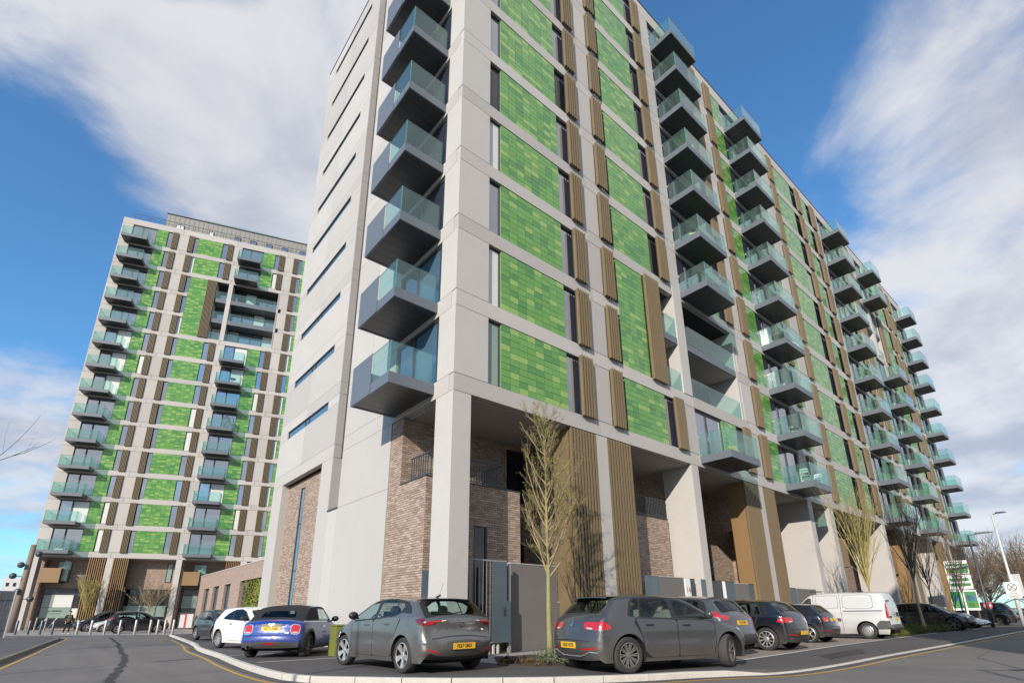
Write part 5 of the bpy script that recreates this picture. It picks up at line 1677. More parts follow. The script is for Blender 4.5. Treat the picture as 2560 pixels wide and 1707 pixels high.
def wheel_mesh(R, rr, width, style, metal):
    key = ('wheel', R, rr, width, style, metal)
    def ty():
        b = MB()
        h = width / 2
        b.lathe([(rr, -h * .8), (rr + .015, -h * .98), (R - .035, -h), (R - .008, -h * .86), (R, -h * .7), (R, h * .7), (R - .008, h * .86), (R - .035, h), (rr + .015, h * .98), (rr, h * .8)], axis='y', n=36,
                mats=[0, 0, 0, 1, 1, 1, 0, 0, 0])
        return b.mesh('tyre', ['rubber', 'tread'], True)
    def rim():
        b = MB()
        h = width / 2
        b.lathe([(rr + .004, h * .86), (rr - .012, h * .92), (rr - .018, h * .8), (rr - .03, .0), (.0, -.02)], axis='y', n=32, mats=[0, 0, 1, 1])
        yo = h * .8
        def spoke(a, w0, w1, r0, r1, y0, y1, th=.03):
            ca, sa = math.cos(a), math.sin(a)
            for q in range(1):
                P = lambda r, w, y: (ca * r - sa * w, y, sa * r + ca * w)
                A = [P(r0, -w0, y0), P(r1, -w1, y1), P(r1, w1, y1), P(r0, w0, y0)]
                B = [P(r0, -w0, y0 - th), P(r1, -w1, y1 - th), P(r1, w1, y1 - th), P(r0, w0, y0 - th)]
                b.face(A[::-1]); 
                for i in range(4):
                    j = (i + 1) % 4
                    b.face([A[i], B[i], B[j], A[j]])
        if style == 'steel':
            b.lathe([(rr - .02, yo - .03), (rr * .8, yo - .03), (rr * .72, yo), (rr * .45, yo + .01), (rr * .4, yo + .025), (0, yo + .03)], axis='y', n=32)
            for i in range(14):
                a = i * 2 * math.pi / 14
                c, q = math.cos(a), math.sin(a)
                b.face([(c * r - q * w, yo - .012 + .004, q * r + c * w) for r, w in ((rr * .84, -.014), (rr * .84, .014), (rr * .73, .012), (rr * .73, -.012))], 1)
        else:
            n, tw, w0, w1 = {'five': (5, 1, .022, .030), 'ten': (10, 0, .014, .017), 'multi': (10, 1, .010, .012), 'five_twin': (5, 2, .014, .013), 'bold5': (5, 0, .030, .045)}[style]
            for i in range(n):
                a = i * 2 * math.pi / n
                if tw:
                    for sg in (-1, 1):
                        spoke(a + sg * (.14 if n == 5 else .10), w0, w1, .045, rr - .012, yo - .02, yo)
                else:
                    spoke(a, w0, w1, .045, rr - .012, yo - .02, yo)
            b.lathe([(.062, yo - .05), (.06, yo - .012), (.04, yo - .004), (0, yo - .004)], axis='y', n=16)
        return b.mesh('rim', [metal, 'well'])
    return shared(key + ('t',), ty), shared(key + ('r',), rim)

def ellipsoid(b, c, r, m=0, nu=10, nv=7):
    base = len(b.v)
    for i in range(nv + 1):
        ph = math.pi * i / nv
        for k in range(nu):
            a = 2 * math.pi * k / nu
            b.v.append((c[0] + r[0] * math.sin(ph) * math.cos(a), c[1] + r[1] * math.sin(ph) * math.sin(a), c[2] + r[2] * math.cos(ph)))
    for i in range(nv):
        for k in range(nu):
            k2 = (k + 1) % nu
            b.f.append((base + i * nu + k, base + (i + 1) * nu + k, base + (i + 1) * nu + k2, base + i * nu + k2)); b.m.append(m)

CLASS = {'body': None, 'window': 'car_glass', 'door': None, 'pillar': 'trim_black', 'trim': 'trim_black', 'light': 'lamp_red', 'dark_light': 'lamp_dark', 'headlight': 'lamp_clear', 'clear_light': 'lamp_white',
         'windscreen': 'car_glass', 'rear_window': 'car_glass', 'grille': 'trim_black', 'bumper': 'plastic_grey', 'roof': None, 'seam': 'seam_dark', 'chrome': 'chrome', 'reflector': 'lamp_red', 'soft_top': 'fabric_black', 'flap': None, 'side_bumper': 'plastic_grey', 'tailgate': None, 'panel': None}
PNAME = {'window': 'side_window', 'light': 'tail_light', 'dark_light': 'tail_light', 'clear_light': 'reversing_light', 'pillar': 'pillar_trim', 'flap': 'fuel_flap', 'seam': 'panel_gap', 'chrome': 'chrome_strip', 'trim': 'trim'}

def place_car(spec, name, label, loc, heading, paint_m, rim='ten', rim_m='alloy', glass=None, plate=None, steer=0.0, group='cars parked around the block', cat='car', extras=None, mirrors='trim_black', seats='seat'):
    """loc: middle of the rear axle on the ground; heading in degrees"""
    key = ('car', id(spec))
    c = shared(key, lambda: Car(spec))
    th = math.radians(heading)
    o = thing(name, label, cat, loc, th, group)
    ox = -c.xs
    verts = np.array(list(c.verts.keys()))
    # vertex normals over the whole skin, so part borders shade smoothly
    if not hasattr(c, 'N'):
        N = np.zeros_like(verts)
        for cl, tris in c.parts.items():
            Tt = np.array(tris)
            fn = np.cross(verts[Tt[:, 1]] - verts[Tt[:, 0]], verts[Tt[:, 2]] - verts[Tt[:, 0]])
            for k in range(3):
                np.add.at(N, Tt[:, k], fn)
        c.N = N / np.maximum(1e-12, np.linalg.norm(N, axis=1))[:, None]
    for cl, tris in c.parts.items():
        base = cl.split('_L')[0].split('_R')[0] if cl.endswith(('_L', '_R')) else cl
        m = CLASS[base] or paint_m
        if base in ('window', 'rear_window', 'windscreen') and glass:
            m = glass if base != 'windscreen' else 'car_glass'
        if base == 'roof': m = c.__dict__.get('roof_mat', paint_m)
        def mk():
            Tt = np.array(tris)
            used, inv = np.unique(Tt, return_inverse=True)
            me = bpy.data.meshes.new(PNAME.get(base, base))
            vv = verts[used] + np.array([ox, 0, 0])
            me.from_pydata(vv.tolist(), [], inv.reshape(-1, 3).tolist())
            me.materials.append(MATS[m])
            me.update(calc_edges=True)
            me.polygons.foreach_set('use_smooth', [True] * len(Tt))
            me.normals_split_custom_set_from_vertices(c.N[used].tolist())
            return me
        obj(PNAME.get(base, base), shared(key + (cl, m), mk), o)
    # merge target for left/right halves of the body is not needed: each is its own panel
    half = c.W / 2
    # wheels and wells
    ty, ri = wheel_mesh(c.R, c.rimr, c.__dict__.get('tw', .205), rim, rim_m)
    yw = half - .115
    for cx in (c.xs, c.xf):
        for sgn in (1, -1):
            w = obj('wheel', ty, o, (cx + ox, sgn * yw, c.R))
            w.rotation_euler = (0, random.uniform(0, 6), 0) if sgn > 0 else (0, random.uniform(0, 6), math.pi)
            if steer and cx == c.xf:
                w.rotation_euler = (0, random.uniform(0, 1), (math.pi if sgn < 0 else 0) + steer)
            obj('rim', ri, w)
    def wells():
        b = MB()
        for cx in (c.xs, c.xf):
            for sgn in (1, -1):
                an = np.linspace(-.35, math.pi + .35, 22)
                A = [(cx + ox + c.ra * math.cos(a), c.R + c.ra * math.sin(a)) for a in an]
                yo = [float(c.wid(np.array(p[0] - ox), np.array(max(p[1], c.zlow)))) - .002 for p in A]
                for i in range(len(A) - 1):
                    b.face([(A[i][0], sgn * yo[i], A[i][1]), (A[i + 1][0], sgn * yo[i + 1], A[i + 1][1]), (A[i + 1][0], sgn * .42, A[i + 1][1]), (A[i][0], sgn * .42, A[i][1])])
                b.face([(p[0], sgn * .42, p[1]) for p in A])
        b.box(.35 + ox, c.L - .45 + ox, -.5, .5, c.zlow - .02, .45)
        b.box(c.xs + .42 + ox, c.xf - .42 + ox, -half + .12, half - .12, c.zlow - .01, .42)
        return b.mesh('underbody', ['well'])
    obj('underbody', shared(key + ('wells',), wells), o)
    if c.__dict__.get('cladding'):
        for cx, sgn in ((c.xs, 1), (c.xs, -1), (c.xf, 1), (c.xf, -1)):
            def clad():
                b = MB()
                if 1:
                    an = np.linspace(-.28, math.pi + .28, 26)
                    A = [(c.ra * math.cos(a), c.ra * math.sin(a)) for a in an]
                    for r0, r1, e0, e1 in ((1.0, 1.0, -.02, .012), (1.0, 1.17, .012, .010), (1.17, 1.18, .010, -.02)):
                        for i in range(len(A) - 1):
                            q = []
                            for (px, pz), r, e in ((A[i], r0, e0), (A[i + 1], r0, e0), (A[i + 1], r1, e1), (A[i], r1, e1)):
                                x, z = cx + px * r, max(c.R + pz * r, c.zlow)
                                q.append((x + ox, sgn * (float(c.wid(np.array(x), np.array(z))) + e), z))
                            b.face(q if sgn < 0 else q[::-1])
                return b.mesh('arch_cladding', ['plastic_grey'])
            obj('arch_cladding', shared(key + ('clad', cx, sgn), clad), o)
    # cabin
    if not c.__dict__.get('no_cabin'):
        def cab():
            b = MB()
            fx = c.xf + ox
            for x in (fx - 1.25, fx - 2.05):
                if x < .1: continue
                for y in (-.36, .36):
                    b.box(x - .05, x + .45, y - .24, y + .24, .45, .62)
                    bm = Matrix.Translation((x, y, .6)) @ Matrix.Rotation(-.2, 4, 'Y')
                    b.box(-.07, .07, -.23, .23, 0, .55, 0, bm)
                    ellipsoid(b, (x - .16, y, 1.18 if c.H > 1.4 else 1.12), (.06, .13, .10))
            b.box(fx - .55, fx + .1, -half + .2, half - .2, .62, c.zb(c.xf) - .08)
            b.tube([(fx - .62 + .12 * math.cos(a) * .5, .36 + .18 * math.sin(a), c.zb(c.xf) - .05 + .18 * math.cos(a)) for a in np.linspace(0, 6.28, 15)], .014, 5)
            return b.mesh('seats', [seats])
        obj('seats', shared(key + ('cab', seats), cab), o)
    # mirrors
    mx = c.__dict__.get('mirror_x', c.xf - .62)
    mz = c.zb(mx) + .09
    def mir():
        b = MB()
        for sgn in (1, -1):
            yb = float(c.wid(np.array(mx), np.array(mz - .1)))
            ellipsoid(b, (mx + ox, sgn * (yb + .10), mz), (.075, .115, .085))
            b.tube([(mx + ox + .04, sgn * (yb - .04), mz - .06), (mx + ox + .02, sgn * (yb + .05), mz - .03)], .025, 6)
        return b.mesh('mirror', [mirrors], True)
    obj('mirror', shared(key + ('mir', mirrors), mir), o)
    # handles
    for hx in c.handles:
        hz = c.zb(hx) - .12
        def han():
            b = MB()
            for sgn in (1, -1):
                y = float(c.wid(np.array(hx), np.array(hz)))
                bm = Matrix.Translation((hx + ox, sgn * y, hz))
                b.box(-.09, .09, -.022, .022, -.014, .016, 0, bm)
            return b.mesh('handle', [c.__dict__.get('handle_mat', 'trim_black')])
        obj('handle', shared(key + ('han', hx), han), o)
    # plate and emblem on the rear face
    if plate:
        body, z, front = plate
        tt = c.t_at(z, 'front' if front else 'rear')
        p = c.pos(np.array(tt), np.array(0.0))
        i = int(np.argmin(abs(c.arc - tt)))
        nrm = Vector((-c.nrm[i][0], 0, -c.nrm[i][1]))
        u = Vector((0, -1 if not front else 1, 0))
        if front: u = Vector((0, 1, 0))
        v = nrm.cross(u).normalized()
        if v.z < 0: v = -v
        Rm = Matrix((u, v, u.cross(v))).transposed().to_4x4()
        Rm.translation = Vector((p[0] + ox, 0, p[2])) + nrm * .012
        pl = obj('number_plate', shared(('plate', front), lambda: MB().box(-.26, .26, -.056, .056, -.012, .0).mesh('number_plate', ['plate_white' if front else 'plate_yellow'])), o)
        pl.matrix_local = Rm
        if body:
            tx = obj('lettering', text_mesh(body, .098, 'seam_dark', .0008, bold=.0015), pl, (0, -.002, .0012))
            tx.scale = (.86, 1, 1)
    if extras:
        extras(o, c, ox)
    return o
def rear_frame(c, ox, y, z, end='rear', lift=.006):
    """local frame on the rear skin: x right as seen from behind, y up, z out"""
    tt = c.t_at(z, end)
    p = c.pos(np.array(tt), np.array(float(y)))
    i = int(np.argmin(abs(c.arc - tt)))
    nrm = Vector((-c.nrm[i][0], 0, -c.nrm[i][1]))
    u = Vector((0, -1, 0)) if end == 'rear' else Vector((0, 1, 0))
    v = Vector((0, 0, 1)) - nrm * nrm.z
    v.normalize()
    M_ = Matrix((u, v, u.cross(v))).transposed().to_4x4()
    M_.translation = Vector((p[0] + ox, p[1], p[2])) + nrm * lift
    return M_
def roundel(kind):
    def f():
        b = MB()
        r, q = .058, 24
        for k in range(q):
            a0, a1 = k * 2 * math.pi / q, (k + 1) * 2 * math.pi / q
            ri = r * .82
            b.face([(r * math.cos(a0), r * math.sin(a0), .006), (r * math.cos(a1), r * math.sin(a1), .006), (ri * math.cos(a1), ri * math.sin(a1), .008), (ri * math.cos(a0), ri * math.sin(a0), .008)])
            b.face([(ri * math.cos(a0), ri * math.sin(a0), .001), (ri * math.cos(a1), ri * math.sin(a1), .001), (0, 0, .001)], 1)
        def bar(x0, y0, x1, y1, w=.0065):
            d = Vector((x1 - x0, y1 - y0)); d.normalize(); n = Vector((-d.y, d.x)) * w
            b.face([(x0 + n.x, y0 + n.y, .006), (x0 - n.x, y0 - n.y, .006), (x1 - n.x, y1 - n.y, .006), (x1 + n.x, y1 + n.y, .006)])
        s = .045
        if kind == 'vw':
            for a in ((-.62, .72, 0, .1), (0, .1, .62, .72), (-.85, .3, -.42, -.8), (-.42, -.8, 0, 0.0), (0, 0.0, .42, -.8), (.42, -.8, .85, .3)):
                bar(*[v * s for v in a])
        elif kind == 'zig':
            for a in ((-.9, .35, .35, .35), (.35, .35, -.35, -.35), (-.35, -.35, .9, -.35)):
                bar(*[v * s for v in a], w=.010)
        elif kind == 'wing':
            pass
        return b.mesh('emblem', ['chrome', 'trim_black'])
    return shared(('emb', kind), f)
def strip(o, c, ox, pts, m, name, end='rear', w=.012, r=None):
    """thin raised bar following the skin through (y, z) points"""
    P = []
    for y, z in pts:
        M_ = rear_frame(c, ox, y, z, end, .008)
        P.append(M_.translation)
    return part(name, MB().tube(P, r or w, 6), m, o)
# ---- shapes (x forward from the rear bumper, z up; third value = how far the edge of the skin curves back)
SP_HATCH = dict(L=4.26, W=1.79, H=1.45, wheels=(.80, 3.43), R=.325, ra=.385, rimr=.225, handles=(1.33, 2.28), belt=(1.00, .93),
    S=[(.16, .22, .05), (.05, .34, .12), (.0, .47, .15), (.02, .60, .14), (.07, .70, .10), (.09, .80, .09), (.13, .92, .09), (.20, 1.03, .08), (.30, 1.12, .07), (.52, 1.31, .055), (.64, 1.40, .05), (.80, 1.425, .05), (1.3, 1.455, .055), (1.8, 1.46, .055), (2.25, 1.43, .055), (2.52, 1.365, .055), (2.95, 1.16, .06), (3.28, .995, .07), (3.45, .94, .08), (3.85, .86, .09), (4.08, .76, .14), (4.2, .63, .2), (4.25, .47, .24), (4.22, .32, .24), (4.1, .22, .2)],
    side=[('seam', [(1.05, .30), (1.32, .26), (2.98, .26), (3.06, .60), (3.05, .93), (1.0, 1.0), (.97, .9), (1.14, .62)], .1),
          ('door', [(1.16, .40), (1.36, .27), (2.025, .27), (2.03, .95), (1.01, .985), (1.15, .63)], .06), ('door', [(2.045, .27), (2.96, .27), (3.045, .60), (3.035, .92), (2.05, .95)], .04),
          ('pillar', [(.83, 1.02), (.96, 1.30), (1.08, 1.375), (1.7, 1.395), (2.2, 1.365), (2.50, 1.27), (3.06, .97), (2.8, .95), (1.2, .985)], .08),
          ('window', [(.89, 1.02), (.99, 1.27), (1.08, 1.345), (1.21, 1.352), (1.11, 1.01)], .08), ('window', [(1.15, 1.01), (1.245, 1.353), (1.70, 1.365), (1.92, 1.35), (1.95, .985)], .06), ('window', [(2.07, .98), (2.05, 1.335), (2.2, 1.325), (2.45, 1.235), (2.92, .98), (2.8, .968)], .06),
          ('flap', [(.55, .80), (.55, .93), (.80, .93), (.80, .80)], .25),
          ('light', [(.13, .80), (.12, .95), (.24, .95), (.40, .86), (.42, .80), (.25, .78)], .1), ('headlight', [(3.9, .70), (3.72, .78), (3.9, .80), (4.03, .745), (4.06, .68)], .15)],
    top=[('rear_window', 'rear', [(5.10, 1.10), (5.07, 1.36), (-5.07, 1.36), (-5.10, 1.10)], .08, False), ('light', 'rear', [(5.0, .79), (.44, .80), (.38, .86), (.40, .93), (5.0, .96)], .06, True), ('clear_light', 'rear', [(.50, .805), (5.15, .805), (5.15, .83), (.47, .83)], .05, True),
         ('seam', 'rear', [(.62, .60), (-.62, .60), (-.62, .585), (.62, .585)], .02, False), ('bumper', 'rear', [(5.0, .2), (-5.0, .2), (-5.05, .335), (-.5, .335), (.5, .335), (5.05, .335)], .02, False), ('reflector', 'rear', [(.42, .40), (.78, .40), (.74, .44), (.40, .44)], .1, True),
         ('windscreen', 'front', [(5.08, 1.01), (5.07, 1.345), (-5.07, 1.345), (-5.08, 1.01)], .06, False), ('headlight', 'front', [(5.0, .66), (.48, .68), (.46, .73), (5.0, .78)], .08, True), ('grille', 'front', [(.44, .66), (-.44, .66), (-.44, .73), (.44, .73)], .05, False), ('grille', 'front', [(.6, .28), (-.6, .28), (-.55, .45), (.55, .45)], .1, False)])
def variant(base, sx=1, sz=1, **kw):
    d = {k: (v if not isinstance(v, list) else list(v)) for k, v in base.items()}
    sc = lambda p: (p[0] * sx, p[1] * sz)
    d['S'] = [(x * sx, z * sz, c) for x, z, c in base['S']]
    d['side'] = [(c, [sc(p) for p in P], r) for c, P, r in base['side']]
    d['top'] = [(c, e, [(y, z * sz) for y, z in P], r, s) for c, e, P, r, s in base['top']]
    d['L'] = base['L'] * sx; d['H'] = base['H'] * sz
    d['wheels'] = tuple(x * sx for x in base['wheels'])
    d['handles'] = tuple(x * sx for x in base['handles'])
    d['belt'] = tuple(z * sz for z in base['belt'])
    d.update(kw)
    return d
SP_ASTRA = dict(L=4.37, W=1.81, H=1.485, wheels=(.87, 3.53), R=.325, ra=.385, rimr=.235, handles=(1.52, 2.42), belt=(1.06, .95), tum=.40, handle_mat='paint_grey', rt=.12,
    S=[(.20, .24, .05), (.08, .33, .10), (.01, .45, .16), (.0, .58, .17), (.05, .67, .14), (.12, .73, .11), (.12, .85, .10), (.10, .96, .10), (.16, 1.04, .09), (.26, 1.11, .08), (.48, 1.26, .06), (.66, 1.385, .05), (.80, 1.41, .05), (1.3, 1.455, .055), (1.85, 1.485, .055), (2.3, 1.455, .055), (2.6, 1.385, .055), (3.05, 1.19, .06), (3.48, .99, .07), (3.6, .955, .08), (4.0, .86, .11), (4.2, .75, .16), (4.31, .6, .2), (4.36, .45, .24), (4.33, .3, .24), (4.2, .22, .2)],
    side=[('seam', [(1.10, .36), (1.36, .27), (3.06, .27), (3.14, .60), (3.13, .97), (1.1, 1.04), (.98, 1.0), (1.2, .66)], .1),
          ('door', [(1.12, .42), (1.38, .28), (2.085, .28), (2.12, .99), (1.12, 1.05), (1.0, 1.04), (1.21, .68)], .06), ('door', [(2.1, .28), (3.045, .28), (3.125, .60), (3.115, .95), (2.14, .99)], .04),
          ('pillar', [(.62, 1.10), (.70, 1.22), (.92, 1.335), (1.5, 1.405), (1.95, 1.415), (2.3, 1.385), (2.6, 1.295), (3.2, .99), (2.9, .965), (1.28, 1.045), (1.02, 1.12)], .06),
          ('window', [(1.08, 1.14), (.98, 1.25), (1.12, 1.32), (1.28, 1.345), (1.22, 1.09)], .08), ('window', [(1.27, 1.08), (1.32, 1.355), (1.65, 1.388), (1.98, 1.39), (2.03, 1.03)], .06), ('window', [(2.16, 1.02), (2.12, 1.38), (2.3, 1.358), (2.57, 1.27), (3.08, 1.0), (2.9, .985)], .06),
          ('chrome', [(.70, 1.30), (.95, 1.375), (1.5, 1.425), (2.0, 1.43), (2.35, 1.395), (2.65, 1.295), (2.64, 1.283), (2.34, 1.382), (2.0, 1.415), (1.5, 1.410), (.95, 1.36)], .03),
          ('dark_light', [(.12, .87), (.10, 1.0), (.22, 1.02), (.46, 1.0), (.40, .93), (.24, .86)], .08), ('headlight', [(3.98, .74), (3.78, .83), (3.98, .84), (4.12, .78), (4.14, .72)], .15)],
    top=[('pillar', 'rear', [(5.0, 1.07), (5.02, 1.37), (-5.02, 1.37), (-5.0, 1.07)], .05, False), ('rear_window', 'rear', [(5.17, 1.09), (5.12, 1.34), (-5.12, 1.34), (-5.17, 1.09)], .09, False),
         ('dark_light', 'rear', [(5.0, .86), (.62, .87), (.56, .92), (.34, .965), (.34, .99), (5.0, 1.01)], .06, True), ('light', 'rear', [(.78, .875), (.64, .885), (.60, .94), (.40, .965), (.40, .98), (.78, .985)], .05, True), ('clear_light', 'rear', [(.36, .968), (.46, .955), (.46, .983), (.36, .985)], .05, True),
         ('seam', 'rear', [(.66, .70), (.5, .69), (-.5, .69), (-.66, .70), (-.66, .685), (-.5, .675), (.5, .675), (.66, .685)], .02, False), ('bumper', 'rear', [(.34, .39), (-.34, .39), (-.40, .60), (-.1, .615), (.1, .615), (.40, .60)], .05, False), ('trim', 'rear', [(5.0, .22), (-5.0, .22), (-.7, .33), (-.55, .30), (.55, .30), (.7, .33)], .03, False), ('reflector', 'rear', [(.50, .34), (.86, .37), (.84, .40), (.52, .375)], .1, True),
         ('windscreen', 'front', [(5.08, 1.0), (5.07, 1.36), (-5.07, 1.36), (-5.08, 1.0)], .06, False), ('headlight', 'front', [(5.0, .70), (.48, .71), (.46, .76), (5.0, .82)], .08, True), ('grille', 'front', [(.46, .62), (-.46, .62), (-.46, .74), (.46, .74)], .05, False), ('grille', 'front', [(.6, .28), (-.6, .28), (-.55, .45), (.55, .45)], .1, False)])
SP_MINI = dict(L=3.82, W=1.73, H=1.41, wheels=(.72, 3.21), R=.315, ra=.375, rimr=.215, handles=(1.72,), belt=(.93, .90), tum=.28, cladding=True, black_sill=.30, rt=.07, re=.04, roof_mat='fabric_black', handle_mat='chrome', mirror_x=2.52,
    S=[(.14, .25, .04), (.05, .34, .08), (.0, .46, .12), (.02, .57, .12), (.07, .63, .10), (.09, .75, .09), (.11, .87, .09), (.17, .95, .08), (.27, .985, .07), (.38, 1.03, .07), (.58, 1.19, .07), (.78, 1.325, .07), (1.0, 1.375, .06), (1.4, 1.405, .06), (1.8, 1.405, .055), (2.12, 1.37, .055), (2.4, 1.18, .055), (2.66, .99, .065), (2.8, .945, .08), (3.25, .885, .09), (3.55, .80, .14), (3.72, .65, .18), (3.8, .48, .22), (3.78, .33, .22), (3.68, .24, .18)],
    side=[('seam', [(1.5, .30), (2.58, .30), (2.66, .60), (2.62, .90), (1.48, .92), (1.46, .6)], .08), ('door', [(1.515, .31), (2.57, .31), (2.645, .60), (2.605, .90), (1.495, .92), (1.475, .6)], .07),
          ('soft_top', [(.42, .97), (.66, 1.17), (.85, 1.30), (1.02, 1.345), (1.4, 1.372), (1.8, 1.372), (2.1, 1.335), (2.10, 1.29), (1.42, 1.30), (1.42, .96), (.6, .955)], .04),
          ('pillar', [(1.42, .955), (1.43, 1.30), (2.10, 1.29), (2.14, 1.30), (2.50, .955)], .03), ('window', [(1.46, .965), (1.47, 1.275), (1.66, 1.28), (1.75, .965)], .05), ('window', [(1.78, .965), (1.69, 1.28), (2.08, 1.27), (2.40, .965)], .05),
          ('chrome', [(.3, .935), (1.0, .942), (2.5, .925), (2.5, .913), (1.0, .93), (.3, .922)], .02), ('flap', [(.72, .73), (.72, .87), (.86, .87), (.86, .73)], .3)],
    top=[('soft_top', 'rear', [(5.0, 1.0), (5.0, 1.36), (4.99, 1.4), (-5.0, 1.4), (-5.0, 1.36), (-5.0, 1.0)], .04, False), ('rear_window', 'rear', [(.50, 1.055), (.44, 1.225), (-.44, 1.225), (-.50, 1.055)], .1, False),
         ('chrome', 'rear', [(.76, .63), (.54, .63), (.51, .70), (.51, .83), (.57, .905), (.71, .905), (.78, .82)], .2, True), ('light', 'rear', [(.74, .65), (.56, .65), (.53, .70), (.53, .82), (.585, .885), (.70, .885), (.76, .81)], .2, True), ('clear_light', 'rear', [(.70, .665), (.58, .665), (.575, .685), (.715, .685)], .1, True),
         ('seam', 'rear', [(.66, .60), (-.66, .60), (-.66, .588), (.66, .588)], .02, False), ('bumper', 'rear', [(5.0, .22), (-5.0, .22), (-5.0, .40), (-.72, .36), (-.3, .42), (.3, .42), (.72, .36), (5.0, .40)], .03, False), ('reflector', 'rear', [(.14, .345), (-.14, .345), (-.16, .395), (.16, .395)], .1, False),
         ('light', 'rear', [(.20, .965), (-.20, .965), (-.20, .978), (.20, .978)], .05, False),
         ('windscreen', 'front', [(5.07, 1.0), (5.06, 1.34), (-5.06, 1.34), (-5.07, 1.0)], .06, False), ('headlight', 'front', [(.74, .63), (.50, .63), (.50, .83), (.74, .83)], .25, True), ('grille', 'front', [(.40, .50), (-.40, .50), (-.44, .72), (.44, .72)], .12, False)])
SP_COUPE = variant(SP_HATCH, 4.03 / 4.26, 1.43 / 1.45, W=1.69, R=.305, ra=.37, rimr=.215, handles=(1.62,), handle_mat='trim_black', belt=(1.0, .90), rt=.12,
    side=[('seam', [(1.46, .28), (2.80, .27), (2.88, .6), (2.87, .9), (1.40, .96), (1.42, .6)], .08), ('door', [(1.475, .29), (2.79, .28), (2.865, .6), (2.855, .9), (1.415, .96), (1.435, .6)], .07),
          ('pillar', [(.86, 1.02), (1.12, 1.20), (1.5, 1.33), (1.95, 1.345), (2.3, 1.27), (2.86, .95), (2.7, .93), (1.2, .985)], .09), ('window', [(.95, 1.025), (1.18, 1.19), (1.44, 1.29), (1.50, 1.30), (1.52, .99), (1.2, 1.0)], .07), ('window', [(1.60, .985), (1.57, 1.315), (1.92, 1.32), (2.24, 1.25), (2.72, .96), (2.6, .95)], .07),
          ('headlight', [(3.7, .70), (3.5, .78), (3.68, .80), (3.82, .74), (3.85, .68)], .15)])
SP_SUV = dict(L=4.53, W=1.84, H=1.69, wheels=(.92, 3.61), R=.35, ra=.42, rimr=.24, handles=(1.55, 2.5), belt=(1.12, 1.04), tum=.34, black_sill=.36, rt=.10,
    S=[(.20, .30, .05), (.06, .42, .10), (.0, .58, .14), (.03, .72, .13), (.10, .80, .10), (.12, .95, .09), (.16, 1.10, .09), (.26, 1.20, .08), (.36, 1.32, .07), (.52, 1.52, .06), (.64, 1.61, .05), (.85, 1.645, .05), (1.4, 1.69, .055), (2.0, 1.69, .055), (2.5, 1.62, .055), (2.8, 1.52, .055), (3.2, 1.28, .06), (3.5, 1.10, .07), (3.7, 1.06, .09), (4.1, .99, .10), (4.33, .88, .15), (4.47, .70, .2), (4.52, .52, .22), (4.48, .36, .2), (4.38, .28, .18)],
    side=[('seam', [(1.28, .46), (1.52, .38), (3.12, .38), (3.22, .7), (3.2, 1.06), (1.2, 1.12), (1.16, 1.0), (1.34, .75)], .1), ('door', [(1.3, .52), (1.54, .39), (2.2, .39), (2.21, 1.08), (1.21, 1.12), (1.35, .77)], .06), ('door', [(2.22, .39), (3.1, .39), (3.205, .7), (3.185, 1.05), (2.23, 1.08)], .04),
          ('pillar', [(.60, 1.22), (.72, 1.46), (.9, 1.56), (1.5, 1.60), (2.1, 1.585), (2.6, 1.475), (3.24, 1.09), (3.0, 1.065), (1.0, 1.13)], .06), ('window', [(.74, 1.22), (.86, 1.48), (1.25, 1.555), (1.22, 1.15)], .08), ('window', [(1.28, 1.15), (1.31, 1.56), (1.8, 1.565), (2.1, 1.55), (2.14, 1.105)], .06), ('window', [(2.24, 1.105), (2.2, 1.54), (2.55, 1.46), (3.1, 1.10), (3.0, 1.09)], .06),
          ('light', [(.14, 1.02), (.16, 1.18), (.36, 1.22), (.52, 1.19), (.40, 1.08)], .1), ('headlight', [(4.0, .86), (3.8, .97), (4.05, .96), (4.25, .86), (4.26, .80)], .15)],
    top=[('rear_window', 'rear', [(5.12, 1.22), (5.09, 1.54), (-5.09, 1.54), (-5.12, 1.22)], .08, False), ('light', 'rear', [(5.0, 1.0), (.55, 1.02), (.55, 1.14), (5.0, 1.2)], .08, True), ('bumper', 'rear', [(5.0, .28), (-5.0, .28), (-5.0, .5), (5.0, .5)], .02, False), ('reflector', 'rear', [(.5, .54), (.82, .54), (.82, .60), (.5, .60)], .1, True),
         ('windscreen', 'front', [(5.08, 1.115), (5.07, 1.50), (-5.07, 1.50), (-5.08, 1.115)], .06, False), ('headlight', 'front', [(5.0, .82), (.5, .83), (.5, .90), (5.0, .95)], .08, True), ('grille', 'front', [(.48, .66), (-.48, .66), (-.5, .87), (.5, .87)], .08, False), ('grille', 'front', [(.65, .36), (-.65, .36), (-.6, .52), (.6, .52)], .1, False)])
SP_BIGSUV = variant(SP_SUV, 4.98 / 4.53, 1.84 / 1.69, W=1.98, R=.38, ra=.45, rimr=.27)
SP_CROSS = variant(SP_SUV, 4.80 / 4.53, 1.66 / 1.69, W=1.93, R=.37, ra=.44, rimr=.27)
SP_LEX = variant(SP_SUV, 4.50 / 4.53, 1.54 / 1.69, W=1.84, tum=.44, rt=.13)
SP_GOLF6 = variant(SP_HATCH, 4.2 / 4.26, 1.47 / 1.45, W=1.79)
SP_SMALL = variant(SP_COUPE, 3.95 / 4.03, 1.41 / 1.43, W=1.74, R=.315, ra=.37, rimr=.24, tum=.44)
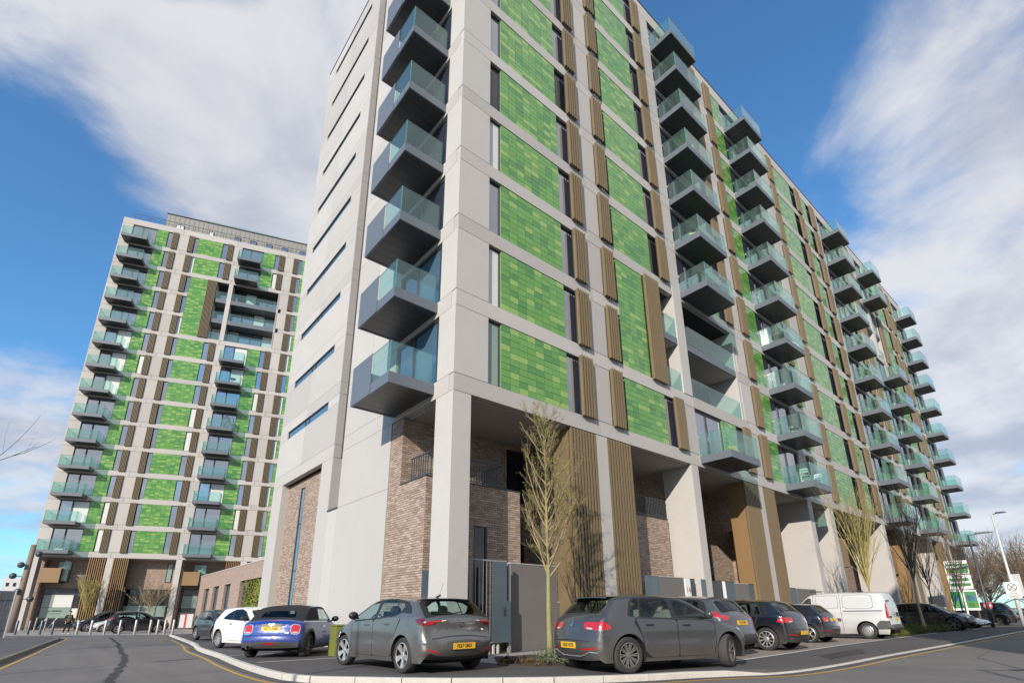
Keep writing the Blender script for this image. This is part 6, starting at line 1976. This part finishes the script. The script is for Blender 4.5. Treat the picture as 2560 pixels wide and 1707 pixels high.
SP_VAN = dict(L=4.81, W=1.90, H=1.94, wheels=(.98, 3.98), R=.33, ra=.40, rimr=.205, handles=(2.30, 3.0), belt=(1.15, 1.10), tum=.13, rt=.05, ft=.22, re=.06, rr=.14, flare=.008, no_cabin=False, mirror_x=3.55,
    S=[(.16, .36, .04), (.0, .40, .06), (.0, .56, .07), (.06, .60, .05), (.08, .9, .05), (.10, 1.3, .05), (.15, 1.65, .06), (.24, 1.87, .07), (.42, 1.92, .06), (1.2, 1.94, .06), (2.2, 1.94, .06), (2.9, 1.90, .06), (3.2, 1.82, .06), (3.6, 1.50, .07), (3.95, 1.20, .09), (4.15, 1.10, .11), (4.5, .95, .16), (4.68, .76, .22), (4.78, .55, .26), (4.78, .38, .26), (4.65, .27, .2)],
    side=[('seam', [(.62, 1.22), (.62, 1.80), (1.75, 1.82), (1.80, 1.24)], .12), ('panel', [(.632, 1.232), (.632, 1.79), (1.742, 1.808), (1.788, 1.252)], .12),
          ('seam', [(1.86, .34), (1.86, 1.86), (1.874, 1.86), (1.874, .34)], .02), ('seam', [(1.95, 1.27), (1.95, 1.80), (2.85, 1.80), (2.85, 1.22)], .07), ('panel', [(1.962, 1.282), (1.962, 1.788), (2.838, 1.788), (2.838, 1.232)], .07),
          ('seam', [(2.95, .34), (2.95, 1.84), (2.964, 1.84), (2.964, .34)], .02), ('trim', [(.30, 1.115), (.30, 1.155), (1.80, 1.155), (1.80, 1.115)], .05), ('side_bumper', [(1.90, .70), (1.90, .84), (3.4, .84), (3.4, .70)], .06),
          ('pillar', [(3.06, 1.10), (3.04, 1.70), (3.18, 1.70), (3.52, 1.44), (3.82, 1.14), (3.7, 1.08)], .06), ('window', [(3.09, 1.12), (3.07, 1.67), (3.17, 1.67), (3.49, 1.42), (3.76, 1.15), (3.68, 1.10)], .07),
          ('side_bumper', [(.03, .40), (.03, .74), (.46, .74), (.60, .60), (.60, .38)], .06), ('flap', [(1.38, .92), (1.38, 1.07), (1.56, 1.07), (1.56, .92)], .3),
          ('light', [(.07, .80), (.10, 1.42), (.20, 1.45), (.22, .84)], .08), ('headlight', [(4.3, .86), (4.1, 1.0), (4.3, 1.0), (4.52, .86)], .12)],
    top=[('seam', 'rear', [(.012, .58), (-.012, .58), (-.012, 1.86), (.012, 1.86)], .02, False), ('seam', 'rear', [(.66, .98), (-.66, .98), (-.66, .968), (.66, .968)], .02, False), ('panel', 'rear', [(.66, 1.12), (.62, 1.78), (.05, 1.80), (.05, 1.12)], .1, True), ('light', 'rear', [(5.0, .82), (.76, .82), (.76, 1.40), (5.0, 1.42)], .05, True),
         ('bumper', 'rear', [(5.0, .38), (-5.0, .38), (-5.0, .60), (5.0, .60)], .02, False), ('light', 'rear', [(.14, 1.86), (-.14, 1.86), (-.14, 1.885), (.14, 1.885)], .1, False),
         ('windscreen', 'front', [(5.09, 1.17), (5.08, 1.74), (-5.08, 1.74), (-5.09, 1.17)], .06, False), ('headlight', 'front', [(5.0, .78), (.5, .78), (.5, .94), (5.0, .96)], .1, True), ('grille', 'front', [(.6, .36), (-.6, .36), (-.55, .62), (.55, .62)], .1, False)])
SP_SUPER = dict(L=4.69, W=1.94, H=1.29, wheels=(.93, 3.73), R=.335, ra=.40, rimr=.25, handles=(), belt=(.86, .72), tum=.55, rt=.12, ft=.30, black_sill=.26,
    S=[(.16, .24, .05), (.03, .4, .1), (.0, .6, .14), (.08, .78, .1), (.25, .90, .09), (.6, 1.03, .08), (1.1, 1.17, .07), (1.7, 1.27, .07), (2.1, 1.28, .06), (2.5, 1.19, .06), (3.0, .98, .07), (3.35, .83, .08), (3.8, .70, .1), (4.2, .60, .13), (4.5, .52, .2), (4.64, .42, .24), (4.68, .32, .26), (4.6, .22, .24)],
    side=[('pillar', [(1.1, .92), (1.5, 1.12), (1.95, 1.18), (2.35, 1.12), (3.2, .80), (2.4, .76)], .08), ('window', [(1.3, .93), (1.6, 1.09), (1.95, 1.14), (2.3, 1.08), (2.98, .81), (2.3, .80)], .08), ('trim', [(1.0, .34), (1.1, .62), (1.7, .70), (2.7, .50), (2.9, .30)], .08), ('headlight', [(4.1, .48), (3.92, .57), (4.12, .57), (4.34, .48), (4.36, .44)], .15)],
    top=[('pillar', 'rear', [(5.0, .80), (5.0, 1.18), (-5.0, 1.18), (-5.0, .80)], .05, False), ('light', 'rear', [(5.0, .68), (.4, .70), (.4, .76), (5.0, .78)], .1, True), ('pillar', 'front', [(5.02, .80), (5.02, 1.24), (-5.02, 1.24), (-5.02, .80)], .05, False), ('windscreen', 'front', [(5.08, .83), (5.07, 1.22), (-5.07, 1.22), (-5.08, .83)], .06, False),
         ('headlight', 'front', [(5.0, .44), (.5, .45), (.5, .50), (5.0, .55)], .08, True), ('grille', 'front', [(5.05, .24), (-5.05, .24), (-.6, .38), (.6, .38)], .1, False), ('grille', 'front', [(.28, .40), (.06, .40), (.06, .47), (.28, .47)], .2, True)])

# ---- placing them
def x_astra(o, c, ox):
    e = obj('emblem', roundel('zig'), o); e.matrix_local = rear_frame(c, ox, 0, .90)
    for body, y, z, s in (('ASTRA', .50, .775, .045), ('SRi', -.56, .79, .04)):
        t = obj('badge', text_mesh(body, s, 'chrome', .002), o); t.matrix_local = rear_frame(c, ox, y, z)
    strip(o, c, ox, [(.42, 1.105), (.1, 1.095), (-.12, 1.13)], 'trim_black', 'wiper', r=.011)
    sp = MB()
    y = np.linspace(-.62, .62, 13)
    for a, b in zip(y[:-1], y[1:]):
        f = lambda q: .66 - .10 * (1 - (q / .62) ** 4) + ox
        g = lambda q: 1.40 - .02 * (abs(q) / .62) ** 2
        sp.face([(f(a), a, g(a)), (f(b), b, g(b)), (.86 + ox, b, g(b) + .022), (.86 + ox, a, g(a) + .022)])
        sp.face([(f(a), a, g(a) - .02), (f(b), b, g(b) - .02), (f(b), b, g(b)), (f(a), a, g(a))], 1)
        sp.face([(.80 + ox, a, g(a) - .02), (.80 + ox, b, g(b) - .02), (f(b), b, g(b) - .02), (f(a), a, g(a) - .02)], 1)
    part('spoiler', sp, ['paint_grey', 'trim_black'], o)
    an = MB().tube([(1.05 + ox, 0, 1.435), (.90 + ox, 0, 1.475)], .022, 6).tube([(.93 + ox, 0, 1.47), (.80 + ox, 0, 1.72)], .004, 4)
    part('aerial', an, 'trim_black', o)
    for sg in (1, -1):
        for hx in ():
            pass
def x_golf(o, c, ox):
    e = obj('emblem', roundel('vw'), o); e.matrix_local = rear_frame(c, ox, 0, .90)
    t = obj('badge', text_mesh('GOLF', .04, 'chrome', .002), o); t.matrix_local = rear_frame(c, ox, .56, .71)
    sp = MB()
    y = np.linspace(-.60, .60, 13)
    for a, b in zip(y[:-1], y[1:]):
        f = lambda q: .54 - .06 * (1 - (q / .6) ** 4) + ox
        g = lambda q: 1.405 - .02 * (abs(q) / .6) ** 2
        sp.face([(f(a), a, g(a)), (f(b), b, g(b)), (.84 + ox, b, g(b) + .022), (.84 + ox, a, g(a) + .022)])
        sp.face([(f(a), a, g(a) - .022), (f(b), b, g(b) - .022), (f(b), b, g(b)), (f(a), a, g(a))])
        sp.face([(.76 + ox, a, g(a) - .022), (.76 + ox, b, g(b) - .022), (f(b), b, g(b) - .022), (f(a), a, g(a) - .022)])
    part('spoiler', sp, o.get('_p', 'paint_dkgrey'), o)
    strip(o, c, ox, [(.34, 1.125), (.0, 1.115), (-.25, 1.13)], 'trim_black', 'wiper', r=.010)
    strip(o, c, ox, [(.78, .315), (.6, .36), (.3, .30), (-.3, .30), (-.6, .36), (-.78, .315)], 'alloy', 'exhaust_trim', r=.012)
def x_plain(o, c, ox):
    strip(o, c, ox, [(.30, c.zb(0) + .13), (-.2, c.zb(0) + .14)], 'trim_black', 'wiper', r=.010)
def x_mini(o, c, ox):
    for sg in (1,):
        part('exhaust', MB().lathe([(.040, -.06), (.048, -.07), (.048, .08), (.034, .08), (.034, -.05)], (.03 + ox, .52, .29), 'x', 16, mats=[0, 0, 0, 1]), ['chrome', 'well'], o)
    b = MB()
    M_ = rear_frame(c, ox, 0, .845)
    for k in range(12):
        a, q = -.34 + k * .68 / 12, -.34 + (k + 1) * .68 / 12
        h = lambda v: .035 * (1 - (v / .36) ** 4)
        b.face([tuple(M_ @ Vector((a, -h(a), .012))), tuple(M_ @ Vector((q, -h(q), .012))), tuple(M_ @ Vector((q, h(q), .016))), tuple(M_ @ Vector((a, h(a), .016)))])
    part('boot_handle', b, 'trim_black', o)
    wing = MB()
    for sg in (1, -1):
        for k in range(3):
            wing.face([tuple(M_ @ Vector(p)) for p in ((sg * .022, .022 - k * .012, .03), (sg * .022, .013 - k * .012, .03), (sg * (.075 - k * .012), .018 - k * .012, .03), (sg * (.08 - k * .012), .026 - k * .012, .03))])
    wing.face([tuple(M_ @ Vector((.022 * math.cos(i * .628), .022 * math.sin(i * .628), .031))) for i in range(10)])
    part('emblem', wing, 'chrome', o)
    t = obj('badge', text_mesh('COOPER', .042, 'chrome', .002), o); t.matrix_local = rear_frame(c, ox, -.40, .655)
    strip(o, c, ox, [(.42, .87), (.40, .68), (.34, .64), (-.34, .64), (-.40, .68), (-.42, .87)], 'paint_blue', 'plate_surround', r=.008)
def x_suv_rails(o, c, ox):
    for sg in (1, -1):
        b = MB()
        P = [(x + ox, sg * (float(c.wid(np.array(x), np.array(c.H * .93))) - .06), float(np.interp(x, c.S2[len(c.S2) // 5:len(c.S2) * 2 // 3, 0], c.S2[len(c.S2) // 5:len(c.S2) * 2 // 3, 1])) + .015) for x in np.linspace(c.L * .17, c.L * .60, 10)]
        b.tube(P, .022, 6)
        part('roof_rail', b, 'alloy', o)
    x_plain(o, c, ox)
def x_van(o, c, ox):
    b = MB()
    for x in (1.3, 3.05):
        b.tube([(x + ox, -.72, 1.93), (x + ox, -.72, 2.0), (x + ox, .72, 2.0), (x + ox, .72, 1.93)], .014, 5)
    b.tube([(2.5 + ox, .72, 2.0), (3.05 + ox, .72, 2.0)], .012, 5)
    part('roof_bars', b, 'trim_black', o)
    part('door_handle', MB().box(-.02 + ox, .06 + ox, -.07, -.03, .90, 1.08), 'trim_black', o)
    hg = MB()
    for sg in (1, -1):
        for z in (.86, 1.5):
            hg.box(.03 + ox, .14 + ox, sg * .80 - .02, sg * .80 + .02, z, z + .06)
    part('hinge', hg, 'trim_black', o)
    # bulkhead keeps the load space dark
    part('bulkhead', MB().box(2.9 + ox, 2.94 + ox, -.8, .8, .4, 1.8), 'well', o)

def rear_from_wheel(wx, wy, head, side, half):
    """rear axle middle from the contact point of the rear wheel on one side (+1 left, -1 right)"""
    a = math.radians(head)
    return (wx + side * math.sin(a) * half, wy - side * math.cos(a) * half, 0.0)
C_ = []
place_car(SP_ASTRA, 'parked_car', 'grey five door hatchback with dark wraparound tail lights and plate FE67 EMX', rear_from_wheel(5.52, 9.78, 91.0, 1, .80), 91.0, 'paint_grey', 'five', 'alloy', plate=('FE67 EMX', .50, False), extras=x_astra, steer=.12)
place_car(SP_HATCH, 'parked_car', 'dark grey five door hatchback with plate GF68 WZR and its front wheels turned', rear_from_wheel(8.52, 6.70, -14.0, -1, .79), -14.0, 'paint_dkgrey', 'multi', 'alloy_dark', plate=('GF68 WZR', .50, False), extras=x_golf, steer=.45, mirrors='paint_dkgrey', seats='seat_light')
place_car(SP_MINI, 'convertible_car', 'blue convertible with a folded up black soft top and plate AT11 NER', rear_from_wheel(5.72, 15.75, 50.0, -1, .76), 50.0, 'paint_blue', 'multi', 'alloy_black', plate=('AT11 NER', .755, False), extras=x_mini)
place_car(SP_COUPE, 'parked_car', 'white three door hatchback half hidden behind the blue convertible', rear_from_wheel(5.02, 22.6, 283, -1, .74), 283, 'paint_white', 'multi', 'alloy', glass='car_glass_dark', plate=('', .45, True))
place_car(SP_HATCH, 'parked_car', 'dark hatchback facing the viewer behind the white hatchback', rear_from_wheel(5.95, 31.6, 276, -1, .77), 276, 'paint_slate', 'ten', 'alloy', plate=('', .45, True))
place_car(SP_LEX, 'parked_car', 'dark grey crossover with pointed red tail lights behind the bonnet of the grey hatchback', (14.0, 7.95, 0), 90, 'paint_lgrey', 'five_twin', 'alloy', glass='car_glass_dark', plate=('Y167 KFH', .83, False), extras=x_plain)
place_car(SP_GOLF6, 'parked_car', 'black hatchback with rounded red tail lights and ten spoke wheels', rear_from_wheel(16.74, 7.83, 91, 1, .79), 91, 'paint_navy', 'ten', 'alloy', plate=('', .50, False), extras=x_plain)
place_car(SP_SMALL, 'parked_car', 'small black hatchback with twin spoke wheels next to the silver van', rear_from_wheel(22.1, 8.72, 91, 1, .76), 91, 'paint_navy', 'five_twin', 'alloy', glass='car_glass_dark', plate=('LJ11', .82, False), extras=x_plain)
place_car(SP_VAN, 'panel_van', 'dirty silver panel van with grey rear bumper and a roof bar', rear_from_wheel(26.85, 8.18, 92, 1, .82), 92, 'paint_silver', 'steel', 'alloy', plate=('', .78, False), extras=x_van, cat='van')
place_car(SP_CROSS, 'parked_car', 'shiny black crossover facing the road behind the forked tree', (42.75, 11.0, 0), -90, 'paint_black', 'five_twin', 'alloy_dark', glass='car_glass_dark', plate=('', .45, True))
place_car(SP_SUPER, 'sports_car', 'low white sports car with a black bonnet sill and grille facing the road', (49.3, 11.3, 0), -90, 'paint_white', 'five_twin', 'alloy_dark', glass='car_glass_dark')
place_car(SP_BIGSUV, 'parked_car', 'big black off roader with its tail to the road at the far right', (61.6, 8.6, 0), 93, 'paint_black', 'five', 'alloy_black', glass='car_glass_dark', extras=x_suv_rails)
place_car(SP_HATCH, 'parked_car', 'blue car glimpsed at the right edge beyond the big black off roader', (84, 9.6, 0), 90, 'paint_slate', 'ten', 'alloy')
X0, Y0 = ray_ground(297, 1579.5)
place_car(SP_SUV, 'parked_car', 'dark estate style crossover with silver roof rails parked behind the bollards', (4.55, 55.2, -.09), 1, 'paint_navy', 'five_twin', 'alloy', glass='car_glass', extras=x_suv_rails)
place_car(SP_COUPE, 'parked_car', 'silver hatchback nose showing from behind the dark estate style crossover', (6.4, 61.5, -.09), 184, 'paint_silver', 'five', 'alloy')
place_car(SP_BIGSUV, 'parked_car', 'dark blue grey off roader parked by the shop front of the distant tower', (5.9, 66.2, -.09), 186, 'paint_slate', 'five', 'alloy', glass='car_glass_dark')

# ================================================================== PERSON
mat('skin', (.50, .30, .22), .6); mat('hair_dark', (.02, .015, .012), .8); mat('cloth_black', (.013, .014, .016), .9); mat('cloth_tan', (.30, .21, .11), .9); mat('cloth_green', (.035, .045, .04), .9); mat('shoe_white', (.6, .62, .66), .6)
def person(loc, rz):
    o = thing('person', 'person in a tan and green jacket, black trousers and pale shoes by the bollards', 'person', loc, rz)
    # joints, metres; faces local -y, weight on the right foot, left foot leading
    J = {'pelvis': (0, 0, .96, .13), 'belly': (0, -.01, 1.10, .125), 'chest': (0, 0, 1.30, .145), 'neck0': (0, -.005, 1.47, .07), 'neck': (0, -.02, 1.54, .055), 'head': (0, -.035, 1.63, .085), 'crown': (0, -.02, 1.72, .075)}
    for sg, nm, st in ((1, 'l', -.20), (-1, 'r', .16)):
        J['hip' + nm] = (sg * .095, 0, .90, .10)
        J['knee' + nm] = (sg * .10, st * .55 - .03, .50, .066)
        J['ank' + nm] = (sg * .10, st + .06, .10, .045)
        J['toe' + nm] = (sg * .12, st - .10, .04, .04)
        J['sh' + nm] = (sg * .19, 0, 1.40, .075)
        J['el' + nm] = (sg * .27, .05, 1.13, .052)
        J['wr' + nm] = (sg * .20, -.10, .97, .038)
    bones = [('pelvis', 'belly'), ('belly', 'chest'), ('chest', 'neck0'), ('neck0', 'neck'), ('neck', 'head'), ('head', 'crown')]
    for nm in 'lr':
        bones += [('pelvis', 'hip' + nm), ('hip' + nm, 'knee' + nm), ('knee' + nm, 'ank' + nm), ('ank' + nm, 'toe' + nm), ('chest', 'sh' + nm), ('sh' + nm, 'el' + nm), ('el' + nm, 'wr' + nm)]
        bw = J['wr' + nm]
        sg = 1 if nm == 'l' else -1
        for f in range(4):          # fingers curl forward and down
            a = (bw[0] + sg * (-.02 + .0) + (f - 1.5) * .02, bw[1] - .03, bw[2] - .075, .010)
            b = (a[0], a[1] - .02, a[2] - (.05, .062, .058, .042)[f], .008)
            J[f'f{nm}{f}'], J[f'g{nm}{f}'] = a, b
            bones += [('wr' + nm, f'f{nm}{f}'), (f'f{nm}{f}', f'g{nm}{f}')]
        J['t' + nm] = (bw[0] - sg * .045, bw[1] - .035, bw[2] - .05, .011)
        bones.append(('wr' + nm, 't' + nm))
    keys = list(J)
    me = bpy.data.meshes.new('body')
    me.from_pydata([J[k][:3] for k in keys], [(keys.index(a), keys.index(b)) for a, b in bones], [])
    ob_ = bpy.data.objects.new('body', me)
    COL.objects.link(ob_)
    sm = ob_.modifiers.new('skin', 'SKIN')
    for i, k in enumerate(keys):
        r = J[k][3]
        me.skin_vertices[0].data[i].radius = (r * (1.25 if k in ('chest', 'belly', 'pelvis') else 1), r * (.85 if k in ('chest', 'belly', 'pelvis') else 1.0))
    me.skin_vertices[0].data[0].use_root = True
    ss = ob_.modifiers.new('sub', 'SUBSURF'); ss.levels = 2; ss.render_levels = 2
    dg = bpy.context.evaluated_depsgraph_get()
    m2 = bpy.data.meshes.new_from_object(ob_.evaluated_get(dg))
    bpy.data.objects.remove(ob_)
    m2.name = 'body'
    for mm in ('cloth_black', 'skin', 'cloth_tan', 'cloth_green', 'shoe_white'):
        m2.materials.append(MATS[mm])
    for p in m2.polygons:
        x, y, z = p.center
        p.material_index = 4 if z < .1 else 0 if z < .93 and abs(x) < .24 and y > -.2 and not (abs(x) > .16 and z > .8) else 1 if z > 1.5 or (abs(x) > .14 and z < .99) else 2 if abs(x) < .13 and y < 0 else 3
        p.use_smooth = True
    obj('body', m2, o)
    hd = MB()
    ellipsoid(hd, (0, -.005, 1.705), (.092, .105, .075), 0, 12, 8)
    part('hair', hd, 'hair_dark', o, smooth=True)
    fc = MB()
    fc.face([(-.012, -.125, 1.61), (.012, -.125, 1.61), (.006, -.128, 1.66), (-.006, -.128, 1.66)]); ellipsoid(fc, (0, -.128, 1.625), (.014, .02, .018), 0, 8, 5)
    for sg in (1, -1):
        ellipsoid(fc, (sg * .088, -.02, 1.635), (.015, .022, .032), 0, 8, 5)
    part('nose_and_ears', fc, 'skin', o, smooth=True)
    ey = MB()
    for sg in (1, -1):
        ellipsoid(ey, (sg * .033, -.108, 1.652), (.012, .012, .008), 0, 8, 5)
    ey.box(-.025, .025, -.118, -.105, 1.583, 1.590)
    part('eyes_and_mouth', ey, 'hair_dark', o)
    jk = MB()
    jk.lathe([(.19, .86), (.185, .9), (.17, .98), (.165, .985)], n=16)
    part('jacket_hem', jk, 'cloth_green', o, smooth=True)
    return o
px_, py_ = ray_ground(163, 1584.5)
person((px_, py_, -.095), .35)
